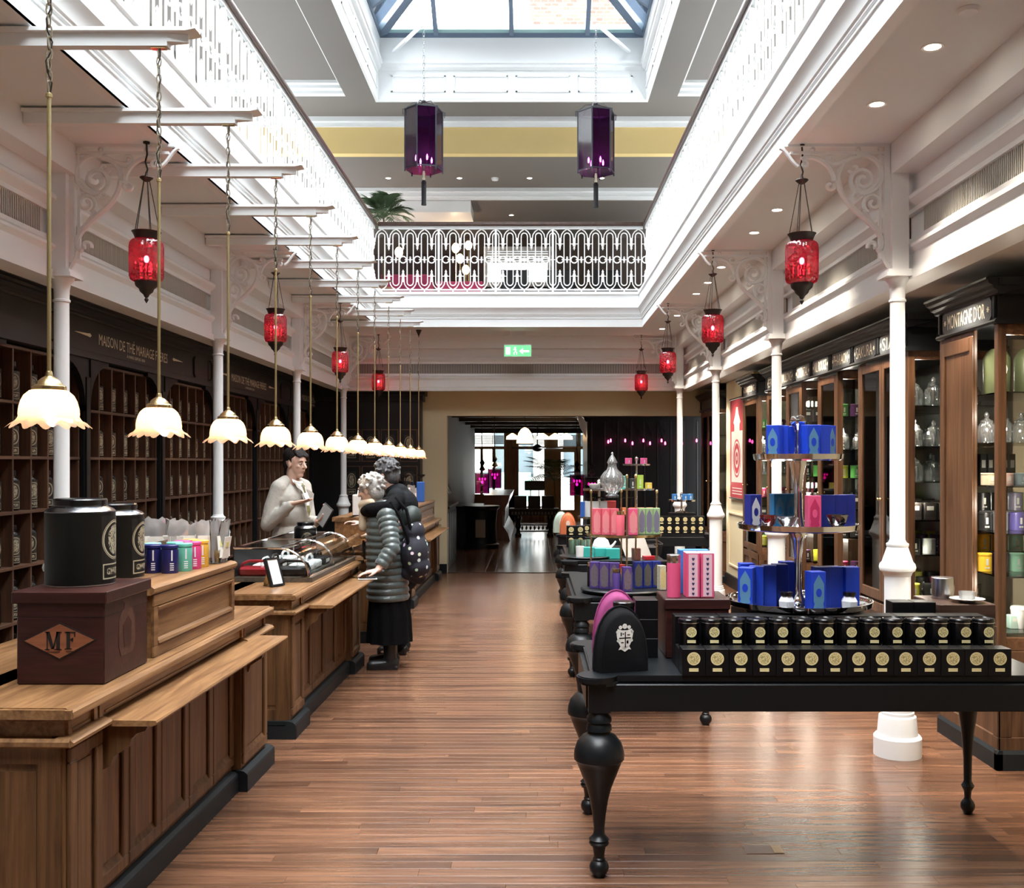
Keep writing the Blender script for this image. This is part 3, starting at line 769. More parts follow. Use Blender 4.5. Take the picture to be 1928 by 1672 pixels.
# ---------------- oak counters ----------------
def counter(lab, loc, L, dep, pn, pf, sh0, sh1, nrec, rz=-.02, deck=None):
    """local: front at x=0 looking +x, length along +y"""
    t = thing('shop_counter', lab, 'counter', loc, rz)
    T = .84
    nose = [(-.02,T-.042),(-.012,T-.040),(-.002,T-.034),(.0,T-.024),(-.002,T-.014),(-.010,T-.006),(-.022,T-.004),(-.024,T),(-.5,T),(-.5,T-.042)]
    m = MB()
    m.prism(nose, .012, L-.012, 'y')
    m.box(-dep, -.4, .012, L-.012, T-.04, T); m.box(-dep, -.024, 0, .03, T-.034, T-.004); m.box(-dep, -.024, L-.03, L, T-.034, T-.004)
    m.box(-.024, -.004, .002, .014, T-.034, T-.006); m.box(-.024, -.004, L-.014, L-.002, T-.034, T-.006)
    m.build('worktop', OAKY, t, ang=30)
    # frieze, set back, with little pilaster strips
    f = MB(); f.box(-dep+.03, -.045, .04, L-.04, .745, T-.04)
    for y in (.05, pn-.06, pn-.02, L-pf+.0, L-pf+.04, L-.08): f.box(-.045, -.035, y, y+.025, .745, T-.045)
    for (a, b) in ((.09, pn-.08), (pn+.04, L-pf-.03), (L-pf+.09, L-.1)):
        f.box(-.045, -.041, a, b, .75, .757); f.box(-.045, -.041, a, b, T-.055, T-.048)
    f.build('frieze', OAKY, t, ang=0)
    mp = [(-.04,.715),(-.012,.716),(0,.722),(0,.731),(-.008,.737),(-.03,.745),(-.06,.745),(-.06,.715)]
    MB().prism(mp, L-pf-.005, L-.012, 'y').prism([(y_, z_) for y_, z_ in [(L-.012,.715),(L,.722),(L,.736),(L-.012,.745)]], -dep+.02, -.01, 'x').build('moulding', OAKY, t, ang=30)
    m = MB().prism(mp, .012, pn+.005, 'y')
    m.prism([(y_, z_) for y_, z_ in [(.012,.715),(.012,.745),(.0,.736),(.0,.722)]], -dep+.02, -.01, 'x')
    m.build('moulding', OAKY, t, ang=30)
    MB().prism([(-.06,.712),(.135,.712),(.147,.717),(.15,.724),(.147,.731),(-.06,.733)], sh0, sh1, 'y').build('bag_shelf', OAKY, t, ang=30)
    for y in (sh0+.03, sh1-.10):
        MB().prism([(-.06,.712),(.11,.712),(.10,.69),(.07,.68),(.05,.66),(.045,.635),(.02,.62),(-.01,.60),(-.02,.57),(-.06,.55)], y, y+.035, 'y').build('shelf_corbel', OAKZ, t, ang=30)
    # body
    MB().box(-dep+.05, -.085, .045, L-.045, .1, .745).box(-dep+.05, -.040, .04, pn, .1, .72).box(-dep+.05, -.040, L-pf, L-.04, .1, .72).build('carcass', OAKZ, t, ang=0)
    def panel(y0, y1, x, z0=.17, z1=.66):
        g = MB(); w_ = .05
        g.cbox(x, x+.014, y0, y1, z0-.045, z0, .004); g.cbox(x, x+.014, y0, y1, z1, z1+.045, .004)
        g.cbox(x, x+.014, y0, y0+w_, z0, z1, .004); g.cbox(x, x+.014, y1-w_, y1, z0, z1, .004)
        # chamfered inner bead at the foot of the panel
        g.prism([(x, z0), (x+.012, z0), (x, z0+.022)], y0+w_, y1-w_, 'y')
        g.build('panel_frame', OAKZ, t, ang=0)
        MB().cbox(x-.002, x+.005, y0+w_+.018, y1-w_-.018, z0+.03, z1-.018, .003).build('raised_panel', OAKZ, t, ang=0)
    panel(.045, pn-.012, -.040); panel(L-pf+.012, L-.045, -.040)
    wdt = (L-pf-pn)/nrec
    for i in range(nrec): panel(pn+i*wdt+.004, pn+(i+1)*wdt-.004, -.085)
    # end panels facing the camera
    g = MB()
    for (a, b) in ((-.42, -.05), (-dep+.06, -.46)):
        g.box(a, b, .030, .045, .10, .165); g.box(a, b, .030, .045, .66, .715); g.box(a, a+.07, .030, .045, .165, .66); g.box(b-.07, b, .030, .045, .165, .66)
    g.build('end_panel_frame', OAKZ, t, ang=0)
    g = MB(); g.box(-.34, -.13, .036, .045, .19, .635); g.box(-dep+.16, -.54, .036, .045, .19, .635); g.build('end_panel', OAKZ, t, ang=0)
    # slate-coloured plinth
    p = MB()
    def pl(y0, y1, x):
        p.box(-dep+.03, x, y0, y1, 0, .078); p.prism([(x-.04,.104),(x-.02,.10),(x-.004,.088),(x-.0,.078),(x-.06,.078),(x-.06,.104)], y0, y1, 'y')
    pl(0, pn+.02, 0); pl(pn+.02, L-pf-.02, -.045); pl(L-pf-.02, L, 0)
    p.box(-dep+.03, -.0, -.0, .03, .0, .078); p.box(-dep+.04, -.02, .012, .05, .078, .102)
    p.build('plinth', SLATE, t, ang=0)
    if deck:
        d0, d1, dx, dz = deck
        g = MB(); g.box(dx-.42, dx-.02, d0+.02, d1-.02, T, dz-.04); g.build('raised_deck', OAKY, t, ang=0)
        g = MB(); x = dx-.02
        g.cbox(x, x+.012, d0+.02, d1-.02, T, T+.045, .003); g.cbox(x, x+.012, d0+.02, d1-.02, dz-.085, dz-.04, .003); g.box(x, x+.012, d0+.02, d0+.06, T+.045, dz-.085); g.box(x, x+.012, d1-.06, d1-.02, T+.045, dz-.085)
        g.prism([(x, T+.045), (x+.018, T+.05), (x+.014, T+.062), (x, T+.07)], d0+.06, d1-.06, 'y'); g.prism([(x, dz-.11), (x+.014, dz-.1), (x+.018, dz-.09), (x, dz-.085)], d0+.06, d1-.06, 'y')
        g.build('deck_panel_frame', OAKY, t, ang=0)
        nz = [(dx-.03,dz-.04),(dx-.01,dz-.036),(dx,dz-.025),(dx,dz-.012),(dx-.012,dz-.003),(dx-.03,dz),(dx-.3,dz),(dx-.3,dz-.04)]
        MB().prism(nz, d0, d1, 'y').box(dx-.44, dx-.25, d0, d1, dz-.04, dz).build('deck_top', OAKY, t, ang=30)
    return t
c1 = counter('near oak counter in the left foreground carrying the crate and large black canisters', (-1.425, 3.15, 0), 2.29, .84, .29, .46, .29, 1.99, 5, -.02, deck=(.80, 1.84, -.06, 1.124))
c2 = counter('middle oak counter with the curved glass display case on it', (-1.375, 5.90, 0), 2.2, .84, .34, .36, .33, 1.78, 4, -.016)
c3 = counter('oak counter just beyond the customers with a wooden till box', (-1.34, 9.05, 0), 1.85, .82, .3, .3, .3, 1.5, 4, -.012, deck=(.35, 1.6, -.08, 1.10))
c4 = counter('farthest oak counter on the left with clear bags and a blue packet on it', (-1.31, 11.2, 0), 3.05, .82, .35, .4, .35, 2.6, 5, -.010, deck=(.4, 2.75, -.06, 1.10))
# ---------------- crate with initials ----------------
cr = thing('wooden_crate', 'dark mahogany crate with initials in a lozenge on the near counter', 'crate', (-1.771, 3.495, .841))
MB().cbox(.0, .301, .0, .39, 0, .285, .004).build('body', CRATE, cr)
MB().cbox(-.014, .313, -.012, .40, .278, .320, .004).build('lid', CRATE, cr)
MB().box(.0, .302, -.0015, .0, .232, .2335).box(.3005, .302, .0, .39, .232, .2335).build('plank_seam', INK, cr, ang=0)
loz = [(.022,.150),(.149,.213),(.275,.154),(.149,.085)]
MB().prism(loz, -.003, .001, 'y').build('lozenge', INK, cr, ang=0)
cx_, cz_ = .149, .150
MB().prism([(cx_+(x-cx_)*.94, cz_+(z-cz_)*.92) for x, z in loz], -.0045, 0, 'y').build('lozenge_inlay', INLAY, cr, ang=0)
def serif(m, x, z, w, h, kind):
    y0, y1 = -.0065, -.0046
    s = .011; t_ = .004
    if kind == 'M':
        m.prism([(x+.004,z+h),(x+.015,z+h),(x+w*.5,z+h*.28),(x+w*.5,z)], y0, y1, 'y') if False else None
        m.box(x+.006, x+.010, y0, y1, z, z+h); m.box(x+w-.016, x+w-.004, y0, y1, z, z+h)
        m.prism([(x+.004,z+h),(x+.016,z+h),(x+w*.5+.004,z+h*.05),(x+w*.5-.006,z+h*.05)], y0, y1, 'y')
        m.prism([(x+w-.014,z+h),(x+w-.008,z+h),(x+w*.5+.003,z+h*.05),(x+w*.5-.002,z+h*.05)], y0, y1, 'y')
        for a, b, zz in ((0, .016, z), (w-.022, w+.002, z), (0, .016, z+h-.003), (w-.016, w+.002, z+h-.003)): m.box(x+a, x+b, y0, y1, zz, zz+.003)
    else:
        m.box(x+.006, x+.018, y0, y1, z, z+h); m.box(x, x+w, y0, y1, z+h-.004, z+h); m.box(x+w-.004, x+w, y0, y1, z+h-.018, z+h)
        m.box(x+.018, x+w-.008, y0, y1, z+h*.52, z+h*.52+.004); m.box(x+w-.012, x+w-.008, y0, y1, z+h*.42, z+h*.66); m.box(x, x+.024, y0, y1, z, z+.003)
    return m
serif(MB(), .100, .120, .055, .062, 'M').build('letter_m', INK, cr, ang=0)
serif(MB(), .168, .122, .036, .060, 'F').build('letter_f', INK, cr, ang=0)
MB().box(.108, .150, -.0062, -.0046, .112, .1135).box(.172, .200, -.0062, -.0046, .114, .1155).build('underline', INK, cr, ang=0)
st = MB()
st.prism([(.14,.07),(.25,.07),(.27,.11),(.265,.19),(.24,.23),(.22,.235),(.215,.255),(.245,.27),(.15,.27),(.175,.255),(.17,.235),(.15,.23),(.125,.19),(.12,.11)], .3008, .3022, 'x')
st.build('stencil', wood('stencil_brown', (.05,.018,.012), (.11,.045,.028), 'x', .5), cr, ang=0)
MB().prism([(.165,.10),(.225,.10),(.235,.18),(.195,.21),(.155,.18)], .3015, .3032, 'x').build('stencil_arch', CRATE, cr, ang=0)
# ---------------- big black canisters ----------------
def big_can(lab, loc, rz):
    t = thing('large_tea_canister', lab, 'canister', loc, rz)
    MB().lathe([(0,0),(.116,0),(.119,.004),(.119,.262)], n=40).build('canister', mat('canister_black', (.004,.0045,.0045), .35, spec=.3), t)
    MB().lathe([(.1195,.260),(.1195,.264),(.112,.272),(.094,.280),(.090,.283),(.090,.288),(.089,.289)], n=40, cap=False).build('shoulder', mat('tin_shoulder', (.22,.23,.25), .25, 1.0), t)
    MB().lathe([(.086,.284),(.092,.286),(.092,.304),(.088,.309),(.080,.310),(0,.311)], n=40).build('lid', TINBLK, t)
    MB().lathe([(.1196,0),(.1196,.004)], n=40, cap=False).build('base_rim', STEEL, t)
    cyl_patch('label', LABELM, t, (0,0,0), .1200, .018, .248, -.62, .62, 14)
    return t
big_can('large black tea canister standing on the crate', (-1.643, 3.70, 1.163), .08)
big_can('large black tea canister standing behind the crate canister on the raised deck', (-1.748, 4.25, 1.124), .05)
# ---------------- coloured tins ----------------
def tin(lab, loc, col, nm, group=None, rz=0, r=.036, h=.122, print_=(.75,.75,.8), lidh=.016):
    t = thing('tea_tin', lab, 'tin', loc, rz, group)
    c = mat('tin_'+nm, col, .35)
    MB().lathe([(0,0),(r-.001,0),(r,.002),(r,h-.02)], n=20).build('canister', c, t)
    MB().lathe([(r-.003,h-.02),(r-.003,h-.014),(r+.0005,h-.013),(r+.0005,h-.002),(r-.002,h),(0,h)], n=20).build('lid', c, t)
    pr = MB()
    for k in range(4): pr.box(r-.002, r+.0006, -.008+.0, .008, .014+k*.009, .018+k*.009)
    pr.box(r-.002, r+.0006, -.003, .003, .055, .10)
    pr.build('print', mat('print_'+nm, print_, .6), t, ang=0)
    return t
NAVY, MINT, PINKC, YEL, LBLUE, ORG = (.012,.016,.13), (.16,.58,.47), (.78,.07,.27), (.80,.47,.06), (.25,.55,.72), (.85,.35,.08)
tin('navy blue tin second in the front row on the near raised deck', (-1.575, 4.42, 1.124), NAVY, 'navy', rz=-1.0)
tin('navy blue tin at the left end of the front row beside the large canister', (-1.652, 4.43, 1.124), NAVY, 'navy', rz=-1.2)
tin('mint green tin in the front row on the near raised deck', (-1.545, 4.51, 1.124), MINT, 'mint', rz=-1.0)
tin('bright pink tin in the front row between the mint and yellow tins', (-1.535, 4.60, 1.124), PINKC, 'pink', rz=-1.0)
tin('yellow tin at the right end of the front row on the near raised deck', (-1.53, 4.69, 1.124), YEL, 'yellow', rz=-1.0)
tin('pale blue tin in the back row of the near raised deck', (-1.69, 4.53, 1.124), LBLUE, 'pale_blue', rz=-1)
tin('mint green tin in the back row behind the navy tins', (-1.61, 4.58, 1.124), MINT, 'mint', rz=-1)
tin('pink tin in the back row behind the mint tins', (-1.605, 4.67, 1.124), PINKC, 'pink', rz=-1)
tin('orange tin in the back row behind the yellow tin', (-1.60, 4.76, 1.124), ORG, 'orange', rz=-1)
tr = tag(MB().box(-1.89, -1.72, 4.60, 4.80, 1.1245, 1.13).box(-1.89, -1.72, 4.60, 4.603, 1.13, 1.24).box(-1.723, -1.72, 4.603, 4.80, 1.13, 1.24).box(-1.89, -1.887, 4.603, 4.80, 1.13, 1.24).build('acrylic_tray', thin_glass('pink_acrylic', (.93,.62,.72), .3), None, ang=0), 'pink tinted acrylic tray on the raised deck behind the tins', 'tray')
# cellophane bags standing in a clear tray
CELLO = thin_glass('cellophane', (.96,.96,.96), .6, .12, frost=.45)
BAGLAB = mat('bag_label', (.85,.84,.78), .5, var=.05, vscale=60)
def bag(loc, rz, tilt, h=.19, lab=None, w=.10):
    t = thing('cellophane_bag', lab or 'clear cellophane sweet bag standing in the row on the near raised deck', 'bag', loc, rz, None if lab else 'cellophane bags along the near raised deck')
    rr = random.Random(int(loc[1]*1000)); m = MB(); n = 6
    gr = []
    for j in range(7):
        z = h*j/6; th = .022*(1-(j/6)**2)+.002; row = []
        for i in range(n+1):
            x = -w/2+w*i/n; row.append((x*(1-.12*(j/6)*rr.random()), -th*(1-abs(2*i/n-1)**2)+rr.uniform(-.003,.003), z+ (rr.uniform(-.012,.012) if j == 6 else 0)))
        gr.append(row)
    vs = [p for r_ in gr for p in r_]; vs += [(p[0], -p[1]+.004, p[2]) for r_ in gr for p in r_]
    N = 7*(n+1); fs = []
    for o_ in (0, N):
        for j in range(6):
            for i in range(n): a = o_+j*(n+1)+i; fs.append((a, a+1, a+n+2, a+n+1))
    m.add(vs, fs); M = Matrix.Rotation(tilt, 4, 'X'); m.xf(M); m.build('sleeve', CELLO, t, ang=60)
    MB().box(-w*.33, w*.33, -.026, -.024, .02, .125).xf(M).build('label', BAGLAB, t, ang=0)
    MB().box(-w*.12, w*.12, -.0275, -.026, .075, .10).xf(M).build('crest', mat('crest_yellow', (.70,.66,.25), .5), t, ang=0)
    return t
bag((-1.56, 4.86, 1.13), .1, -.05, lab='clear cellophane bag with a white crested label at the front of the clear tray')
for i in range(9): bag((-1.87+.035*i, 4.84+.008*i, 1.13), random.uniform(-.5,.5), random.uniform(-.3,.1), h=random.uniform(.17,.23))
for i in range(3): bag((-1.50, 4.84+.035*i, 1.13), 1.4, random.uniform(-.1,.2), h=.2)
tag(MB().box(-1.62, -1.48, 4.80, 4.98, 1.126, 1.13).box(-1.62, -1.48, 4.80, 4.803, 1.13, 1.19).box(-1.483, -1.48, 4.803, 4.98, 1.13, 1.19).box(-1.62, -1.617, 4.803, 4.98, 1.13, 1.19).build('acrylic_tray', thin_glass('clear_acrylic', (.95,.96,.97), .4), None, ang=0), 'clear acrylic tray holding cellophane bags on the raised deck', 'tray')
# ---------------- curved glass display case ----------------
dc = thing('glass_display_case', 'low curved glass display case with a chrome frame on the middle counter', 'display case', (-1.41, 6.5, .842), -.016)
L_ = 1.5
prof = [(-.02+.0, .03)]+[(-.02-.20*(1-cos(a)), .03+.185*sin(a)) for a in [i*pi/2/10 for i in range(1, 11)]]+[(-.50, .215)]
MB().box(-.52, 0, 0, L_, 0, .028).build('base_tray', wood('case_base', (.05,.04,.03), (.12,.10,.08), 'y', .4), dc, ang=0)
g = MB(); n = len(prof); g.add([(x, 0, z) for x, z in prof]+[(x, L_, z) for x, z in prof], [(i, i+1, i+1+n, i+n) for i in range(n-1)]); g.build('curved_glass', GLASS, dc, ang=60)
for y in (.002, L_-.002):
    MB().add([(x, y, z) for x, z in prof+[(-.50, .03)]], [tuple(range(n+1))]).build('end_glass', GLASS, dc, ang=0)
MB().box(-.505, -.50, 0, L_, .03, .215).build('rear_frame', BLACK, dc, ang=0)
for y in (0, .75, L_): MB().tube([(x, y, z) for x, z in prof], .007, 6).build('chrome_rib', CHROME, dc)
MB().tube([(-.22, 0, .217), (-.22, L_, .217)], .005, 6).tube([(-.50, 0, .217), (-.50, L_, .217)], .006, 6).tube([(-.02, 0, .03), (-.02, L_, .03)], .005, 6).build('chrome_rail', CHROME, dc)
RED = mat('red_plastic', (.35,.015,.025), .25); WPL = mat('white_plastic', (.8,.84,.85), .3); BPL = mat('black_plastic', (.01,.01,.012), .3)
def dish(lab, x, y, m_, w=.20, rz=0):
    t = thing('handled_tray', lab, 'tray', (x, y, .871), rz)
    MB().cbox(-.07, .07, -w/2, w/2, 0, .055, .012).build('body', m_, t)
    MB().tube([(0, -w/2, .05), (0, -w*.45, .075), (0, -w*.25, .092), (0, w*.25, .092), (0, w*.45, .075), (0, w/2, .05)], .009, 6).build('handle', m_, t)
    for k in range(3): MB().box(.0702, .072, -w*.3+k*w*.2, -w*.3+k*w*.2+w*.14, .016, .04).build('tag', PAPER, t, ang=0)
k = 0
for y, ms in ((6.64, ((RED,'red'),(BPL,'black'))), (6.86, ((WPL,'white'),(WPL,'white'))), (7.10, ((BPL,'black'),(WPL,'white'))), (7.40, ((WPL,'white'),(BPL,'black')))):
    for j, (m_, cn) in enumerate(ms):
        k += 1
        dish('%s handled tray in the glass case, %s row from the camera, %s side' % (cn, ['first','second','third','last'][(k-1)//2], ['rear','customer'][j]), -1.80+j*.24-(.0), y, m_, .20, pi/2*(1 if y < 6.8 else 0))
# framed notice on the counter in front of the case
nf = thing('price_stand', 'small black framed price card leaning on the counter before the glass case', 'frame', (-1.575, 6.28, .842), .0)
Mx = Matrix.Translation((0,0,.006)) @ Matrix.Rotation(.5, 4, 'Z') @ Matrix.Rotation(.38, 4, 'Y') @ Matrix.Rotation(-pi/2*.75, 4, 'Z')
fm = MB(); 
for q in ((-.055,.055,0,.012),(-.055,.055,.168,.18),(-.055,-.043,.012,.168),(.043,.055,.012,.168)): fm.box(q[0], q[1], -.012, .0, q[2], q[3])
fm.box(-.055, .055, -.0, .012, 0, .18)
Mn = Matrix.Rotation(.62, 4, 'Z') @ Matrix.Rotation(-.30, 4, 'X')
def tilt_y(mb):  # lean to the left
    return mb.xf(Matrix.Rotation(1.05, 4, 'Z') @ Matrix.Rotation(-.33, 4, 'X'))
tilt_y(fm).build('frame', BPL, nf, ang=0)
tilt_y(MB().box(-.043, .043, -.008, -.006, .012, .168)).build('card', PAPER, nf, ang=0)
tilt_y(MB().add([(-.02,.012,.14),(.02,.012,.14),(.02,.012,.12),(-.02,.012,.12),(-.02,.12,.0),(.02,.12,.0),(.02,.125,.0),(-.02,.125,.0)], [(0,1,2,3),(0,4,5,1),(3,2,6,7),(4,7,6,5),(0,3,7,4),(1,5,6,2)])).build('strut', BRASS, nf, ang=0)
# canister and till items by the salesman
jc = big_can('black tea canister on the middle counter in front of the salesman', (-1.76, 8.03-.2+.05, .842), -1.2)
jc.scale = (.72, .72, .98)
# open wooden tea box and stand near customers
ob = thing('open_tea_box', 'open shallow wooden box held up towards the customers beyond the glass case', 'box', (-1.47, 8.02-.0, .842), .3)
MB().box(-.2, .12, -.1, .1, 0, .02).build('base', OAKY, ob, ang=0)
MB().add([(-.20,-.10,.02),(.10,-.10,.14),(.10,.10,.14),(-.20,.10,.02),(-.20,-.10,.05),(.10,-.10,.20),(.10,.10,.20),(-.20,.10,.05)], [(0,3,2,1),(4,5,6,7),(0,1,5,4),(1,2,6,5),(2,3,7,6),(3,0,4,7)]).build('lid', OAKY, ob, ang=0)
MB().lathe([(0,.14),(.06,.145),(.075,.16),(.075,.166),(0,.16)], (.13,-.02,.02), 18).build('pan', BRASS, ob)
MB().lathe([(.03,0),(.008,.02),(.008,.15)], (.13,-.02,.0), 12).build('pan_stem', BRONZE, ob)
# things on the third and fourth counters
TRAN = mat('paper_bag_white', (.85,.85,.84), .6)
t = thing('paper_bag_holder', 'white carrier bags standing on the third counter behind the customers', 'bag', (-1.62, 9.75, 1.10))
MB().cbox(-.10, .10, -.06, .06, 0, .20, .008).build('bag', TRAN, t, ang=0)
MB().tube([(-.06,0,.2),(-.05,0,.26),(-.01,0,.27),(.0,0,.2)], .006, 5).build('handle', TRAN, t)
tag(MB().cbox(-1.50, -1.40, 13.1, 13.16, 1.101, 1.36, .006).build('packet', mat('blue_packet', (.03,.12,.45), .4)), 'blue packet standing at the end of the farthest counter', 'packet')
t = thing('black_canister', 'black cylinder canister beside the blue packet on the farthest counter', 'canister', (-1.62, 12.95, 1.101)); MB().lathe([(0,0),(.09,0),(.09,.22)], n=20).build('canister', TINBLK, t); MB().lathe([(.093,.22),(.093,.27),(.08,.275),(0,.276)], n=20).build('lid', TINBLK, t)
t = thing('brass_scales', 'small balance scales with dark pans on the farthest counter', 'scales', (-1.58, 13.45, 1.101))
MB().lathe([(.05,0),(.05,.01),(.008,.02),(.008,.36)], n=12).tube([(-.1,0,.34),(.1,0,.34)], .005, 5).build('stand', BRONZE, t)
for s_ in (-1, 1): MB().lathe([(.002,.0),(.05,.03),(.055,.05)], (s_*.1,0,.30), 12, cap=False).build('pan', BRONZE, t)
for i in range(7):
    rr = random.Random(i)
    b_ = bag((-1.52+rr.uniform(-.04,.04), 12.0+i*.12, 1.101), rr.uniform(-.6,.6), rr.uniform(-.3,.2), h=.17+rr.random()*.06, lab='x'); b_['label'] = 'clear cellophane bag in the row along the farthest counter deck'; b_['group'] = 'cellophane bags on the farthest counter'
# ---------------- white arms and pendant lamps ----------------
ARMY = [4.1+.93*i for i in range(10)]
PX = -1.505
ORDN = ['nearest the camera', 'second from the camera', 'third from the camera', 'fourth from the camera', 'fifth from the camera', 'sixth from the camera', 'seventh from the camera', 'eighth from the camera', 'ninth from the camera', 'tenth from the camera', 'eleventh from the camera', 'farthest from the camera']
arm0 = None
for i, yy in enumerate([3.17]+ARMY):
    lab = 'white wooden arm under the left ceiling holding the pendant lamp %s' % ORDN[i]
    if arm0 is None:
        arm0 = thing('lamp_arm', lab, 'arm', (PX, yy, 3.30))
        MB().box(-1.0, .04, -.022, .022, -.03, .022).prism([(.04,-.022),(.04,.022),(.12,.006),(.12,-.006)], -.012, .022, 'z').build('beam', WHITE, arm0, ang=0)
        MB().prism([(-1.0,.022),(.12,.022),(.16,.030),(.12,.038),(-1.0,.038)], -.045, .045, 'y').build('cap_board', WHITE, arm0, ang=0)
        MB().box(-.03, .03, -.012, .012, -.036, -.03).build('hook_plate', BRASS, arm0, ang=0)
    else: dup(arm0, (PX, yy, 3.30), label=lab)
# shade glass: prismatic, peach edge
def shade_mat():
    m, n, b = nt('peach_pleated_glass'); n.nodes.remove(b); out = n.nodes['Material Output']
    tc = n.nodes.new('ShaderNodeTexCoord'); sp = n.nodes.new('ShaderNodeSeparateXYZ'); link(n, tc.outputs['Object'], sp.inputs[0])
    mr = n.nodes.new('ShaderNodeMapRange'); mr.inputs['From Min'].default_value = -.13; mr.inputs['From Max'].default_value = -.085; link(n, sp.outputs[2], mr.inputs['Value'])
    tl = n.nodes.new('ShaderNodeBsdfTranslucent'); tl.inputs[0].default_value = (.95, .52, .29, 1)
    df = n.nodes.new('ShaderNodeBsdfDiffuse'); df.inputs[0].default_value = (.95, .74, .56, 1)
    tp = n.nodes.new('ShaderNodeBsdfTransparent'); tp.inputs[0].default_value = (1, .94, .90, 1)
    gl = n.nodes.new('ShaderNodeBsdfGlossy'); gl.inputs['Roughness'].default_value = .12
    m1 = n.nodes.new('ShaderNodeMixShader'); m1.inputs[0].default_value = .25; link(n, tl.outputs[0], m1.inputs[1]); link(n, df.outputs[0], m1.inputs[2])
    fc = n.nodes.new('ShaderNodeMapRange'); fc.inputs['To Min'].default_value = .55; fc.inputs['To Max'].default_value = .12; link(n, mr.outputs[0], fc.inputs['Value'])
    m2 = n.nodes.new('ShaderNodeMixShader'); link(n, fc.outputs[0], m2.inputs[0]); link(n, m1.outputs[0], m2.inputs[1]); link(n, tp.outputs[0], m2.inputs[2])
    m3 = n.nodes.new('ShaderNodeMixShader'); m3.inputs[0].default_value = .10; link(n, m2.outputs[0], m3.inputs[1]); link(n, gl.outputs[0], m3.inputs[2])
    link(n, m3.outputs[0], out.inputs[0]); return m
SHADE = shade_mat(); BULB = emis('warm_bulb', (1.0, .72, .42), 60)
def chain_mb(z0, z1, L=.042, r=.0028, w=.009):
    m = MB(); n = max(1, int((z1-z0)/(L*.78))); st = (z1-z0)/n
    for i in range(n):
        zc = z0+st*(i+.5); pts = []
        for a in range(8):
            t_ = 2*pi*a/8; x, z = w*cos(t_), st*.62*sin(t_)
            q = (x, 0, zc+z) if i % 2 else (0, x, zc+z); pts.append(q)
        m.tube(pts, r, 4, closed=True)
    return m
def cord_mb(z0, z1, r=.0025, amp=.008):
    n = 16; return MB().tube([(amp*sin(i*1.7), amp*cos(i*1.3), z0+(z1-z0)*i/n) for i in range(n+1)], r, 4)
pl0 = thing('pendant_lamp', 'ruffled glass pendant lamp nearest the camera above the left counters', 'lamp', (PX, 3.17, 1.83))
def shade_mb():
    m = MB(); n = 72; m_ = 8
    prof = [(.040,.0),(.056,-.006),(.071,-.020),(.080,-.038),(.085,-.058),(.087,-.076),(.086,-.086)]; n = 96
    vs = []
    for (r, z) in prof:
        for i in range(n): a = 2*pi*i/n; rr = r*(1+.012*cos(a*36)); vs.append((rr*cos(a), rr*sin(a), z))
    for k, (r, z, am, wz) in enumerate(((.092,-.095,.15,.1),(.102,-.104,.55,.5),(.116,-.113,1.0,1.0))):
        for i in range(n):
            a = 2*pi*i/n; s_ = cos(a*12); rr = r+.009*am*s_; vs.append((rr*cos(a), rr*sin(a), z-.009*wz*s_))
    R = len(prof)+3
    fs = [(k*n+i, k*n+(i+1) % n, (k+1)*n+(i+1) % n, (k+1)*n+i) for k in range(R-1) for i in range(n)]
    return m.add(vs, fs)
shade_mb().build('shade', SHADE, pl0, ang=80)
MB().lathe([(.047,-.006),(.050,-.004),(.050,.008),(.046,.012),(.040,.014),(.034,.024),(.022,.034),(.012,.040),(.010,.052),(.0085,.056)], n=20).build('gallery', BRASS, pl0)
MB().lathe([(.0062,.05),(.0062,.905),(.010,.907),(.010,.917),(.004,.922)], n=10).build('rod', mat('aged_brass', (.50,.40,.20), .35, .9), pl0)
chain_mb(.92, 1.44).build('chain', mat('antique_chain', (.35,.30,.22), .35, .9), pl0)
cord_mb(.92, 1.44).build('flex', BRONZE, pl0)
MB().ell((0,0,-.055), (.024,.024,.032), 12, 8).build('bulb', BULB, pl0)
lamp('pendant_light', (0,0,-.055), (1.0,.70,.42), 4.0, size=.03, parent=pl0)
for i in range(1, 12):
    yy = 3.17+.93*i
    dup(pl0, (PX, yy, 1.83-.005*i), label='ruffled glass pendant lamp %s in the row above the left counters' % ORDN[i])
t = thing('ceiling_hook', 'small dark ceiling hook holding the farthest pendant lamp', 'hook', (PX, 3.17+.93*11, 3.25)); MB().lathe([(.003,0),(.006,.02),(.03,.075),(.04,.10),(0,.101)], n=12).build('hook', BRONZE, t)
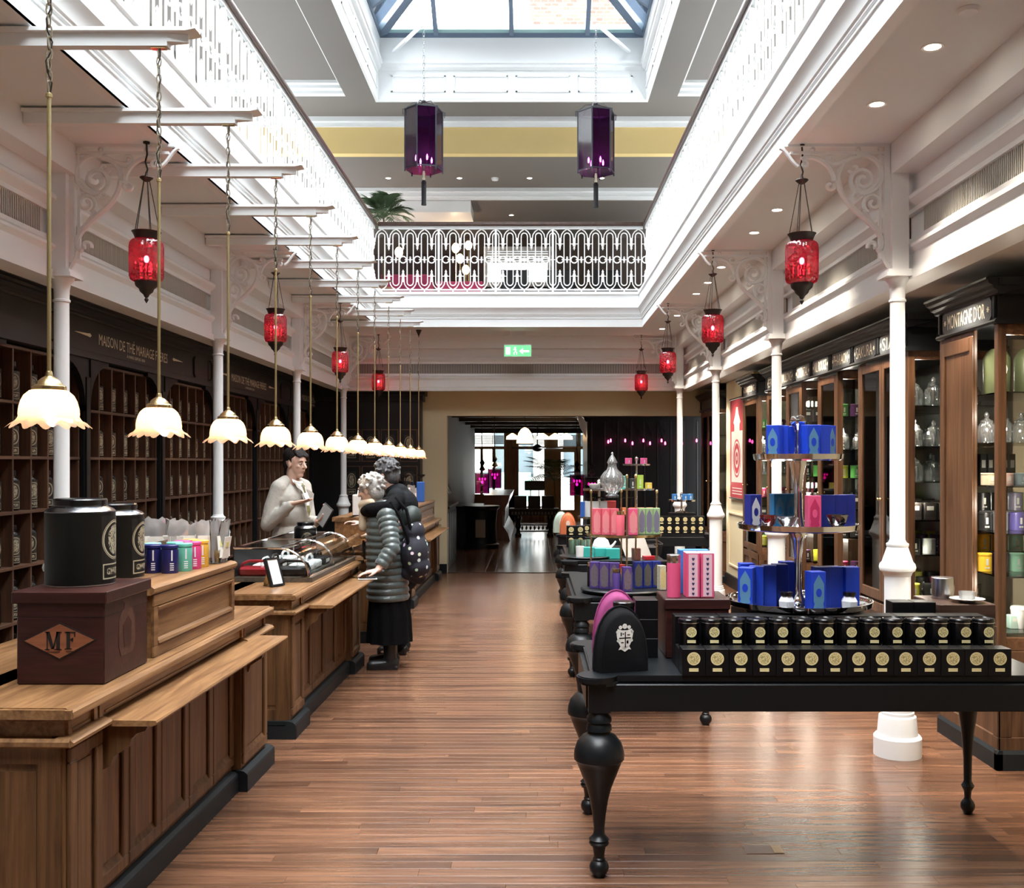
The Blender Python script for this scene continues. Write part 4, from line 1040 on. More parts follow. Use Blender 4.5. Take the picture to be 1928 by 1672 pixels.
# ---------------- ruby lanterns ----------------
def ruby_mat():
    m, n, b = nt('ruby_glass'); n.nodes.remove(b); out = n.nodes['Material Output']
    tc = n.nodes.new('ShaderNodeTexCoord'); vo = n.nodes.new('ShaderNodeTexVoronoi'); vo.inputs['Scale'].default_value = 55; link(n, tc.outputs['Object'], vo.inputs['Vector'])
    rp = n.nodes.new('ShaderNodeValToRGB'); rp.color_ramp.elements[0].position = .15; rp.color_ramp.elements[1].position = .6; link(n, vo.outputs['Distance'], rp.inputs[0])
    rp.color_ramp.elements[0].color = (.22,.012,.035,1); rp.color_ramp.elements[1].color = (.12,.004,.014,1)
    tl = n.nodes.new('ShaderNodeBsdfTranslucent'); tp = n.nodes.new('ShaderNodeBsdfTransparent'); link(n, rp.outputs[0], tl.inputs[0]); tp.inputs[0].default_value = (.62,.05,.12,1)
    df = n.nodes.new('ShaderNodeBsdfDiffuse'); link(n, rp.outputs[0], df.inputs[0])
    gl = n.nodes.new('ShaderNodeBsdfGlossy'); gl.inputs['Roughness'].default_value = .15
    m0 = n.nodes.new('ShaderNodeMixShader'); m0.inputs[0].default_value = .3; link(n, tl.outputs[0], m0.inputs[1]); link(n, df.outputs[0], m0.inputs[2])
    m1 = n.nodes.new('ShaderNodeMixShader'); m1.inputs[0].default_value = .5; link(n, m0.outputs[0], m1.inputs[1]); link(n, tp.outputs[0], m1.inputs[2])
    m2 = n.nodes.new('ShaderNodeMixShader'); m2.inputs[0].default_value = .10; link(n, m1.outputs[0], m2.inputs[1]); link(n, gl.outputs[0], m2.inputs[2])
    bp = n.nodes.new('ShaderNodeBump'); bp.inputs['Strength'].default_value = .6; bp.inputs['Distance'].default_value = .004; link(n, vo.outputs['Distance'], bp.inputs['Height'])
    for q in (gl, df): link(n, bp.outputs[0], q.inputs['Normal'])
    link(n, m2.outputs[0], out.inputs[0]); return m
RUBY = ruby_mat(); RBULB = emis('ruby_bulb', (1.0, .34, .25), 90)
rl = thing('ruby_lantern', 'red glass hanging lantern', 'lantern', (1.475, 5.6, 2.47))
flute = lambda a, r, z: 1+.06*abs(cos(a*8))
MB().lathe([(.060,.115),(.078,.125),(.085,.145),(.086,.30),(.083,.325),(.074,.340),(.062,.346)], n=64, cap=False, mod=flute).build('glass_body', RUBY, rl, ang=60)
MB().lathe([(.055,.345),(.06,.352),(.064,.365),(.074,.385),(.078,.388),(.070,.388),(.058,.36)], n=24, cap=False).build('top_ring', BRONZE, rl)
MB().lathe([(.001,.0),(.006,.008),(.012,.02),(.006,.03),(.012,.036),(.016,.046),(.034,.062),(.040,.078),(.056,.092),(.060,.104),(.062,.12),(.058,.125)], n=24, cap=False).build('bottom_cup', BRONZE, rl)
MB().lathe([(.003,.660),(.016,.664),(.036,.682),(.034,.686),(.014,.682),(.008,.70),(.005,.715)], n=18, cap=False).build('canopy_disc', BRONZE, rl)
for k in range(5):
    a = 2*pi*k/5+.3; MB().tube([(.068*cos(a), .068*sin(a), .385), (.015*cos(a), .015*sin(a), .672)], .0026, 4).build('hanging_rod', BRONZE, rl)
MB().tube([(0,0,.70),(.006,0,.73),(-.006,0,.77),(.004,0,.81),(0,0,.874)], .0050, 5).lathe([(.018,.870),(.018,.878),(.0,.880)], n=10).build('hook_chain', BRONZE, rl)
MB().ell((0,0,.24), (.014,.014,.020), 10, 6).build('bulb', RBULB, rl)
lamp('lantern_light', (0,0,.24), (1.0,.12,.10), 1.3, size=.02, parent=rl)
rl['label'] = 'red glass hanging lantern by the nearest right-hand column'
for i, yy in enumerate(CY):
    if i: dup(rl, (1.475, yy, 2.47), label='red glass hanging lantern by the %s right-hand column' % ORD[i])
    dup(rl, (-2.105, yy-.05, 2.47), label='red glass hanging lantern by the %s left-hand column' % ORD[i])
# ---------------- purple lanterns ----------------
PURP = thin_glass('purple_glass', (.10,.014,.11), .0, .10, frost=.06, fres=.25); BLKM = mat('lantern_metal', (.03,.032,.04), .4, .5)
MBULB = emis('magenta_bulb', (1.0, .55, .9), 160)
pz = thing('purple_lantern', 'tall hexagonal purple glass lantern on the left below the skylight', 'lantern', (-1.416, 13.2, 5.34))
R_ = .245; H_ = .82
hx = [(R_*cos(radians(60*k+15)), R_*sin(radians(60*k+15))) for k in range(6)]
for k in range(6):
    p, q = hx[k], hx[(k+1) % 6]
    MB().add([(p[0],p[1],.06),(q[0],q[1],.06),(q[0],q[1],H_),(p[0],p[1],H_)], [(0,1,2,3)]).build('pane', PURP, pz, ang=0)
    MB().tube([(p[0],p[1],.02),(p[0],p[1],H_+.01)], .012, 4).build('corner_bar', BLKM, pz)
    MB().tube([(p[0],p[1],.06),(q[0],q[1],.06)], .010, 4).tube([(p[0],p[1],H_),(q[0],q[1],H_)], .012, 4).tube([(0,0,H_+.11),(p[0]*.6,p[1]*.6,H_+.09),(p[0],p[1],H_),(p[0]*1.12,p[1]*1.12,H_+.0),(p[0]*1.1,p[1]*1.1,H_-.07)], .006, 4).build('frame', BLKM, pz)
MB().add([(x, y, .045) for x, y in hx], [tuple(range(6))]).build('pane', PURP, pz, ang=0)
MB().ell((0,0,H_+.12), (.03,.03,.02)).build('finial', BLKM, pz)
for k in range(4):
    a = pi/2*k+.5; MB().tube([(0,0,.07),(.1*cos(a),.1*sin(a),.09),(.11*cos(a),.11*sin(a),.16)], .006, 4).build('candle_arm', BRASS, pz)
    MB().lathe([(.008,.16),(.012,.20),(.001,.235)], (.11*cos(a),.11*sin(a),0), 8, cap=False).build('bulb', MBULB, pz)
MB().lathe([(.012,.04),(.018,.0),(.012,-.03),(.02,-.06),(.012,-.08)], n=10).build('glass_drop', CREAMINK, pz)
MB().lathe([(.02,-.08),(.032,-.10),(.030,-.37),(.034,-.40),(0,-.40)], n=12).build('tassel', mat('black_tassel', (.01,.01,.012), .9), pz)
chain_mb(H_+.13, 1.93, .06, .004, .013).build('chain', STEEL, pz)
lamp('candle_light', (0,0,.2), (1,.3,.8), 2, size=.05, parent=pz)
pz2 = dup(pz, (.811, 13.2, 5.31), label='tall hexagonal purple glass lantern on the right below the skylight')
for x0, x1, s_ in ((-1.95, -1.416, 'left'), (1.35, .811, 'right')):
    tag(MB().prism([(min(x0,x1), 14.06),(min(x0,x1)+.05, 14.06),(max(x0,x1), 13.18),(max(x0,x1)-.03, 13.18)] if s_ == 'left' else [(x0, 14.06),(x0-.05, 14.06),(x1, 13.18),(x1+.03, 13.18)], 7.25, 7.29, 'z').build('lantern_arm', WHITE, None, ang=0), 'white diagonal arm under the skylight carrying the %s purple lantern' % s_, 'arm')
# ---------------- exit sign ----------------
t = thing('exit_sign', 'green illuminated exit sign hanging under the far balcony ceiling', 'sign', (-.205, 13.5, 3.0))
MB().cbox(-.185, .185, -.03, .03, 0, .17, .006).build('housing', WHITE, t)
MB().box(-.175, .175, -.033, -.030, .012, .155).build('face', emis('exit_green', (.18,.75,.30), 1.1), t, ang=0)
ex = MB(); y0, y1 = -.036, -.033
ex.box(-.155, -.10, y0, y1, .035, .13); ex.build('door_symbol', emis('exit_white', (.85,1,.9), 2.0), t, ang=0)
m = MB(); m.ell((-.035,-.035,.122), (.012,.002,.012), 8, 6); m.tube([(-.04,-.035,.11),(-.03,-.035,.075),(-.05,-.035,.055),(-.045,-.035,.03)], .007, 4).tube([(-.03,-.035,.075),(-.01,-.035,.06),(-.015,-.035,.035)], .006, 4).tube([(-.06,-.035,.095),(-.035,-.035,.105),(-.015,-.035,.09)], .005, 4)
m.build('running_figure', emis('exit_white', (.85,1,.9), 2.0), t)
MB().prism([(.02,.078),(.07,.118),(.07,.09),(.15,.09),(.15,.066),(.07,.066),(.07,.04)], y0, y1, 'y').build('arrow', emis('exit_white', (.85,1,.9), 2.0), t, ang=0)
MB().box(-.1, -.09, -.005, .005, .17, .35).box(.09, .1, -.005, .005, .17, .35).build('hanger', WHITE, t, ang=0)
# ---------------- downlights ----------------
SPOTE = emis('downlight_glow', (1.0, .86, .66), 40)
dl0 = thing('downlight', 'recessed ceiling spotlight glowing warm under the right balcony', 'downlight', (0,0,0), group='downlights under the right balcony')
MB().lathe([(.034,-.002),(.046,-.004),(.048,0),(.036,.001)], n=20, cap=False).build('rim', WHITE, dl0)
MB().lathe([(0,-.001),(.034,-.001)], n=18, cap=False).build('lens', SPOTE, dl0)
def dpos(px, py, z):
    D = (z-1.6)*1920/(872-py); return ((px-1004)*D/1920, D)
first_ = True
def dls(pts, z, label, group, power, ang=100):
    global first_
    for (x, y) in pts:
        if first_: o = dl0; o.location = (x, y, z); first_ = False; o['label'] = label; o['group'] = group
        else: o = dup(dl0, (x, y, z), label=label, group=group)
        if power: lamp('downlight_beam', (0, 0, -.02), (1.0,.86,.70), power*2.6, 'SPOT', .04, (0,0,0), ang, .7, parent=o)
A_ = [dpos(px, py, 3.35) for px, py in ((1756,88),(1651,196),(1463,395),(1420,438),(1358,503),(1333,532),(1311,553),(1275,594),(1247,619))]
dls(A_, 3.349, 'warm recessed spotlight in the ceiling under the right balcony', 'downlights under the right balcony', 20)
B_ = [(2.22, 4.92+.715*i) for i in range(-1, 13)]
dls(B_, 2.664, 'warm recessed spotlight in the low ceiling over the right cabinets', 'downlights over the right cabinets', 8, 120)
C2 = [((px-1004)*16.1/1920, 16.1) for px in (731, 865, 997, 1133)]
dls(C2, 6.099, 'warm recessed spotlight in the upper storey ceiling beyond the void', 'downlights in the upper storey', 10)
dls([((963-1004)*17.8/1920, 17.8)], 5.929, 'lone warm spotlight in the lower brown ceiling of the upper storey', None, 4)
o = [x for x in bpy.data.objects if x.get('label', '').startswith('lone warm')][0]
if 'group' in o: del o['group']
t = thing('smoke_detector', 'white smoke detector between the upper storey spotlights', 'detector', ((932-1004)*16.1/1920, 16.1, 6.06)); MB().lathe([(0,0),(.05,.005),(.06,.03),(.06,.039)], n=16, cap=False).build('housing', WHITE, t)
t = thing('smoke_detector', 'flat white ceiling sensor near the nearest spotlight under the right balcony', 'detector', (*[ (px-1004)*1.75/ (872-18) for px in (1823,)], 1.75*1920/854, 3.335)); MB().lathe([(0,0),(.035,.002),(.045,.014)], n=16, cap=False).build('housing', WHITE, t)
# ---------------- right-hand cabinets ----------------
CX_ = 2.42; CBK = 3.06
def carton(lab, loc, w, d, h, m_, name='tea_carton', group=None, rz=0, cat='box', panel=None, pm=None, top=None, deco=None):
    t = thing(name, lab, cat, loc, rz, group)
    MB().cbox(-w/2, w/2, -d/2, d/2, 0, h, min(.0015, w*.05)).build('box', m_, t, ang=0)
    if top is not None: MB().box(-w/2, w/2, -d/2, d/2, h, h+.002).build('lid', top, t, ang=0)
    if panel: # ogee-topped label on the front
        a, z0, z1 = panel
        q = [(-a,z0+.012),(0,z0),(a,z0+.012),(a*.8,z0+.028),(a,z0+.04),(a,z1-.04),(a*.75,z1-.028),(a*.55,z1-.02),(0,z1),(-a*.55,z1-.02),(-a*.75,z1-.028),(-a,z1-.04),(-a,z0+.04),(-a*.8,z0+.028)]
        MB().prism(q, -d/2-.0012, -d/2, 'y').build('label', pm, t, ang=0)
        if deco: MB().prism([(a*.55*cos(k*pi/6)*(1 if 1 else 0), (z0+z1)/2+.018*sin(k*pi/6)) for k in range(12)] , -d/2-.0020, -d/2-.0012, 'y').build('crest', deco, t, ang=0)
    return t
SIGNBG = mat('sign_slate', (.045, .052, .058), .5)
def sign_text(parent, s_, yc, zc, w, h):
    # faces -x (towards the aisle)
    oc = [(-w/2, -h*.30), (-w/2+h*.2, -h/2), (w/2-h*.2, -h/2), (w/2, -h*.30), (w/2, h*.30), (w/2-h*.2, h/2), (-w/2+h*.2, h/2), (-w/2, h*.30)]
    MB().prism([(yc+a, zc+b) for a, b in oc], -.008, 0, 'x').build('sign_plate', SIGNBG, parent, ang=0)
    M = Matrix.Translation((-.0085, yc, zc)) @ Matrix.Rotation(-pi/2, 4, 'Z')
    if not s_: return
    text_mb(s_, w*.76, h*.66, .001, M).build('lettering', CREAMINK, parent, ang=0)
    for e_ in (-1, 1):
        m = MB()
        for k in range(3):
            a = k*pi/3+.26; dx, dz = .016*cos(a), .016*sin(a); p = Vector((dx, dz)); q = Vector((-dz, dx))*.18
            m.prism([(yc+e_*w*.44+p[0]+q[0], zc+p[1]+q[1]), (yc+e_*w*.44+p[0]-q[0], zc+p[1]-q[1]), (yc+e_*w*.44-p[0]-q[0], zc-p[1]-q[1]), (yc+e_*w*.44-p[0]+q[0], zc-p[1]+q[1])], -.0095, -.0085, 'x')
        m.build('asterisk', CREAMINK, parent, ang=0)
def header(parent, y0, y1, signs, xf=0.0):
    """black fascia with cornice, local x: 0 is the aisle face, +x to the wall"""
    f = MB(); f.box(xf, .64, y0, y1, 2.335, 2.50)
    f.build('fascia', BLACK, parent, ang=0)
    c = MB()
    pr = [(xf,2.475),(xf-.02,2.48),(xf-.025,2.495),(xf-.045,2.505),(xf-.05,2.52),(xf-.07,2.53),(xf-.075,2.548),(xf-.085,2.55),(xf-.085,2.56),(xf+.3,2.56)]
    c.prism(pr, y0-.05, y1+.03, 'y'); c.box(xf+.02, .64, y0-.04, y0, 2.475, 2.56); c.box(xf-.02, .64, y0-.06, y0-.03, 2.52, 2.56)
    c.build('cornice', BLACK, parent, ang=20)
    b = MB().prism([(xf,2.325),(xf-.02,2.328),(xf-.028,2.338),(xf-.02,2.35),(xf,2.355)], y0-.02, y1, 'y').box(xf-.02, .64, y0-.025, y0, 2.325, 2.352)
    b.build('bead', BLACK, parent, ang=20)
    n = len(signs); w = (y1-y0)/n
    for i, s_ in enumerate(signs):
        yc = y1-w*(i+.5)
        if xf: pass
        sign_text(parent, s_, yc, 2.415, w*.84, .128)
        MB().cbox(xf-.016, xf, yc+w/2-.035, yc+w/2-.012, 2.36, 2.475, .004).build('fascia_corbel', BLACK, parent, ang=0)
        MB().cbox(xf-.016, xf, yc-w/2+.012, yc-w/2+.035, 2.36, 2.475, .004).build('fascia_corbel', BLACK, parent, ang=0)
def cabinet_unit(parent, y0, y1, panel_from=None, doors=1, side='glass'):
    """glazed projecting unit: local coords, aisle face x=0"""
    D_ = .64
    MB().box(.005, D_, y0+.005, y1, 0, .10).prism([(y0-.012,0),(y0-.012,.085),(y0+.0,.105),(y0+.02,.105),(y0+.02,0)], -.012, D_, 'x').prism([(-.012,0),(-.012,.085),(0,.105),(.02,.105),(.02,0)], y0-.012, y1+.01, 'y').build('plinth', SLATE, parent, ang=0)
    MB().box(.012, D_, y0+.012, y1-.005, .1, .62).build('base_cupboard', CABZ, parent, ang=0)
    g = MB()
    for (a, b) in ((y0, (y0+y1)/2-.005), ((y0+y1)/2+.005, y1)):
        g.cbox(0, .014, a, b, .1, .17, .003); g.cbox(0, .014, a, b, .55, .62, .003); g.cbox(0, .014, a, a+.06, .17, .55, .003); g.cbox(0, .014, b-.06, b, .17, .55, .003)
    g.cbox(.0, D_, y0, y0+.012, .1, .17, .003); g.cbox(0, D_, y0, y0+.012, .55, .62, .003); g.cbox(0, .07, y0, y0+.012, .17, .55, .003); g.cbox(D_-.07, D_, y0, y0+.012, .17, .55, .003)
    g.build('base_frame', CABZ, parent, ang=0)
    # posts
    for (a, b, c, d) in ((0, .045, y0, y0+.045), (0, .045, y1-.045, y1), (D_-.045, D_, y0, y0+.045)):
        MB().cbox(a, b, c, d, .62, 2.335, .003).build('post', CABZ, parent, ang=0)
    MB().cbox(.045, D_-.045, y0+.002, y0+.035, 2.27, 2.335, .003).build('side_rail', CABY, parent, ang=0); MB().cbox(.045, D_-.045, y0+.002, y0+.035, .62, .69, .003).build('side_rail', CABY, parent, ang=0)
    MB().box(.03, D_-.03, y0+.016, y0+.019, .68, 2.28).build('side_glass', GLASS, parent, ang=0)
    MB().box(.03, D_-.03, y1-.019, y1-.016, .68, 2.28).build('side_glass', GLASS, parent, ang=0)
    ye = y1-.045
    if panel_from:
        MB().cbox(0, .02, panel_from, ye, .62, 2.335, .003).build('oak_panel', CABZ, parent, ang=0)
        MB().cbox(-.01, .0, panel_from, panel_from+.04, .62, 2.3, .003).cbox(-.01, 0, ye-.04, ye, .62, 2.3, .003).cbox(-.01, 0, panel_from+.04, ye-.04, 2.22, 2.3, .003).cbox(-.01, 0, panel_from+.04, ye-.04, .62, .70, .003).build('panel_frame', CABZ, parent, ang=0)
    else:
        w = (ye-y0-.045)/doors
        for i in range(doors):
            a = y0+.045+w*i+.002; b = a+w-.004
            g = MB().cbox(.0, .025, a, a+.045, .64, 2.31, .003).cbox(0, .025, b-.045, b, .64, 2.31, .003).cbox(0, .025, a+.045, b-.045, 2.25, 2.31, .003).cbox(0, .025, a+.045, b-.045, .64, .71, .003)
            dr = g.build('door', CABZ, parent, ang=0)
            MB().box(.010, .013, a+.04, b-.04, .70, 2.26).build('pane', GLASS, dr, ang=0)
            kb = MB(); kb.ell((-.014, (b-.022) if i == 0 else (a+.022), 1.35), (.012,.010,.010), 8, 6); kb.build('knob', BRASS, dr)
    MB().box(D_-.02, D_, y0, y1, .62, 2.335).build('back', mat('cabinet_back', (.05,.042,.035), .4), parent, ang=0)
    [lamp('cabinet_light', (.075, y0+.075, zz), (1,.90,.76), 3.2, size=.03, parent=parent) for zz in (2.24, 1.86, 1.36, .92)]
    ls = MB()
    for q in range(40): ls.box(.046, .052, y0+.046, y0+.052, .72+q*.039, .732+q*.039)
    ls.build('light_strip', emis('strip_led', (1,.8,.5), 3), parent, ang=0, recalc=False)['kind'] = 'stuff'
    MB().cbox(.09, .19, y0+.09, y0+.19, 2.29, 2.335, .004).build('light_fitting', STEEL, parent, ang=0)
    for z in (.71, 1.005, 1.23, 1.48, 1.71, 1.975):
        MB().box(.03, D_-.025, y0+.03, y1-.03, z-.008, z).build('glass_shelf', GREENGLASS, parent, ang=0)
names_ = {}
def mtin(lab, loc, col, nm, group, sq=False, r=.040, h=.10):
    key = ('mtin', nm, sq, r, h)
    if key in names_: return dup(names_[key], loc, label=lab, group=group)
    t = thing('tea_tin', lab, 'tin', loc, random.uniform(-.2, .2), group)
    c = mat('tinc_'+nm, col, .35)
    MB().lathe([(0,0),(r,0),(r,h*.84)], n=16).build('canister', c, t)
    MB().lathe([(r-.003,h*.84),(r-.003,h*.87),(r+.001,h*.875),(r+.001,h*.97),(r-.003,h),(0,h)], n=16).build('lid', c, t)
    m = MB(); m.box(-.006, .006, -r-.0006, -r+.002, h*.35, h*.7).box(-.012, .012, -r+.0002, -r+.002, h*.16, h*.24); m.build('print', mat('print_pale', (.65,.65,.60), .6), t, ang=0)
    names_[key] = t; return t
def stopper_jar(lab, loc, group, s_=1.0):
    key = ('jar', s_)
    if key in names_: return dup(names_[key], loc, rz=random.random(), label=lab, group=group)
    t = thing('glass_jar', lab, 'jar', loc, 0, group)
    rib = lambda a, r, z: 1+.05*cos(a*12)
    MB().lathe([(.0,.004),(.045*s_,.0),(.052*s_,.01*s_),(.055*s_,.05*s_),(.052*s_,.10*s_),(.035*s_,.12*s_),(.030*s_,.128*s_)], n=24, mod=rib, cap=False).build('body', GLASSW, t)
    MB().lathe([(.037*s_,.128*s_),(.037*s_,.134*s_),(.022*s_,.142*s_),(.010*s_,.152*s_),(.016*s_,.165*s_),(.011*s_,.182*s_),(.001,.19*s_)], n=16, mod=rib, cap=False).build('stopper', GLASSW, t)
    names_[key] = t; return t
def pack(lab, loc, w, d, h, col, nm, group):
    key = ('pack', w, d, h, nm)
    if key in names_: return dup(names_[key], loc, label=lab, group=group)
    t = carton(lab, loc, w, d, h, mat('pack_'+nm, col, .45), name='tea_packet', group=group)
    MB().box(-w*.3, w*.3, -d/2-.001, -d/2, h*.55, h*.8).build('print', mat('print_pale', (.65,.65,.60), .6), t, ang=0)
    names_[key] = t; return t
# nearest cabinet
cabA = thing('display_cabinet', 'nearest oak display cabinet at the right edge under the sign starting with an M', 'cabinet', (CX_, 5.31, 0))
cabinet_unit(cabA, 0, .76, panel_from=.29); header(cabA, 0, .76, ["MONTAGNE D'OR"])
W1 = 'on the %s shelf of the nearest cabinet'
rows = [(1.231, 5.62, [((.012,.012,.012),'black'),((.30,.31,.34),'grey'),((.10,.08,.30),'purple'),((.72,.72,.06),'lemon'),((.75,.74,.72),'white'),((.75,.10,.28),'rose')], 'fourth'),
        (1.006, 5.62, [((.85,.50,.04),'amber'),((.05,.012,.05),'aubergine'),((.38,.68,.50),'pale mint'),((.50,.05,.07),'red'),((.012,.012,.012),'black'),((.3,.3,.32),'grey')], 'fifth')]
for z, yv, cs, sn in rows:
    for k, (c, nm) in enumerate(cs): mtin('%s tin in the front row %s' % (nm, W1 % sn), (2.485+.090*k, yv, z), c, nm, 'tins in the nearest cabinet')
for z, cs, sn in ((1.335, [((.012,.012,.012),'black'),((.012,.012,.012),'black'),((.20,.19,.28),'slate purple'),((.72,.72,.06),'lemon'),((.35,.1,.1),'maroon')], 'fourth'), (1.105, [((.85,.50,.04),'amber'),((.70,.40,.05),'ochre'),((.20,.55,.45),'sea green'),((.35,.22,.12),'tan'),((.6,.1,.2),'rose')], 'fifth')):
    rs = tag(MB().cbox(2.49, 2.98, 5.70, 5.80, z-.105, z-.001, .002).build('display_step', mat('clear_step', (.12,.12,.12), .2)), 'clear step under the back row of tins %s' % (W1 % sn), 'stand')
    for k, (c, nm) in enumerate(cs): mtin('%s tin raised at the back, %s from the aisle, nearest cabinet, %s shelf' % (nm, ['first','second','third','fourth','fifth'][k], sn), (2.53+.095*k, 5.75, z), c, nm, 'tins in the nearest cabinet')
for k in range(6): stopper_jar('cut glass jar with a stopper on the second shelf of the nearest right-hand cabinet', (2.49+.095*k, 5.60+.02*(k % 2), 1.711), 'glass jars in the nearest cabinet', 1.0 if k % 2 else .9)
for k, (c, nm) in enumerate((((.30,.32,.16),'olive'),((.28,.30,.15),'olive'))):
    t = thing('numbered_tea_tin', 'large olive tin numbered %s at the top of the nearest cabinet' % ('nine', 'four')[k], 'tin', (2.545+.17*k, 5.60, 1.976))
    MB().lathe([(0,0),(.07,0),(.07,.20),(.05,.235),(.03,.25),(0,.25)], n=24).build('canister', mat('olive_tin', (.10,.12,.055), .35), t)
    text_mb(('9','4')[k], .055, .10, .001, Matrix.Translation((0,-.0705,.12)), bold=True).build('numeral', CREAMINK, t, ang=0)
for k, (c, nm) in enumerate((((.60,.50,.35),'sand'),((.75,.45,.40),'salmon'),((.25,.30,.35),'blue-grey'),((.60,.15,.12),'brick red'),((.02,.02,.02),'black'),((.6,.5,.4),'beige'))):
    mtin('squat %s pot on the third shelf of the nearest right-hand cabinet' % nm, (2.485+.09*k, 5.56, 1.481), c, 'pot '+nm, 'squat pots in the nearest cabinet', r=.042, h=.065)
for k in range(5): pack('dark book-shaped box standing behind the squat pots in the nearest cabinet', (2.50+.04*k, 5.72, 1.481), .034, .12, .17, (.015,.016,.018), 'bookblack', 'dark boxes in the nearest cabinet')
t = thing('travel_mug', 'white lidded travel mug low in the nearest right-hand cabinet', 'mug', (2.62, 5.50, .711))
MB().lathe([(0,0),(.034,0),(.043,.10)], n=20).build('cup', PORC, t); MB().lathe([(.045,.10),(.045,.108),(.040,.118),(0,.118)], n=20).build('lid', PORC, t)
for k in range(4):
    pack('pink packet on the lowest ledge of the nearest cabinet', (2.50+.09*k, 5.50+.02*k, .711-.0), .07, .02, .05, (.80,.22,.38), 'pinkpk', 'pink packets in the nearest cabinet') if k > 1 else pack('pale green glass tumbler box low in the nearest cabinet', (2.50+.09*k, 5.50, .711), .06, .06, .07, (.45,.62,.55), 'greenpk', 'pale green boxes in the nearest cabinet')
# long cabinet run
cabB = thing('display_cabinet', 'long oak display cabinet run with black signed fascia along the right wall', 'cabinet', (CX_, 6.58, 0))
units = [(0, 1.02, 2), (1.53, 2.10, 1), (2.62, 3.18, 1), (3.62, 3.98, 1)]
for (a, b, dn) in units: cabinet_unit(cabB, a, b, doors=dn)
header(cabB, 0, 3.98, ['AMOUR', 'EROS', 'WULONG', 'ORIENTAL', 'NIL ROUGE', 'PHARAON', 'SAKURA', 'SIAM'][1:])
for (a, b) in ((1.02, 1.53), (2.10, 2.62), (3.18, 3.62)):
    MB().box(.30, .32, a, b, 1.0, 2.335).build('recess_glass', GLASS, cabB, ang=0)
    MB().box(.62, .64, a, b, .0, 2.335).build('back', MATS['cabinet_back'], cabB, ang=0)
    MB().box(.26, .62, a, b, 0, .95).build('recess_base', CABZ, cabB, ang=0)
    for z in (.95+.28, 1.48, 1.71, 1.975): MB().box(.33, .61, a, b, z-.008, z).build('glass_shelf', GREENGLASS, cabB, ang=0)
cabC = thing('display_cabinet', 'short oak display cabinet between the long run and the red banner', 'cabinet', (CX_, 10.98, 0)); cabinet_unit(cabC, 0, .80, doors=1); header(cabC, 0, .80, ['DARJEELING'])
cabD = thing('display_cabinet', 'farthest oak display cabinet beyond the red banner', 'cabinet', (CX_, 13.60, 0)); cabinet_unit(cabD, 0, 1.1, doors=2); header(cabD, 0, 1.1, [''])
pal = [((.02,.02,.022),'black'),((.02,.02,.022),'black'),((.45,.03,.10),'crimson'),((.10,.35,.08),'green'),((.72,.72,.06),'lemon'),((.10,.08,.30),'purple'),((.75,.74,.72),'white'),((.75,.10,.28),'rose'),((.05,.012,.05),'aubergine')]
def fill(y0, y1, tagname, x0=2.50, x1=2.95):
    rr = random.Random(int(y0*100))
    for z in (.711, 1.006, 1.231, 1.481, 1.711, 1.976):
        kind = rr.choice(['jar', 'jar', 'tin', 'dark']) if z > 1.3 else rr.choice(['tin', 'dark', 'tin'])
        if z == 1.711: kind = 'jar'
        for yv in ([y0+.12] if y1-y0 < .65 else [y0+.12, (y0+y1)/2, y1-.15]):
            x = x0
            while x < x1:
                if kind == 'jar': stopper_jar('cut glass stoppered jar inside %s' % tagname, (x, yv, z), 'glass jars inside '+tagname, rr.choice([.9, 1.0])); x += .13
                elif kind == 'tin':
                    c, nm = rr.choice(pal); mtin('%s tin inside %s' % (nm, tagname), (x, yv, z), c, nm, 'tins inside '+tagname); x += .10
                else: pack('dark tea box inside %s' % tagname, (x, yv, z), .075, .075, .11 if z != 1.481 else .17, (.03,.024,.022), 'darkbox', 'dark boxes inside '+tagname); x += .095
fill(6.58, 7.60, 'the first projecting unit of the long cabinet run')
fill(8.11, 8.68, 'the second projecting unit of the long cabinet run')
fill(9.20, 9.76, 'the third projecting unit of the long cabinet run')
fill(10.98, 11.78, 'the short cabinet before the red banner')
for yv, nm in ((7.85, 'first'), (8.93, 'second')):
    for z in (1.231, 1.481, 1.711):
        for k in range(3): stopper_jar('cut glass stoppered jar in the %s recess of the long cabinet run' % nm, (2.80+.0*k, yv-.15+.15*k, z), 'glass jars in the %s recess' % nm, 1.0)
# red banner
bn = thing('wall_banner', 'red and white hanging banner with a round emblem on the right wall', 'banner', (2.545, 12.72, 1.16))
RB = mat('banner_red', (.42,.035,.055), .7, var=.06); WB = mat('banner_white', (.62,.58,.55), .7)
MB().box(-.004, 0, -.43, .43, 0, 1.24).build('cloth', RB, bn, ang=0)
MB().prism([(-.34,.2),(.34,.2),(.34,.84),(.16,.84),(.16,.92),(.22,.95),(.10,1.05),(.05,1.14),(-.05,1.14),(-.10,1.05),(-.22,.95),(-.16,.92),(-.16,.84),(-.34,.84)], -.0055, -.004, 'x').build('canister_print', WB, bn, ang=0)
for r0, r1 in ((.24,.215),(.19,.12),(.08,.03)):
    MB().lathe([(r1,-.0065),(r0,-.0065)], (0,0,.5), 28, axis='x', cap=False).build('emblem_ring', RB, bn)
MB().tube([(-.003,-.46,1.25),(-.003,.46,1.25)], .012, 6).tube([(-.003,-.46,-.005),(-.003,.46,-.005)], .012, 6).build('rod', BRONZE, bn)
for z in (.05, .085, .12): MB().box(-.0052, -.004, -.3, .3, z, z+.012).build('text_line', WB, bn, ang=0)
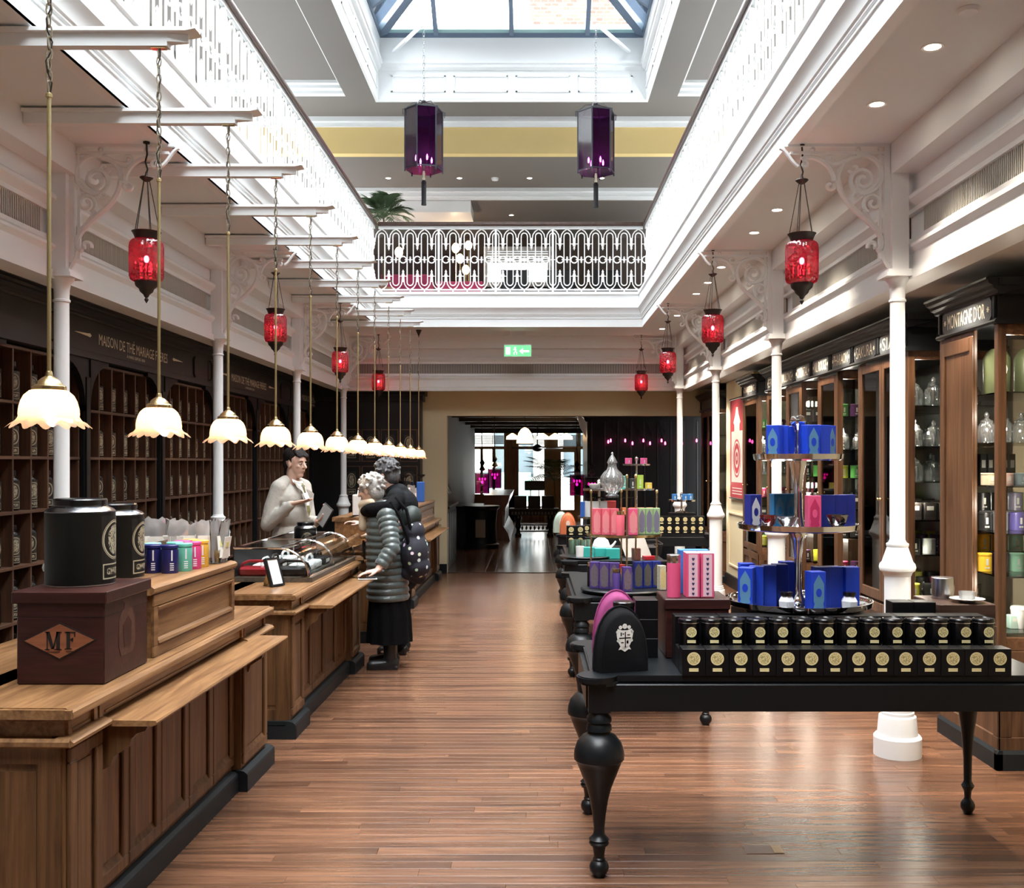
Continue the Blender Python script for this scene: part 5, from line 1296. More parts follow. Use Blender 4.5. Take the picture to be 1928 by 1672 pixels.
# ---------------- black tables ----------------
LEGP = [(0,0),(.022,.0),(.024,.008),(.035,.022),(.038,.038),(.033,.054),(.022,.063),(.024,.070),(.020,.075),(.023,.10),(.026,.118),(.036,.124),(.039,.132),(.034,.140),(.040,.146),(.030,.155),(.023,.165),(.021,.19),(.026,.24),(.036,.30),(.050,.35),(.068,.395),(.082,.430),(.088,.448),(.097,.456),(.098,.470),(.096,.49),(.086,.52),(.066,.545),(.046,.556),(.044,.562),(.050,.568),(.048,.585),(.043,.595),(.050,.602),(.048,.618),(.038,.630),(.036,.642)]
SLIM = [(0,0),(.018,.0),(.022,.010),(.030,.024),(.032,.040),(.026,.056),(.018,.064),(.014,.075),(.017,.105),(.026,.12),(.029,.128),(.022,.138),(.017,.15),(.019,.26),(.026,.36),(.040,.46),(.048,.52),(.045,.58),(.036,.642)]
def table(lab, x0, y0, w, d, h=.78, slim=False):
    t = thing('black_table', lab, 'table', (x0, y0, 0))
    r = .07; pts = []
    cs = [(0,0,-1,-1),(w,0,1,-1),(w,d,1,1),(0,d,-1,1)]
    def corner(cx, cy, sx, sy):
        # rounded ear bulging at the corner with small coves
        ccx, ccy = cx-sx*.075, cy-sy*.075
        out = []
        base = math.atan2(sy, sx)
        for k in range(-6, 7): a = base+k*radians(20); out.append((ccx+r*1.12*cos(a), ccy+r*1.12*sin(a)))
        return out
    inset = .018
    c0 = corner(*cs[0]); c1_ = corner(*cs[1]); c2_ = corner(*cs[2]); c3_ = corner(*cs[3])
    poly = c0+c1_+c2_+c3_
    # clip ears to shape: use edges inset
    def clampin(p, lo):
        return p
    MB().prism([(x, y) for x, y in poly], h-.022, h-.004, 'z').prism([((x-w/2)*.994+w/2, (y-d/2)*.994+d/2) for x, y in poly], h-.004, h, 'z').prism([((x-w/2)*.985+w/2, (y-d/2)*.98+d/2) for x, y in poly], h-.034, h-.022, 'z').build('table_top', BLKSAT, t, ang=0)
    e = .055
    a = MB(); a.cbox(e+.03, w-e-.03, e-.02, e+.01, .645, h-.03, .003); a.cbox(e+.03, w-e-.03, d-e-.01, d-e+.02, .645, h-.03, .003); a.cbox(e-.02, e+.01, e+.03, d-e-.03, .645, h-.03, .003); a.cbox(w-e-.01, w-e+.02, e+.03, d-e-.03, .645, h-.03, .003)
    a.build('apron', BLKSAT, t, ang=0)
    ref = None
    for (x, y) in ((e+.03, e+.015), (w-e-.03, e+.015), (e+.03, d-e-.015), (w-e-.03, d-e-.015)):
        P_ = SLIM if slim else LEGP
        if ref is None: ref = MB().lathe(P_, n=28).box(-.043, .043, -.043, .043, .642, h-.03).build('leg', BLKSAT, t); 
        else: c = ref.copy(); COL.objects.link(c); ref = c
        ref.location = (x, y, 0)
    return t
T1 = table('near black turned-leg table on the right carrying rows of gold-labelled tea tins', .17, 3.88, 1.90, .85)
# right-hand legs of this table are slimmer cabriole legs: swap their mesh
slim_me = None
for c in kids(T1):
    if c.name.startswith('leg') and c.location.x > 1:
        if slim_me is None:
            o = MB().lathe(SLIM, n=28).box(-.043, .043, -.043, .043, .642, .75).prism([(-.12,.66),(-.043,.66),(-.043,.56),(-.06,.62)], -.015, .015, 'y').prism([(.12,.66),(.06,.62),(.043,.56),(.043,.66)], -.015, .015, 'y').build('leg', BLKSAT, T1); slim_me = o.data; bpy.data.objects.remove(o)
        c.data = slim_me
T2 = table('second black table lengthwise behind the near table', .21, 6.17, .93, 1.55)
T3 = table('third black table lengthwise in the middle of the shop', .235, 8.50, .93, 1.75)
T4 = table('fourth black table crosswise before the back room with two rows of gold-labelled cartons', .26, 11.66, 1.85, .85)
# gold seal decals
def seal_mat():
    m, n, b = nt('gold_seal'); tc = n.nodes.new('ShaderNodeTexCoord')
    vo = n.nodes.new('ShaderNodeTexNoise'); vo.inputs['Scale'].default_value = 230; vo.inputs['Detail'].default_value = 3; link(n, tc.outputs['Object'], vo.inputs['Vector'])
    r = n.nodes.new('ShaderNodeValToRGB'); r.color_ramp.elements[0].position = .42; r.color_ramp.elements[1].position = .58
    r.color_ramp.elements[0].color = (.34,.27,.11,1); r.color_ramp.elements[1].color = (.80,.70,.36,1); link(n, vo.outputs[0], r.inputs[0]); link(n, r.outputs[0], b.inputs['Base Color'])
    b.inputs['Roughness'].default_value = .4; return m
SEAL = seal_mat(); SEALR = mat('gold_plain', (.78,.68,.36), .4)
def seal(parent, x, y, z, r, cap=True, cw=.030, ch=.012, gap=.037):
    MB().lathe([(0,0),(r*.82,0)], (x, y-.0006, z), 20, axis='y', cap=False).build('seal', SEAL, parent, ang=0)
    MB().lathe([(r*.82,0),(r,0)], (x, y-.0006, z), 20, axis='y', cap=False).build('seal_rim', SEALR, parent, ang=0)
    if cap: MB().box(x-cw/2, x+cw/2, y-.001, y, z-gap-ch/2, z-gap+ch/2).build('caption_label', SEALR, parent, ang=0)
def gold_carton(lab, loc, group, w=.0885):
    if 'gc' in names_: return dup(names_['gc'], loc, label=lab, group=group)
    t = thing('gold_label_carton', lab, 'box', loc, 0, group)
    MB().cbox(-w/2, w/2, 0, .085, 0, .103, .0012).build('carton', CARTON, t, ang=0)
    seal(t, 0, 0, .066, .0255, True, .036, .013, .043)
    names_['gc'] = t; return t
def gold_tin(lab, loc, group):
    if 'gt' in names_: return dup(names_['gt'], loc, label=lab, group=group)
    t = thing('gold_label_tin', lab, 'tin', loc, 0, group)
    MB().lathe([(0,0),(.040,0),(.041,.002),(.041,.092)], n=24).build('canister', TINBLK, t)
    MB().lathe([(.038,.090),(.038,.094),(.043,.095),(.043,.108),(.040,.112),(.036,.113),(.034,.110),(0,.111)], n=24).build('lid', TINBLK, t)
    MB().lathe([(.0435,.095),(.0435,.098)], n=24, cap=False).build('lid_rim', STEEL, t)
    # flat label tipped on the front
    seal(t, .004, -.0415, .062, .0205, True, .034, .012, .037)
    names_['gt'] = t; return t
rs = tag(MB().cbox(.575, 1.855, 4.02, 4.135, .781, .868, .002).build('display_riser', CARTON), 'long black riser under the row of gold-labelled tins on the near table', 'stand')
for k in range(14):
    gold_carton('black carton with round gold label in the front row on the near table', (.618+.0907*k, 3.925, .781), 'gold-labelled cartons in the front row of the near table')
    gold_tin('black tin with round gold label in the raised second row on the near table', (.622+.0905*k, 4.075, .869), 'gold-labelled tins in the second row of the near table')
for k in range(7):
    carton('black open carton %s from the left behind the row of gold-labelled tins' % ['first','second','third','fourth','fifth','sixth','seventh'][k], (.665+.181*k, 4.185, .781), .179, .085, .198, CARTON, group='black cartons behind the tins')
# three-tier stand
BLU = mat('ultramarine_box', (.010,.055,.56), .45); BLUL = mat('pale_blue_print', (.10,.25,.42), .5); NVY = mat('navy_box', (.010,.022,.22), .45); TEALB = mat('teal_box', (.02,.20,.45), .45)
PNK = mat('pink_box', (.80,.10,.24), .5); SILV = mat('silver_print', (.6,.62,.66), .4)
ST = (1.155, 4.45)
bs = carton('low stack of black cartons under the three-tier chrome stand', (ST[0], 4.47, .781), .50, .40, .19, CARTON, name='black_carton')
cs_ = thing('tiered_stand', 'tall three-tier chrome display stand on the near table', 'stand', (ST[0], ST[1], .972))
def tier(r, z, t=.03): 
    MB().lathe([(0,z),(r*.5,z),(r*.96,z+.002),(r,z+.008),(r+.004,z+t),(r,z+t+.001),(r-.004,z+t-.004),(r-.007,z+.012),(0,z+.011)], n=48).build('tier', CHROME, cs_)
tier(.31, .008); tier(.255, .335); tier(.189, .637)
MB().lathe([(.0,.015),(.05,.016),(.035,.03),(.020,.06),(.015,.12),(.016,.22),(.026,.29),(.04,.325),(.04,.336)], n=24, cap=False).build('stem', CHROME, cs_)
MB().lathe([(.04,.345),(.03,.36),(.021,.40),(.019,.50),(.026,.58),(.038,.625),(.04,.64)], n=24, cap=False).build('stem', CHROME, cs_)
MB().lathe([(.03,.645),(.014,.68),(.012,.76),(.02,.785),(.032,.80),(.034,.815),(.028,.832),(.0,.84)], n=20, cap=False).build('finial', CHROME, cs_)
def blue(lab, dx, dy, z, rz, m_=None, h=.145, w=.058, d=.058, pm=None, dc=None, pan=True):
    return carton(lab, (ST[0]+dx, ST[1]+dy, z), w, d, h, m_ or BLU, rz=rz, panel=(w*.36, .008, h-.012) if pan else None, pm=pm or BLUL, deco=dc or BLU)
Z1, Z2, Z3 = .984, 1.319, 1.621
for k, (dx, dy, rz) in enumerate(((-.115,-.06,-.55),(-.075,-.015,-.3),(-.02,.07,.1),(.03,-.095,.18),(.085,-.05,.5),(.125,.0,.7),(.06,.07,.3))):
    blue('bright blue tea box on the top tier, %s' % ['far left with pale print','second from the left','at the back','front centre with ogee label','right of centre','far right edge','behind on the right'][k], dx, dy, Z3, rz, h=.142, pan=k in (0, 3, 5))
mid = [(-.205,-.04,.35,NVY,'navy box with silver roundels at the left of the middle tier',SILV),(-.07,.08,.2,TEALB,'teal blue box behind the glasses on the middle tier',BLUL),(-.015,.10,.2,TEALB,'second teal box behind the stem on the middle tier',BLUL),
       (.02,-.165,.06,PNK,'pink tea box at the front centre of the middle tier',mat('deep_pink_print',(.55,.03,.12),.5)),(.10,-.08,.1,NVY,'navy box right of the pink box on the middle tier',NVY),(.155,-.06,.1,NVY,'second navy box right of the pink box on the middle tier',NVY),(.205,-.03,.1,NVY,'navy box at the right end of the middle tier',NVY)]
for dx, dy, rz, m_, lab, pm in mid: blue(lab, dx, dy, Z2, rz, m_, .145, .055, .05, pm, m_, pan=(pm is not m_))
low = [(-.235,-.06,-.45,'far left with pale blue print'),(-.18,.0,-.3,'second from the left'),(-.12,.03,-.2,'third from the left'),(-.06,.08,.0,'left of the stem'),(.015,-.22,.2,'front centre with ogee label'),(.09,-.03,.1,'right of the stem'),(.15,-.02,.15,'second from the right'),(.215,-.03,.2,'far right'),(-.2,.12,0,'back row left'),(.0,.2,0,'back row centre')]
for dx, dy, rz, lab in low: blue('bright blue tea box on the bottom tier, '+lab, dx, dy, Z1, rz, h=.168, w=.064, d=.062, pan='print' in lab or 'label' in lab)
HEXW = mat('white_enamel', (.70,.72,.78), .25)
for dx, s_ in ((-.105,'left'),(.155,'right')):
    t = thing('hexagonal_jar', 'small white hexagonal jar with a black lid on the bottom tier, %s' % s_, 'jar', (ST[0]+dx, ST[1]-.225, Z1), .3)
    MB().lathe([(.030,0),(.034,.01),(.036,.045),(.026,.062),(.022,.068)], n=6).build('body', HEXW, t, ang=10); MB().lathe([(.026,.068),(.026,.082),(0,.083)], n=20).build('lid', TINBLK, t)
    MB().box(-.012, .012, -.0345, -.031, .018, .045).build('label', SILV, t, ang=0)
def glassbowl(lab, loc, m_, r=.042, h=.055):
    t = thing('glass_bowl', lab, 'bowl', loc)
    MB().lathe([(.0,.004),(.018,.0),(.022,.006),(.018,.012),(r*.75,.028),(r,h),(r-.002,h),(r*.72,.03),(.014,.016),(0,.014)], n=16, mod=lambda a, r_, z: 1+.03*cos(a*8)).build('bowl', m_, t); return t
glassbowl('small red glass bowl on the middle tier', (ST[0]-.155, ST[1]-.12, Z2), thin_glass('red_glass', (.55,.02,.04), .5, frost=.3), .038, .06)
glassbowl('small clear glass bowl on the middle tier beside the red one', (ST[0]-.085, ST[1]-.15, Z2), thin_glass('clear_bowl', (.85,.88,.9), .8, frost=.2), .042, .055)
glassbowl('dark blue glass bowl on the middle tier before the navy boxes', (ST[0]+.12, ST[1]-.175, Z2), thin_glass('ink_glass', (.05,.10,.16), .8), .046, .065)
# small crate at the right of the table, tin and glass dish
t = thing('wooden_box', 'dark wooden box at the right end of the near table under the glass dish', 'box', (1.855, 4.36, .781)); MB().cbox(-.12, .125, 0, .30, 0, .215, .004).build('body', wood('dark_box', (.03,.014,.010), (.085,.045,.032), 'x', .35), t, ang=0); MB().box(-.12, .125, -.002, 0, .12, .123).box(-.122, -.12, .10, .13, .11, .15).build('clasp', BRASS, t, ang=0)
t = thing('metal_canister', 'plain brushed metal canister on the wooden box at the right', 'canister', (1.835, 4.57, .997)); MB().lathe([(0,0),(.047,0),(.047,.09),(.045,.092),(0,.092)], n=28).build('canister', STEEL, t)
t = thing('glass_dish', 'ribbed glass bowl on a white saucer on the wooden box at the right', 'bowl', (1.885, 4.43, .997))
MB().lathe([(0,.0),(.03,0),(.035,.004),(.072,.014),(.073,.016),(.04,.008),(0,.008)], n=28).build('saucer', PORC, t); MB().lathe([(.02,.009),(.032,.014),(.036,.045),(.034,.045),(.028,.016)], n=30, mod=lambda a, r, z: 1+.02*cos(a*15), cap=False).build('bowl', thin_glass('milk_glass', (.95,.95,.93), .4, frost=.65), t)
for k in range(2):
    t = carton('black printed tea carton beside the wooden box, %s' % ('left', 'right')[k], (1.58+.095*k, 4.40, .781), .09, .09, .225, CARTON)
    for z in (.10, .13, .15): MB().box(-.02-.008*(z > .14), .02+.008*(z > .14), -.0456, -.045, z, z+.006).build('print_line', mat('print_pale', (.65,.65,.60), .6), t, ang=0)
# left crate with pink tins and boxes
lc = thing('wooden_crate', 'reddish wooden crate on the near table under the pink boxes', 'crate', (.555, 4.275, .781)); MB().cbox(0, .265, 0, .27, 0, .235, .004).build('body', CRATE, lc); MB().cbox(-.006, .271, -.006, .27, .205, .25, .004).build('lid', CRATE, lc)
MB().prism([(.03,.10),(.13,.155),(.23,.10),(.13,.045)], -.002, 0, 'y').build('lozenge', INLAY, lc, ang=0)
t = thing('tube_canister', 'pink tube canister with a metal cap on the reddish crate', 'canister', (.598, 4.34, 1.032)); MB().lathe([(0,0),(.029,0),(.029,.145)], n=24).build('tube', PNK, t); MB().lathe([(.029,.145),(.029,.158),(.030,.16),(.030,.178),(.028,.18),(0,.18)], n=24).build('cap', STEEL, t)
HEAR = mat('heart_print', (.05,.03,.12), .5)
for k in range(2):
    t = carton('tall pink and white tea box on the reddish crate, %s one' % ('left', 'right')[k], (.676+.061*k, 4.36, 1.032), .056, .10, .186, PNK, name='pink_tea_box')
    MB().box(-.019, .019, -.0508, -.05, .004, .182).build('white_panel', mat('pale_pink_panel', (.85,.55,.62), .5), t, ang=0)
    for j in range(8): MB().prism([(-.006,.016+j*.021),(0,.008+j*.021),(.006,.016+j*.021),(.004,.022+j*.021),(0,.019+j*.021),(-.004,.022+j*.021)], -.0516, -.0508, 'y').build('heart', HEAR, t, ang=0)
    MB().box(-.028, .028, -.05, .05, .186, .188).build('lid', WHITE, t, ang=0)
t = carton('blue box standing behind the pink tea boxes', (.70, 4.47, 1.032), .13, .06, .19, mat('azure_box', (.04,.20,.60), .45))
# tea cosy and friends
COSY = mat('black_velvet', (.004,.004,.005), .85, bump=.25, bscale=18, spec=.15)
def cosy(lab, loc, rz, m_, w=.19, h=.235, th=.05, crest=None, nm='tea_cosy', cat='tea cosy'):
    t = thing(nm, lab, cat, loc, rz); n = 14; vs = []; fs = []
    pr = []
    for i in range(n+1):
        a = pi*i/n; x = -w/2*cos(a); z = h*(sin(a)**.72); pr.append((x*(1 if z > .05 else 1), z))
    ring_ = [(-w/2, 0)]+[(x, max(z, .02)) for x, z in pr]+[(w/2, 0)]
    layers = [(-th, .90), (-th*.75, .97), (-.004, 1.0), (.0, 1.03), (.004, 1.0), (th*.75, .97), (th, .90)]
    N = len(ring_)
    for (y, s_) in layers:
        for (x, z) in ring_: vs.append((x*s_, y, z*s_))
    for l in range(len(layers)-1):
        for i in range(N-1): a = l*N+i; fs.append((a, a+1, a+N+1, a+N))
    fs.append(tuple(range(N))); fs.append(tuple((len(layers)-1)*N+i for i in range(N-1, -1, -1)))
    MB().add(vs, fs).build('cover', m_, t, ang=50)
    MB().tube([(x*1.03, 0, z*1.03) for x, z in ring_], .004, 5).build('piping', m_, t)
    if crest:
        c = MB(); y = -th-.002; zc = .135
        sh = [(-.030,.034),(-.034,.012),(-.030,-.012),(-.020,-.032),(0,-.050),(.020,-.032),(.030,-.012),(.034,.012),(.030,.034),(.010,.028),(-.010,.028)]
        c.prism([(x, zc+z) for x, z in sh], y, y+.001, 'y')
        for (cx, cz, r) in ((0,.044,.011),(-.018,.040,.008),(.018,.040,.008),(-.030,.022,.007),(.030,.022,.007),(-.028,-.012,.006),(.028,-.012,.006)): c.lathe([(.001,0),(r,0)], (cx, y, zc+cz), 7, axis='y', cap=False)
        c.prism([(-.026,zc-.048),(-.018,zc-.034),(.018,zc-.034),(.026,zc-.048),(.016,zc-.046),(0,zc-.056),(-.016,zc-.046)], y, y+.001, 'y')
        c.build('crest', crest, t, ang=0)
        d = MB()
        for (x0, z0, x1, z1) in ((0,-.040,.003,.022),(-.024,-.004,.024,.0),(-.018,.006,-.014,.020),(.010,.008,.020,.012),(-.016,-.022,-.006,-.018),(.007,-.024,.014,-.012),(-.010,.012,-.004,.016)): d.box(x0, x1+.001, y-.0006, y, zc+z0, zc+z1); d.build('crest_detail', m_, t, ang=0)
    return t
cosy('black padded tea cosy with a white crest at the left front of the near table', (.345, 4.05, .781), .28, COSY, w=.215, h=.245, crest=mat('white_embroidery', (.75,.74,.70), .8))
cosy('pink tea cosy showing behind the black cosy', (.36, 4.42, .781), .1, mat('pink_velvet', (.24,.03,.13), .8), w=.2, h=.262)
for k in range(3): carton('black tea box %s of the stack beside the tea cosies' % ('at the bottom', 'in the middle', 'at the top')[k], (.478, 4.36, .781+.081*k), .095, .13, .080, CARTON, group='stack of black boxes behind the cosy')
for k in range(3):
    t = thing('round_black_tin', 'round black tin %s in the short stack behind the black cosy' % ('lowest', 'second', 'topmost')[k], 'tin', (.375, 4.22, .781+.083*k)); MB().lathe([(0,0),(.043,0),(.043,.06),(.045,.062),(.045,.078),(.04,.082),(0,.082)], n=24).build('tin', TINBLK, t)
# ---------------- second table display ----------------
PUR = mat('purple_box', (.07,.035,.20), .5); MAUVE = mat('mauve_print', (.13,.10,.12), .6, var=.3, vscale=90)
rb2 = thing('round_board', 'round black board on the second table under the brass stand', 'board', (.58, 6.50, .781)); MB().lathe([(0,0),(.26,0),(.275,.012),(.28,.022),(.27,.030),(0,.030)], n=48).build('disc', BLKSAT, rb2)
bst = thing('brass_tier_stand', 'brass and glass tiered stand on the round board of the second table', 'stand', (.58, 6.52, .812))
for (x, y) in ((-.21,0),(.21,.0),(0,-.2),(0,.2),(.07,-.05)): MB().tube([(x,y,0),(x,y,.60 if abs(x) > .1 or y > .1 else .70)], .006, 8).lathe([(.02,0),(.02,.004),(.008,.008)], (x,y,0), 12).ell((x,y,.605 if abs(x) > .1 or y > .1 else .705), (.010,.010,.014), 8, 6).build('rod', BRASS, bst)
MB().lathe([(0,.33),(.235,.33),(.235,.336),(0,.336)], n=40).build('glass_tier', GREENGLASS, bst); MB().lathe([(.235,.325),(.240,.325),(.240,.34),(.235,.34)], n=40, cap=False).build('tier_ring', BRASS, bst)
MB().lathe([(0,.565),(.13,.565),(.13,.571),(0,.571)], (-.07,-.0,0), 32).build('glass_tier', GREENGLASS, bst)
def opanel(lab, loc, m_, pm, h=.165, w=.06, rz=0, nm='tea_carton'): return carton(lab, loc, w, .05, h, m_, name=nm, rz=rz, panel=(w*.40, .008, h-.008), pm=pm, deco=None)
Zb = .812
for k, (x, y, lab) in enumerate(((-.19,-.05,'far left'),(-.13,-.09,'second from the left'),(-.07,-.11,'third from the left'))): opanel('purple tea box on the round board, %s' % lab, (.58+x, 6.50+y, Zb), PUR, MAUVE, rz=-.2)
opanel('small purple tea box at the front centre of the round board', (.575, 6.28, Zb), PUR, MAUVE, .15, .055, .15)
for k in range(3): opanel('dark patterned tea box on the right of the round board, %s' % ('left','middle','right')[k], (.66+.06*k, 6.45+.02*k, Zb), NVY, mat('bronze_print', (.09,.078,.065), .6, var=.3, vscale=90), .165, .056, .15)
opanel('cream patterned box at the right rim of the round board', (.80, 6.36, Zb), mat('cream_pattern', (.5,.46,.35), .6, var=.5, vscale=90), GOLD, .15, .04, .3)
t = thing('jar_small', 'small purple jar with a gold lid before the purple boxes', 'jar', (.515, 6.30, Zb)); MB().lathe([(0,0),(.027,0),(.027,.10),(.022,.115)], n=18).build('jar', PUR, t); MB().lathe([(.025,.115),(.025,.135),(0,.136)], n=18).build('lid', BRASS, t)
t = thing('jar_small', 'dark jar with a gold lid at the left back of the round board', 'jar', (.37, 6.52, Zb)); MB().lathe([(0,0),(.025,0),(.025,.12),(.02,.13)], n=18).build('jar', TINBLK, t); MB().lathe([(.023,.13),(.023,.155),(0,.156)], n=18).build('lid', BRASS, t)
t = thing('rainbow_box', 'narrow rainbow striped box in the middle of the round board', 'box', (.555, 6.42, Zb))
for k, c in enumerate(((.5,.03,.03),(.8,.3,.02),(.8,.65,.05),(.08,.4,.1),(.03,.15,.5),(.25,.05,.3))): MB().box(-.02, .02, -.02, .02, .025*(5-k), .025*(6-k)).build('stripe', mat('rainbow_%d' % k, c, .5), t, ang=0)
Zt = 1.149
for k in range(3): opanel('pink tea box on the glass tier of the brass stand, %s' % ('left','second','third')[k], (.40+.055*k, 6.46-.02*k, Zt), mat('coral_box', (.75,.13,.18), .5), mat('coral_print', (.80,.28,.30), .5), .165, .052, .1)
t = thing('jar_small', 'coral jar with a gold lid on the glass tier', 'jar', (.545, 6.38, Zt)); MB().lathe([(0,0),(.027,0),(.027,.12),(.022,.13)], n=18).build('jar', MATS['coral_box'], t); MB().lathe([(.025,.13),(.025,.15),(0,.151)], n=18).build('lid', BRASS, t)
opanel('bright pink tea box at the centre of the glass tier', (.625, 6.42, Zt), PNK, MATS['coral_print'], .165, .058, .1)
for k in range(3): opanel('grey patterned tea box with green edges on the glass tier, %s' % ('left','middle','right')[k], (.69+.046*k, 6.50, Zt), mat('sage_edge', (.30,.45,.22), .5), mat('grey_violet_print', (.16,.15,.22), .6), .165, .044, .05)
jr = thing('cut_glass_urn', 'large ribbed glass urn with a pointed stopper on top of the brass stand', 'urn', (.505, 6.52, 1.384))
rib = lambda a, r, z: 1+.035*cos(a*18)
MB().lathe([(0,.002),(.040,0),(.042,.008),(.030,.016),(.028,.022),(.05,.04),(.070,.07),(.077,.10),(.072,.13),(.055,.155),(.034,.175),(.027,.20),(.028,.215)], n=54, cap=False, mod=rib).build('body', GLASSW, jr)
MB().lathe([(.032,.215),(.032,.222),(.026,.235),(.018,.25),(.010,.262),(.006,.27),(.009,.278),(.001,.288)], n=36, cap=False, mod=rib).build('stopper', GLASSW, jr)
# ---------------- third table ----------------
t = thing('round_tray', 'round black tray on the third table with teal boxes', 'tray', (.46, 8.85, .781)); MB().lathe([(0,0),(.22,0),(.235,.015),(.23,.02),(0,.012)], n=36).build('tray', BLKSAT, t)
TEAL = mat('turquoise_box', (.03,.38,.34), .5)
for k, (x, y, w_) in enumerate(((.47,8.74,.10),(.58,8.80,.10),(.68,8.76,.12))): carton('turquoise box on the third table, %s' % ('left','middle','right')[k], (x, y, .795 if k == 0 else .782), w_, .08, .085, TEAL, name='turquoise_box')
t = thing('white_teapot', 'white domed teapot on the third table behind the turquoise boxes', 'teapot', (.60, 9.0, .782)); MB().lathe([(0,0),(.05,0),(.075,.04),(.08,.09),(.06,.14),(.03,.16),(.012,.165),(.016,.18),(0,.185)], n=24).build('pot', PORC, t); MB().tube([(.07,0,.06),(.11,0,.10),(.13,0,.13)], [.016,.011,.008], 6).build('spout', PORC, t)
for k in range(4):
    t = thing('glass_tumbler', 'tall glass tumbler with green print at the left of the third table, %s' % ('first','second','third','fourth')[k], 'glass', (.34+.05*k, 9.0+.07*(k % 2), .782)); MB().lathe([(0,.003),(.028,.0),(.031,.14),(.029,.14),(.026,.006)], n=16, cap=False).build('glass', thin_glass('tumbler', (.55,.68,.55), .5, frost=.3), t)
t = thing('white_mug', 'white mug at the front left of the third table', 'mug', (.40, 8.72, .80)); MB().lathe([(0,0),(.035,0),(.037,.09),(.034,.09),(.032,.006)], n=18, cap=False).build('mug', PORC, t)
t = thing('leather_album', 'black leather album propped open on the third table', 'album', (.90, 8.95, .782), .25); MB().add([(-.12,-.08,0),(.12,-.08,0),(.12,.10,.15),(-.12,.10,.15),(-.12,-.05,0),(.12,-.05,0),(.12,.12,.14),(-.12,.12,.14)], [(0,1,2,3),(4,7,6,5),(0,4,5,1),(3,2,6,7),(0,3,7,4),(1,5,6,2)]).build('cover', BPL, t, ang=0); MB().box(-.1, .1, .11, .125, 0, .13).build('easel', BPL, t, ang=0)
carton('small brown book-like box before the leather album', (.87, 8.62, .782), .06, .06, .10, mat('brown_leather', (.10,.035,.025), .5), name='brown_box', rz=.3)
carton('small red box beside the album on the third table', (.98, 8.66, .782), .09, .07, .03, RED, name='red_box', rz=.3)
def cake(lab, loc, tiers, mt=CHROME, sz=1.0):
    t = thing('cake_stand', lab, 'stand', loc); z = 0
    MB().lathe([(0,0),(.07,0),(.07,.006),(.02,.02),(.012,.04),(.012,tiers[-1][1]+.05),(.02,tiers[-1][1]+.07),(.022,tiers[-1][1]+.09),(.0,tiers[-1][1]+.11)], n=20).build('stem', mt, t)
    for r, zz in tiers: MB().lathe([(.01,zz),(r,zz),(r+.002,zz+.02),(r-.003,zz+.02),(r-.006,zz+.008),(.01,zz+.008)], n=32).build('tier', mt, t)
    return t
cake('glass tiered cake stand with white bowls on the third table', (.62, 9.6, .782), [(.20,.30),(.15,.56)], STEEL)
for k in range(2):
    t = thing('porcelain_cup', 'white porcelain cup on the upper tier of the third-table stand, %s' % ('left','right')[k], 'cup', (.57+.11*k, 9.55, 1.351)); MB().lathe([(0,.002),(.02,0),(.045,.03),(.05,.055),(.047,.055),(.02,.008)], n=18, cap=False).build('cup', PORC, t)
for k, (c, nm, w_) in enumerate((((.02,.09,.38),'blue',.05),((.80,.80,.78),'white',.16),((.75,.76,.76),'pale grey',.12),((.42,.04,.04),'red',.14))): carton('%s gift box on the lower tier of the third-table stand' % nm, (.49+(.03,.12,.22,.30)[k]-.06, 9.52+.06*k, 1.091), w_*.8, .06, .15, mat('gift_'+nm.replace(' ', '_'), c, .5), name='gift_box')
for k in range(4): gold_carton('black gold-labelled carton on the far left of the third table', (.37+.0905*(k % 2), 9.95, .781+.104*(k//2)), 'gold-labelled cartons on the third table')
blk = thing('wire_basket', 'low black wire basket of dark packets at the right of the third table', 'basket', (1.02, 9.3, .782)); 
m = MB()
for k in range(9): m.tube([(-.13,-.25+.0625*k,.1),(-.11,-.25+.0625*k,.0),(.11,-.25+.0625*k,0),(.13,-.25+.0625*k,.1)], .003, 4)
m.tube([(-.13,-.25,.1),(.13,-.25,.1),(.13,.25,.1),(-.13,.25,.1)], .005, 4, closed=True); m.build('wires', BRONZE, blk)['kind'] = 'stuff'
for k in range(6): carton('dark packet lying in the wire basket on the third table', (1.02, 9.1+.075*k, .788), .18, .05, .06, CARTON, name='dark_packet', group='dark packets in the wire basket')
# ---------------- fourth table ----------------
def rucksack(lab, loc, m_, rz=0):
    t = cosy(lab, loc, rz, m_, w=.18, h=.24, th=.06, nm='tea_cosy'); MB().prism([(-.02,.10),(0,.085),(.02,.10),(.025,.13),(.012,.155),(-.012,.155),(-.025,.13)], -.064, -.062, 'y').build('crest', mat('crest_cream', (.75,.6,.5), .8), t, ang=0); return t
rucksack('orange tea cosy with a pale crest at the left end of the fourth table', (.40, 11.80, .781), mat('orange_velvet', (.55,.14,.05), .8))
rucksack('pale green tea cosy behind the orange one', (.33, 12.05, .781), mat('pale_green_velvet', (.40,.50,.42), .8))
for r in range(2):
    for k in range(6): gold_carton('black gold-labelled carton in the %s row at the right end of the fourth table' % ('lower','upper')[r], (1.48+.0905*k, 11.75, .781+.104*r), 'gold-labelled cartons on the fourth table, %s row' % ('lower','upper')[r])
for k in range(3): gold_carton('black carton with gold label left of centre on the fourth table', (.62+.0905*k, 11.80, .781), 'gold-labelled cartons left of centre on the fourth table')
pb = carton('dark plinth box under the blue tins on the fourth table', (1.74, 11.96, .781), .30, .2, .24, CARTON, name='plinth_box')
ck = cake('small silver cake stand with blue tins on the stacked cartons', (1.74, 11.96, 1.022), [(.16,.13)], CHROME)
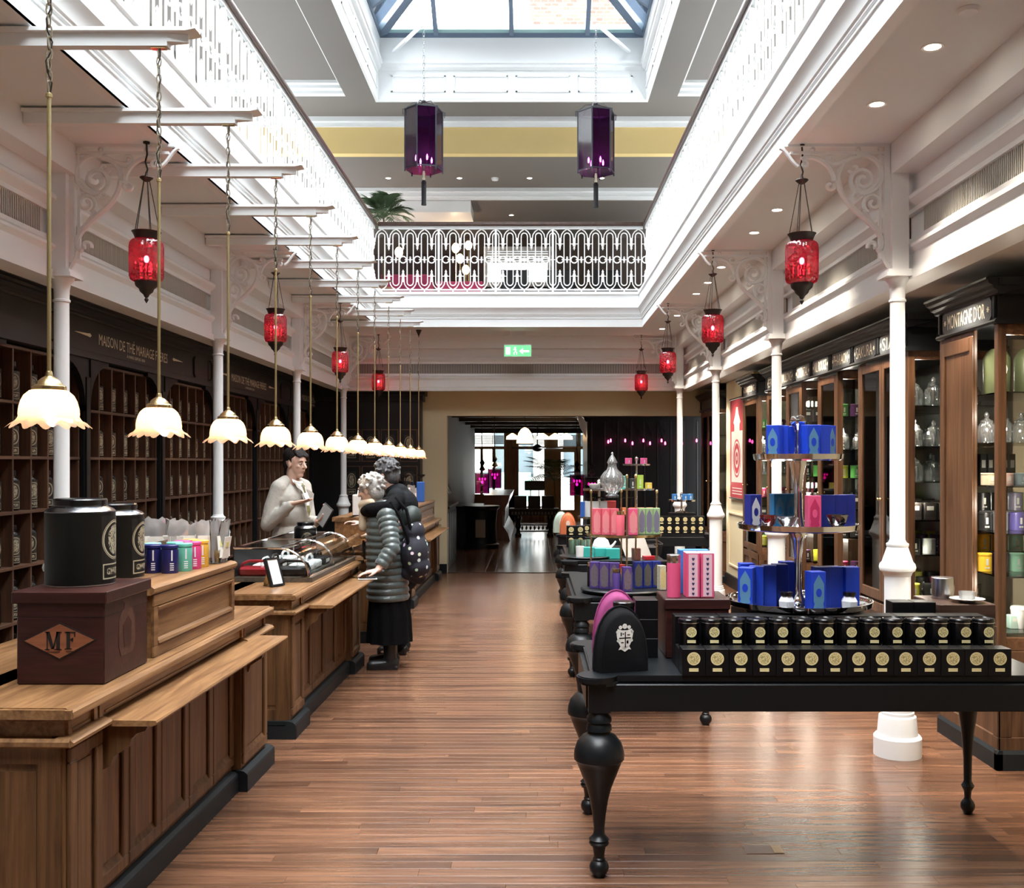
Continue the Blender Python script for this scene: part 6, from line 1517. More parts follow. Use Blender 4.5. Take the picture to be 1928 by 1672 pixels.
for k, (x, y) in enumerate(((-.09,-.06),(.03,-.09),(.10,-.02))): mtin('blue tin on the small silver cake stand, %s' % ('left','middle','right')[k], (1.74+x, 11.96+y, 1.16), (.05,.22,.55), 'sky blue', 'blue tins on the silver stand', r=.032, h=.08)
ck = cake('three-tier glass stand with candles at the centre of the fourth table', (1.22, 12.05, .781), [(.24,.20),(.21,.50),(.16,.79)], STEEL)
for k in range(2): mtin('pink candle on the top tier of the glass stand, %s' % ('left','right')[k], (1.12+.18*k, 12.0, 1.58), (.75,.12,.32), 'candle pink', 'pink candles', r=.04, h=.08)
for k, (x, c, nm, h) in enumerate(((-.15,(.10,.45,.40),'teal',.16),(-.05,(.05,.05,.05),'black',.13),(.03,(.40,.62,.10),'lime green',.17),(.13,(.75,.60,.10),'yellow',.08))): mtin('%s canister on the middle tier of the glass stand' % nm, (1.22+x, 11.95, 1.291), c, 'tier '+nm, 'canisters on the glass stand', r=.042, h=h)
for k in range(4): mtin('orange pot on the lowest tier of the glass stand, %s' % ('first','second','third','fourth')[k], (1.06+.1*k, 11.93, .99), (.70,.20,.08), 'orange pot', 'orange pots', r=.042, h=.09)
# floor socket plate
t = thing('floor_socket', 'brass floor socket plate in the boards under the near table', 'socket', (.95, 4.22-.0, .0)); MB().box(-.075, .04, -.045, .045, 0, .0015).build('plate', mat('wood_insert', (.09,.045,.03), .35), t, ang=0); MB().box(.04, .08, -.04, .04, 0, .003).build('flap', mat('dull_brass', (.25,.18,.11), .4, .8), t, ang=0)
# ---------------- back room ----------------
DKW = mat('backroom_dark_wall', (.02, .016, .017), .6); DKB = mat('backroom_black', (.005, .005, .006), .35, spec=.25)
struct('wall_left', B(-1.75, -1.6, 14.95, 28, 0, 3.1), mat('backroom_plum_wall', (.045,.03,.028), .7))
struct('wall_right', B(3.4, 3.55, 14.95, 28, 0, 3.1), DKW)
struct('ceiling', B(-1.75, 3.55, 14.95, 28.1, 2.62, 2.72), mat('backroom_ceiling', (.03,.022,.02), .6))
cb = MB()
for k in range(6): cb.box(-1.6, 3.4, 16+k*2.0, 16.16+k*2.0, 2.50, 2.62)
struct('trim_15', cb, DKW)
f = MB()
# shop front at the far end, openings left between the members
WOODR = wood('shopfront_wood', (.20,.09,.04), (.42,.22,.11), 'z', .4); WOODC = mat('shopfront_cream', (.55,.42,.22), .5)
f.box(-1.75, 3.55, 27.9, 28.05, 2.42, 2.72); f.box(2.0, 3.55, 27.9, 28.05, 0, 2.5)
sf = struct('wall_back', f, DKW)
fr = MB(); fr.box(-1.6, 2.0, 27.92, 28.02, 1.98, 2.06); fr.box(-.80, -.40, 27.9, 28.02, 0, 2.42); fr.box(-1.6, -.4, 27.9, 28.02, 0, .75)
fr.box(-1.45, -1.38, 27.92, 28.0, .75, 2.0); fr.box(-1.12, -1.04, 27.92, 28.0, .75, 2.0)
fr.build('mullion', WOODR, sf, ang=0)
MB().box(.30, .68, 27.9, 28.02, 0, 2.42).box(1.20, 1.30, 27.9, 28.02, 0, 2.42).box(.68, 1.20, 27.92, 28.0, 0, .32).box(.68, 1.2, 27.92, 28.0, 1.9, 2.0).box(.68,.76,27.92,28,.32,1.9).box(1.12,1.2,27.92,28,.32,1.9).build('door_frame', WOODC, sf, ang=0)
MB().box(-.4, .3, 27.9, 28.02, 0, .42).build('stall_riser', WOODR, sf, ang=0)
BLND = mat('grey_blind', (.20,.19,.18), .8)
for (a, b, z0) in ((-1.6,-.8,2.12),(-.4,.3,2.10),(.70,2.0,2.06)):
    bm_ = MB()
    z = z0
    while z < 2.36: bm_.box(a, b, 27.80, 27.82, z, z+.018); z += .024
    o = bm_.build('blind', BLND, sf, ang=0, recalc=False); o['kind'] = 'stuff'
MB().box(-1.6, 2.0, 27.96, 27.965, .3, 2.42).build('shop_glass', GLASS, sf, ang=0)
struct('pavement', B(-12, 14, 28.1, 60, -.1, -.02), mat('paving', (.35, .34, .33), .9))
bld = thing('street_building', 'pale building across the street seen through the far shop windows', 'building', (0, 44, 0))
FAC = mat('pale_facade', (.30,.29,.27), .8); 
w = MB(); w.box(-12, 14, 0, .4, 0, 1.0); w.box(-12, 14, 0, .4, 3.4, 9)
for x in range(-12, 14, 3): w.box(x, x+1.3, 0, .4, 1.0, 3.4)
w.build('facade', FAC, bld, ang=0); MB().box(-12, 14, .3, .35, 1, 3.4).build('window_glass', mat('street_window', (.06,.08,.09), .1), bld, ang=0)
MB().box(-2.1, -.1, -.8, -.1, .0, 1.2).build('green_stall', mat('street_green', (.10,.28,.20), .7), bld, ang=0)
# black cabinetry on the right of the back room
bc = thing('black_wall_cabinet', 'tall black panelled cabinet with fluted pilasters on the right of the back room', 'cabinet', (.9, 17.0, 0))
MB().box(0, 2.5, 0, 1.5, 0, 2.5).build('body', DKB, bc, ang=0)
MB().prism([(-.0,2.28),(-.04,2.30),(-.06,2.36),(-.12,2.40),(-.14,2.48),(0,2.5)], -.02, 1.5, 'y').box(0, 2.5, -.06, 0, 2.36, 2.5).build('cornice', DKB, bc, ang=0)
MB().prism([(-.12,2.20),(-.02,2.02),(-.02,2.28),(-.14,2.42),(-.16,2.36)], -.08, -.0, 'y').build('corbel', mat('corbel_cream', (.5,.46,.4), .5), bc, ang=0)
for k in range(11): MB().cbox(.06+k*.22, .09+k*.22, -.02, 0, .3, 2.3, .003).build('pilaster', mat('black_gloss_trim', (.008,.008,.010), .3), bc, ang=0)
for k in range(6): MB().tube([(.2+k*.2, -.03, 2.24), (.26+k*.2, -.06, 2.14), (.28+k*.2, -.05, 2.02)], .008, 5).build('hanging_loop', mat('black_gloss_trim', (.008,.008,.010), .3), bc)
for k, (x, z) in enumerate(((.34,1.955),(.38,1.975),(.62,1.975),(.74,1.93),(.92,1.975),(1.03,1.93),(1.22,1.975),(1.28,1.93),(1.52,1.975),(1.56,1.93),(1.80,1.975))):  # glowing dots and stems added to imitate lantern bulbs reflected in the cabinet
    t = thing('red_reflection_dot', 'small red glow imitating a bulb reflection before the black back-room cabinet', 'lamp', (.9+x, 16.85, z-.03), 0, 'imitated red reflections before the black cabinet')
    MB().lathe([(.004,0),(.014,.01),(.012,.045),(.001,.06)], n=8).build('glow_dot', emis('red_reflection_glow', (1,.08,.30), 9), t); MB().tube([(0,0,.06),(0,0,.68)], .003, 4).build('stem', BRONZE, t)
# left dark fitments: coffee station along the left wall
cw = thing('black_counter', 'black panelled counter along the left wall of the back room', 'counter', (-1.58, 15.0, 0))
MB().cbox(0, .30, .1, 1.9, 0, .92, .005).build('body', DKB, cw, ang=0); MB().cbox(0, .34, .06, 1.94, .92, .96, .005).build('top', DKB, cw, ang=0)
for k in range(5): MB().box(.3, .31, .16+k*.35, .44+k*.35, .1, .85).build('panel', MATS['black_gloss_trim'], cw, ang=0)
for k in range(6):
    t = thing('tea_dispenser', 'tall chrome-handled dispenser on the black back-room counter, %s from the camera' % ORDN[k].split(' ')[0], 'dispenser', (-1.42, 15.2+.27*k, .961))
    MB().lathe([(.05,0),(.05,.02),(.03,.04),(.03,.22),(.04,.25),(.02,.30),(.008,.36),(.014,.38),(0,.40)], n=14).build('body', DKB, t); MB().tube([(.04,-.02,.30),(.10,-.04,.16)], .009, 6).build('lever', CHROME, t)
mr_ = thing('framed_mirror', 'narrow white framed print on the plum wall of the back room', 'frame', (-1.6, 15.7, 1.35)); MB().box(0, .02, 0, .40, 0, .62).build('frame', PAPER, mr_, ang=0); MB().box(.02, .022, .04, .36, .05, .57).build('picture', DKW, mr_, ang=0)
cv = thing('curved_counter', 'curved black counter with lit glass pots at the left of the back room', 'counter', (-.98, 19.2, 0))
MB().lathe([(0,0),(.34,0),(.34,.08),(.30,.10),(.28,.45),(.31,.72),(.35,.76),(.35,.80),(0,.80)], n=28).build('body', DKB, cv)
MB().box(-.6, .0, .1, 1.6, 0, .78).build('body_run', DKB, cv, ang=0)
MB().box(-.09, .09, -.325, -.25, .22, .55).build('niche', mat('niche_gold', (.16,.10,.05), .5), cv, ang=0)
cq = thing('panelled_counter', 'dark brown panelled counter with a scrolled end beyond the curved counter', 'counter', (-.62, 21.0, 0)); MB().prism([(-.4,0),(.14,0),(.10,.15),(.0,.3),(.0,.6),(.1,.8),(.14,.94),(-.4,.94)], 0, 4.5, 'y').build('body', wood('plum_wood', (.05,.022,.018), (.12,.05,.035), 'z', .3), cq, ang=30)
for k in range(4): MB().box(.0, .012, .2+1.05*k, 1.1+1.05*k, .25, .65).build('panel', MATS['plum_wood'], cq, ang=0)
# carved table with black boxes
ct = thing('carved_table', 'black carved side table with pierced legs in the middle of the back room', 'table', (-.49, 22.2, 0))
MB().cbox(-.03, 1.05, -.05, .5, .56, .61, .01).build('top', DKB, ct, ang=0); MB().box(.0, 1.02, -.02, .46, .46, .56).build('apron', DKB, ct, ang=0)
for k in range(14): MB().box(.02+.072*k, .055+.072*k, -.03, -.02, .48, .54).build('apron_carving', mat('inlay_grey', (.06,.06,.06), .4), ct, ang=0)
for x in (.16, .86): MB().lathe([(0,0),(.07,0),(.08,.04),(.05,.08),(.04,.16),(.07,.22),(.05,.32),(.08,.40),(.06,.46)], (x,.05,0), 14).build('leg', DKB, ct)
MB().box(.16, .86, .03, .07, .10, .13).build('stretcher', DKB, ct, ang=0); MB().box(.16,.86,.03,.07,.24,.27).build('stretcher', DKB, ct, ang=0)
for k in range(7): MB().lathe([(.001,.0),(.03,.055),(.001,.11)], (.25+.09*k,.05,.13), 8, cap=False).build('stretcher_spindle', DKB, ct)
for k in range(3): carton('black display box on the carved table, %s' % ('left','middle','right')[k], (-.28+.30*k, 22.4, .611), .27, .25, .27, DKB, name='display_box')
t = thing('black_shade_lamp', 'black oblong lampshade on slim brass stems above the carved table', 'lamp', (.03, 22.42, .882)); MB().cbox(-.22, .22, -.08, .08, .12, .33, .01).build('shade', DKB, t, ang=0); MB().box(-.1,-.08,-.01,.01,0,.12).build('stem', BRASS, t, ang=0); MB().box(.08,.1,-.01,.01,0,.12).build('stem', BRASS, t, ang=0)
# palm in the back room
LEAF = mat('palm_leaf', (.045,.085,.03), .5, var=.3, vscale=3)
def palm(lab, loc, n, L, H, seed, spread=1.0):
    t = thing('potted_palm', lab, 'plant', loc); rr = random.Random(seed)
    MB().lathe([(0,0),(.12,0),(.16,.24),(.17,.26),(.15,.26),(.14,.22),(0,.22)], n=20).build('pot', mat('terracotta', (.22,.09,.05), .8), t)
    MB().tube([(0,0,.22),(.02,0,.22+(H-.22)*.6),(0,0,H)], [.03,.02,.012], 6).build('stem', mat('palm_stem', (.10,.07,.03), .8), t)
    for k in range(n):
        a = 2*pi*k/n+rr.uniform(-.3,.3); up = rr.uniform(.35, 1.1); m = MB(); pts = []
        for i in range(9):
            s_ = i/8; r = L*s_*cos(up)*spread; z = H-.05+L*(s_*sin(up)-.45*s_*s_*(1.4-up*.6)); pts.append(Vector((r*cos(a), r*sin(a), z)))
        m.tube(pts, [.005]*9, 4); side = Vector((-sin(a), cos(a), 0))
        for i in range(2, 9):
            for sg in (-1, 1):
                for h_ in (0, .5):
                    if i+h_ > 8: continue
                    p = pts[i] if h_ == 0 else (pts[i]+pts[min(8,i+1)])/2
                    d = (pts[i]-pts[i-1]).normalized(); l = L*.42*sin(pi*min(.97,(i+h_)/9))+.04; q = p+(side*sg*.8+d*.65)*l+Vector((0,0,-.18*l)); mid = (p+q)/2+Vector((0,0,.03*l)); wv = d*.012
                    m.add([p-wv*.6, mid-wv, q, mid+wv, p+wv*.6], [(0,1,2,3,4)])
        m.build('frond', LEAF, t, ang=0, recalc=False)
    return t
palm('tall potted palm before the far shop window', (.48, 23.4, 0), 15, 1.0, 1.25, 4)
# ceiling lamps and imitated lamp reflections of the back room
FLW = emis('warm_shade_glow', (1.0,.62,.28), 5)
t = thing('fringed_pendant', 'large warm fringed bell pendant near the back-room ceiling', 'lamp', (-.16, 19.5, 1.98)); MB().lathe([(.16,.0),(.15,.10),(.12,.20),(.07,.27),(.02,.30)], n=24, cap=False).build('shade', FLW, t); MB().tube([(0,0,.3),(0,0,.64)], .008, 5).build('rod', BRONZE, t)
lamp('backroom_glow', (0,0,.05), (1,.7,.4), 12, size=.08, parent=t)
for k, x in enumerate((-.44, .20, .46, .70)):  # flat glowing shades on rods, added in place of warm lamp reflections
    t = thing('flat_reflection_glow', 'flat warm glow imitating a reflection below the back-room ceiling, %s from the left' % ('first','second','third','fourth')[k], 'lamp', (x, 21.5, 2.10)); MB().lathe([(.13,.0),(.125,.06),(.05,.11),(.02,.13)], n=20, cap=False).build('shade', FLW, t); MB().tube([(0,0,.13),(0,0,.52)], .005, 4).build('rod', BRONZE, t)
t = thing('ceiling_fan', 'dark four-bladed ceiling fan before the far windows', 'fan', (.10, 24.5, 1.95))
MB().lathe([(0,-.08),(.08,-.06),(.14,0),(.10,.06),(.03,.10)], n=20).build('motor', DKB, t); MB().tube([(0,0,.1),(0,0,.67)], .015, 6).build('rod', DKB, t)
for k in range(4):
    a = pi/2*k+.25; MB().add([(.1,-.04,0),(.62,-.07,.02),(.64,.06,.0),(.1,.04,-.01),(.1,-.04,.012),(.62,-.07,.032),(.64,.06,.012),(.1,.04,.002)], [(0,1,2,3),(4,7,6,5),(0,4,5,1),(1,5,6,2),(2,6,7,3),(3,7,4,0)]).xf(Matrix.Rotation(a, 4, 'Z')).build('blade', DKB, t, ang=0)
MAG = thin_glass('magenta_glass', (.28,.01,.14), .3); MGL = emis('magenta_candle', (1,.25,.6), 9)
for k, (x, y_, z, lab) in enumerate(((-.93,18.6,1.05,'left of the pair on the left of the back room'),(-.74,19.6,1.12,'right of the pair on the left of the back room'),(.78,18.2,1.02,'on the right of the back room'),(.95,16.5,1.0,'nearest on the right before the black cabinet'))):
    t = thing('magenta_lantern', 'magenta glass square lantern hanging '+lab, 'lantern', (x, y_, z))
    for s_ in range(4):
        a, b = ((-.12,-.12),(.12,-.12),(.12,.12),(-.12,.12))[s_], ((.12,-.12),(.12,.12),(-.12,.12),(-.12,-.12))[s_]
        MB().add([(a[0],a[1],0),(b[0],b[1],0),(b[0],b[1],.36),(a[0],a[1],.36)], [(0,1,2,3)]).build('pane', MAG, t, ang=0)
        MB().tube([(a[0],a[1],0),(a[0],a[1],.37)], .008, 4).tube([(a[0],a[1],.37),(b[0],b[1],.37)], .008, 4).build('frame', BLKM, t)
    for q in range(3): MB().ell((-.05+.05*q,0,.26), (.012,.012,.025), 8, 6).build('bulb', MGL, t)
    MB().tube([(0,0,.37),(.01,0,.6),(-.01,0,1.0),(0,0,2.62-z)], .008, 5).lathe([(.01,.40),(.06,.43),(.02,.5),(.05,.56),(.01,.62)], n=10, cap=False).build('chain', BRONZE, t)
    if k < 3: MB().ell((0,0,.2), (.02,.02,.03), 8, 6).build('bulb', MGL, t)
t = thing('window_pendant', 'small ruffled pendant lamp by the far left window', 'lamp', (-1.02, 25.5, 1.62)); shade_mb().build('shade', FLW, t); MB().tube([(0,0,0),(0,0,1.0)], .006, 5).build('rod', BRASS, t)
# ---------------- upper storey things ----------------
struct('trim_16', MB().box(-4.4, -.95, 19.52, 19.6, 4.4, 5.6), mat('upper_plum_panel', (.05,.025,.025), .6))
wn2 = struct('window_2', MB().box(-.95, .35, 19.50, 19.58, 5.66, 5.74).box(-.95, .35, 19.5, 19.58, 4.98, 5.06).box(-.95, -.88, 19.5, 19.58, 5.06, 5.66).box(.28, .35, 19.5, 19.58, 5.06, 5.66), WHITE)
MB().box(-.88, .28, 19.56, 19.59, 5.06, 5.66).build('pane', emis('daylit_window', (.93,.97,1.0), .8), wn2, ang=0)
bm_ = MB(); z = 5.44
while z < 5.66: bm_.box(-.88, .28, 19.52, 19.54, z, z+.022); z += .045
bm_.build('blind', mat('pale_blind', (.6,.6,.55), .7), wn2, ang=0, recalc=False)['kind'] = 'stuff'
MAGC = mat('magenta_cloth', (.30,.02,.08), .8)
for k, (x, y_) in enumerate(((-2.0,16.3),(-1.2,16.9),(-2.2,18.2))):
    t = thing('cafe_table', 'cafe table under a wine-red cloth on the balcony, %s' % ('left','right','behind')[k], 'table', (x, y_, 3.79))
    MB().cbox(-.38, .38, -.35, .35, .50, .76, .01).build('cloth', MAGC, t, ang=0); MB().lathe([(0,0),(.2,0),(.2,.02),(.03,.04),(.03,.5)], n=16).build('pedestal', DKB, t)
WG = emis('globe_glow', (1.0,.70,.42), 3.5)
for k, (px, py, D) in enumerate(((751,475,17.0),(858,467,17.75),(882,462,19.2),(866,487,18.2),(877,508,18.7))):
    x = (px-1004)*D/1920; z = 1.6+(872-py)*D/1920
    t = thing('table_lamp', 'warm globe lamp behind the balcony railing, %s' % ('far left','upper middle','right of the group','lower middle','lowest of the group')[k], 'lamp', (x, D, 3.79))
    MB().lathe([(0,0),(.09,0),(.09,.02),(.012,.04),(.012,z-3.79-.08)], n=14).build('stand', BRASS, t); MB().ell((0,0,z-3.79), (.07,.07,.09)).build('globe', WG, t)
    if k in (0, 1): lamp('globe_light', (0,-.12,z-3.79), (1,.7,.4), 6, size=.06, parent=t)
for k in range(3):
    t = thing('dining_chair', 'dark wooden chair at the balcony tables, %s' % ('left','middle','right')[k], 'chair', (-.3+.75*k, 16.4, 3.79))
    MB().cbox(-.22, .22, -.2, .2, .44, .48, .005).build('seat', DKB, t, ang=0); MB().cbox(-.22, .22, .18, .21, .6, .95, .005).build('backrest', DKB, t, ang=0)
    for x in (-.19, .19):
        for yq in (-.17, .17): MB().box(x-.015, x+.015, yq-.015, yq+.015, 0, .44 if yq < 0 else .95).build('leg', DKB, t, ang=0)
palm('dark potted palm on the balcony behind the left corner of the railing', (-2.10, 14.3, 3.79), 20, .55, 1.30, 9, .8)
st_ = thing('serving_counter', 'dark serving counter on the balcony under the bright window', 'counter', (.1, 18.8, 3.79)); MB().cbox(-.9, .9, 0, .5, 0, .98, .01).build('body', mat('plum_laminate', (.08,.05,.06), .5), st_, ang=0); MB().cbox(-.95, .95, -.04, .54, .98, 1.03, .01).build('top', STEEL, st_, ang=0)
# umbrella-like white post stop
# ---------------- people ----------------
def blob(name, mb, mt, parent=None, vox=.007, smooth=4, root_loc=(0,0,0)):
    o = mb.build('tmp', mt, None, ang=0, recalc=False)
    r = o.modifiers.new('r', 'REMESH'); r.mode = 'VOXEL'; r.voxel_size = vox
    if smooth: s_ = o.modifiers.new('s', 'SMOOTH'); s_.iterations = smooth; s_.factor = .5
    dg = bpy.context.evaluated_depsgraph_get(); me = bpy.data.meshes.new_from_object(o.evaluated_get(dg))
    old = o.data; bpy.data.objects.remove(o); bpy.data.meshes.remove(old)
    me.name = name; me.polygons.foreach_set('use_smooth', [True]*len(me.polygons))
    if not me.materials: me.materials.append(mt)
    n = bpy.data.objects.new(name, me); COL.objects.link(n)
    if parent is not None: n.parent = parent
    else: n.location = root_loc
    return n
def cap(m, p, q, r0, r1, n=12):
    p, q = Vector(p), Vector(q); d = q-p; L = d.length
    R = d.to_track_quat('Z', 'Y').to_matrix().to_4x4(); pr = []
    for i in range(5): a = pi/2*i/4; pr.append((max(r0*sin(a), 1e-5), -r0*cos(a)))
    for i in range(5): a = pi/2*i/4; pr.append((max(r1*cos(a), 1e-5), L+r1*sin(a)))
    s = len(m.v); m.lathe(pr, n=n, cap=False); M = Matrix.Translation(p) @ R
    for i in range(s, len(m.v)): m.v[i] = tuple(M @ Vector(m.v[i]))
    return m
def limb(m, pts, rs):
    for i in range(len(pts)-1): cap(m, pts[i], pts[i+1], rs[i], rs[i+1])
    return m
def ellr(m, c, r, yaw=0, pitch=0):
    return m.ell(c, r, 16, 12, Matrix.Rotation(yaw, 4, 'Z') @ Matrix.Rotation(pitch, 4, 'Y'))
def hand(m, wrist, d, palm, L=.18, curl=.25, spread=.18, thumb_side=1, r=.0085):
    """d: direction of the fingers, palm: palm normal"""
    d = Vector(d).normalized(); pn = Vector(palm); pn = (pn-d*pn.dot(d)).normalized(); s = d.cross(pn)*thumb_side
    w = Vector(wrist); pl_ = L*.50
    for k, off in enumerate((-.028, -.009, .010, .028)):
        a = w+s*off*.6; b = w+d*pl_+s*off
        cap(m, a, b, .015, .0125)
        fl_ = L*(.38, .46, .50, .44)[k]*.98; base = b; dd = (d+s*off*spread*8).normalized(); rr = r*(.85, .98, 1.0, .96)[k]
        for j, fr_ in enumerate((.45, .32, .23)):
            dd = (dd*cos(curl*(j*.8+.3))+pn*sin(curl*(j*.8+.3))).normalized(); nx = base+dd*fl_*fr_; cap(m, base, nx, rr*(1-.08*j), rr*(1-.08*(j+1)), 8); base = nx
    t0 = w+d*L*.12+s*.022; t1 = t0+(d*.6+s*.75+pn*.25).normalized()*L*.20; t2 = t1+(d*.85+s*.3+pn*.3).normalized()*L*.17; t3 = t2+(d*.95+pn*.2).normalized()*L*.13
    cap(m, t0, t1, .015, .011, 8); cap(m, t1, t2, .011, .0095, 8); cap(m, t2, t3, .0095, .008, 8)
    return m
def head(m, c, yaw, pitch=0, s=1.0):
    """face looks along +x rotated by yaw; returns transform"""
    M = Matrix.Translation(Vector(c)) @ Matrix.Rotation(yaw, 4, 'Z') @ Matrix.Rotation(pitch, 4, 'Y') @ Matrix.Scale(s, 4)
    k = len(m.v)
    m.ell((-.012,0,.035), (.098,.074,.090), 20, 14)      # cranium
    m.ell((.022,0,-.030), (.066,.058,.078), 18, 12)      # face
    m.ell((.048,0,-.090), (.032,.034,.024), 12, 8)       # chin
    m.ell((.066,0,.030), (.022,.050,.018), 12, 8)        # brow
    cap(m, (.080,0,.018), (.108,0,-.022), .009, .0125, 10); m.ell((.096,.012,-.027), (.010,.008,.008), 8, 6); m.ell((.096,-.012,-.027), (.010,.008,.008), 8, 6)
    m.ell((.082,0,-.052), (.012,.023,.0065), 10, 6); m.ell((.080,0,-.062), (.012,.020,.007), 10, 6)  # lips
    for sg in (-1, 1):
        m.ell((.060, sg*.035, -.018), (.022,.020,.018), 10, 8)                                      # cheek
        m.ell((-.004, sg*.074, -.008), (.018,.008,.030), 10, 8); m.ell((-.008, sg*.078, .004), (.010,.008,.012), 8, 6)
    for i in range(k, len(m.v)): m.v[i] = tuple(M @ Vector(m.v[i]))
    return M
def faceparts(parent, M, iris=(.05,.025,.012), brow=(.02,.012,.01), lip=(.45,.18,.15)):
    for sg in (-1, 1):
        MB().ell((.0765, sg*.030, .004), (.0100,.0125,.0070), 12, 8).xf(M).build('eye', mat('eye_white', (.50,.47,.44), .4), parent)
        MB().ell((.0850, sg*.030+.002, .003), (.0028,.0060,.0060), 10, 8).xf(M).build('iris', mat('iris_brown', iris, .2), parent)
        MB().tube([(.088, sg*.015, .024), (.090, sg*.030, .029), (.080, sg*.047, .024)], [.003,.004,.0022], 5).xf(M).build('eyebrow', mat('brow_dark', brow, .9), parent)
    MB().ell((.0915, 0, -.0565), (.004,.017,.0022), 10, 6).xf(M).build('mouth', mat('mouth_dark', (.14,.035,.03), .5), parent)
SKIN = mat('skin', (.62,.40,.31), .6, var=.06, vscale=14); SKIN2 = mat('skin_pale', (.64,.43,.35), .6, var=.06, vscale=14)
def legs_torso(m, hipz, x=0, y=0, sx=.0, yaw=0, feet=None, h=1.0, chest=1.38):
    R = Matrix.Rotation(yaw, 4, 'Z')
    def T(a): v = R @ Vector(a); return (v.x+x, v.y+y, v.z)
    for sg in (-1, 1):
        limb(m, [T((0, sg*.09, hipz)), T((.01, sg*.095, hipz*.53)), T((-.01, sg*.10, .09))], [.085, .055, .036])
        limb(m, [T((-.03, sg*.10, .045)), T((.14, sg*.115, .030))], [.040, .028])
    ellr(m, T((0,0,hipz+.05)), (.115,.165,.13), yaw); ellr(m, T((.0,0,hipz+.25)), (.105,.145,.18), yaw); ellr(m, T((0,0,chest-.10)), (.115,.175,.15), yaw)
# ---- salesman ----
RX_, RY_ = -2.04, 8.62
yaw = -.42      # chest direction: +x turned towards the camera
m = MB(); hc = Vector((.038, -.02, 1.595)); 
def L(p): v = Matrix.Rotation(yaw, 4, 'Z') @ Vector(p); return v
legs_torso(m, .86, yaw=yaw, chest=1.36)
Mh = head(m, hc, -.50, .08, 1.02)
cap(m, L((.0,0,1.40)), tuple(hc+Vector((-.02,0,-.06))), .062, .056)
shR, shL = L((-.01,-.165,1.385)), L((-.0,.165,1.385))      # near (camera) side and far side
elR, wrR = Vector((-.155,-.20,1.09)), Vector((.065,-.27,1.265))
elL, wrL = Vector((.13,.10,1.08)), Vector((.235,-.08,1.115))
limb(m, [shR, elR, wrR], [.058,.042,.028]); limb(m, [shL, elL, wrL], [.058,.042,.028])
hand(m, wrR, (1,.05,.22), (0,.25,1), .175, .10, .25, -1)
hand(m, wrL, (.55,-.12,.80), (-.6,-.45,.35), .175, .45, .1, 1)
man = blob('person', m, SKIN, None, .0065, 3, (RX_, RY_, 0)); tag(man, 'dark-haired man in cream linen jacket holding a tablet behind the glass case', 'person')
faceparts(man, Mh)
HAIRD = mat('hair_dark', (.010,.007,.006), .7, spec=.2, bump=.6, bscale=60, var=.3, vscale=60)
h = MB(); h.ell((-.030,0,.062), (.096,.083,.080), 20, 14); h.ell((-.068,0,.005), (.048,.068,.080), 16, 12)
for k in range(11):
    a = -1.3+2.6*k/10; cap(h, (.0, .045*sin(a), .130), (.084*cos(a*.6), .070*sin(a)+.012, .074-.014*abs(sin(a*3+1))), .017, .008, 8)
for sg in (-1, 1): cap(h, (.0, sg*.068, .05), (.012, sg*.072, .012), .012, .005, 8)
h.xf(Mh); blob('hair', h, HAIRD, man, .006, 2)
def linen():
    m_ = mat('cream_linen', (.44,.42,.38), .85, bump=.9, bscale=16, var=.08, vscale=8); return m_
LIN = linen(); 
j = MB()
ellr(j, L((0,0,.98)), (.150,.195,.16), yaw); ellr(j, L((0,0,1.15)), (.140,.180,.17), yaw); ellr(j, L((0,0,1.30)), (.140,.195,.13), yaw); ellr(j, L((0,0,.84)), (.155,.20,.12), yaw)
limb(j, [L((-.02,-.06,1.45)), shR+Vector((0,0,.012)), (shR+elR)/2+Vector((-.012,0,0)), elR, (elR+wrR)/2, wrR-(wrR-elR).normalized()*.02], [.050,.066,.062,.058,.050,.040])
limb(j, [L((-.02,.06,1.45)), shL+Vector((0,0,.012)), (shL+elL)/2, elL, wrL-(wrL-elL).normalized()*.03], [.050,.066,.062,.058,.042])
# sleeve wrinkles
for (p, q, r_, n_) in ((shR, elR, .076, 5), (elR, wrR, .060, 5), (elL, wrL, .058, 4)):
    d = (Vector(q)-Vector(p))
    for k in range(n_):
        c_ = Vector(p)+d*(.25+.14*k); ax = d.normalized().cross(Vector((.3,.8*(-1)**k,.2))).normalized(); cap(j, c_+ax*r_*.55, c_-ax*r_*.3+Vector((0,0,.02)), .026, .018, 8)
jk = blob('jacket', j, LIN, man, .008, 4)
def fr(px, pz, out): # point on the chest front: px sideways (+ = far side), out = distance forward
    return tuple(L((out+.010, px, pz)))
MB().add([fr(-.035,1.45,.075), fr(.035,1.45,.075), fr(.030,1.30,.152), fr(.0,1.16,.158), fr(-.030,1.30,.152)], [(0,1,2,3,4)]).build('shirt', mat('white_shirt', (.75,.75,.74), .7), man, ang=0)
MB().add([fr(-.014,1.43,.092), fr(.014,1.43,.092), fr(.010,1.405,.112), fr(.022,1.20,.166), fr(.0,1.15,.168), fr(-.022,1.20,.166), fr(-.010,1.405,.112)], [(0,1,2,6),(6,2,3,4,5)]).build('tie', mat('olive_tie', (.13,.12,.04), .6), man, ang=0)
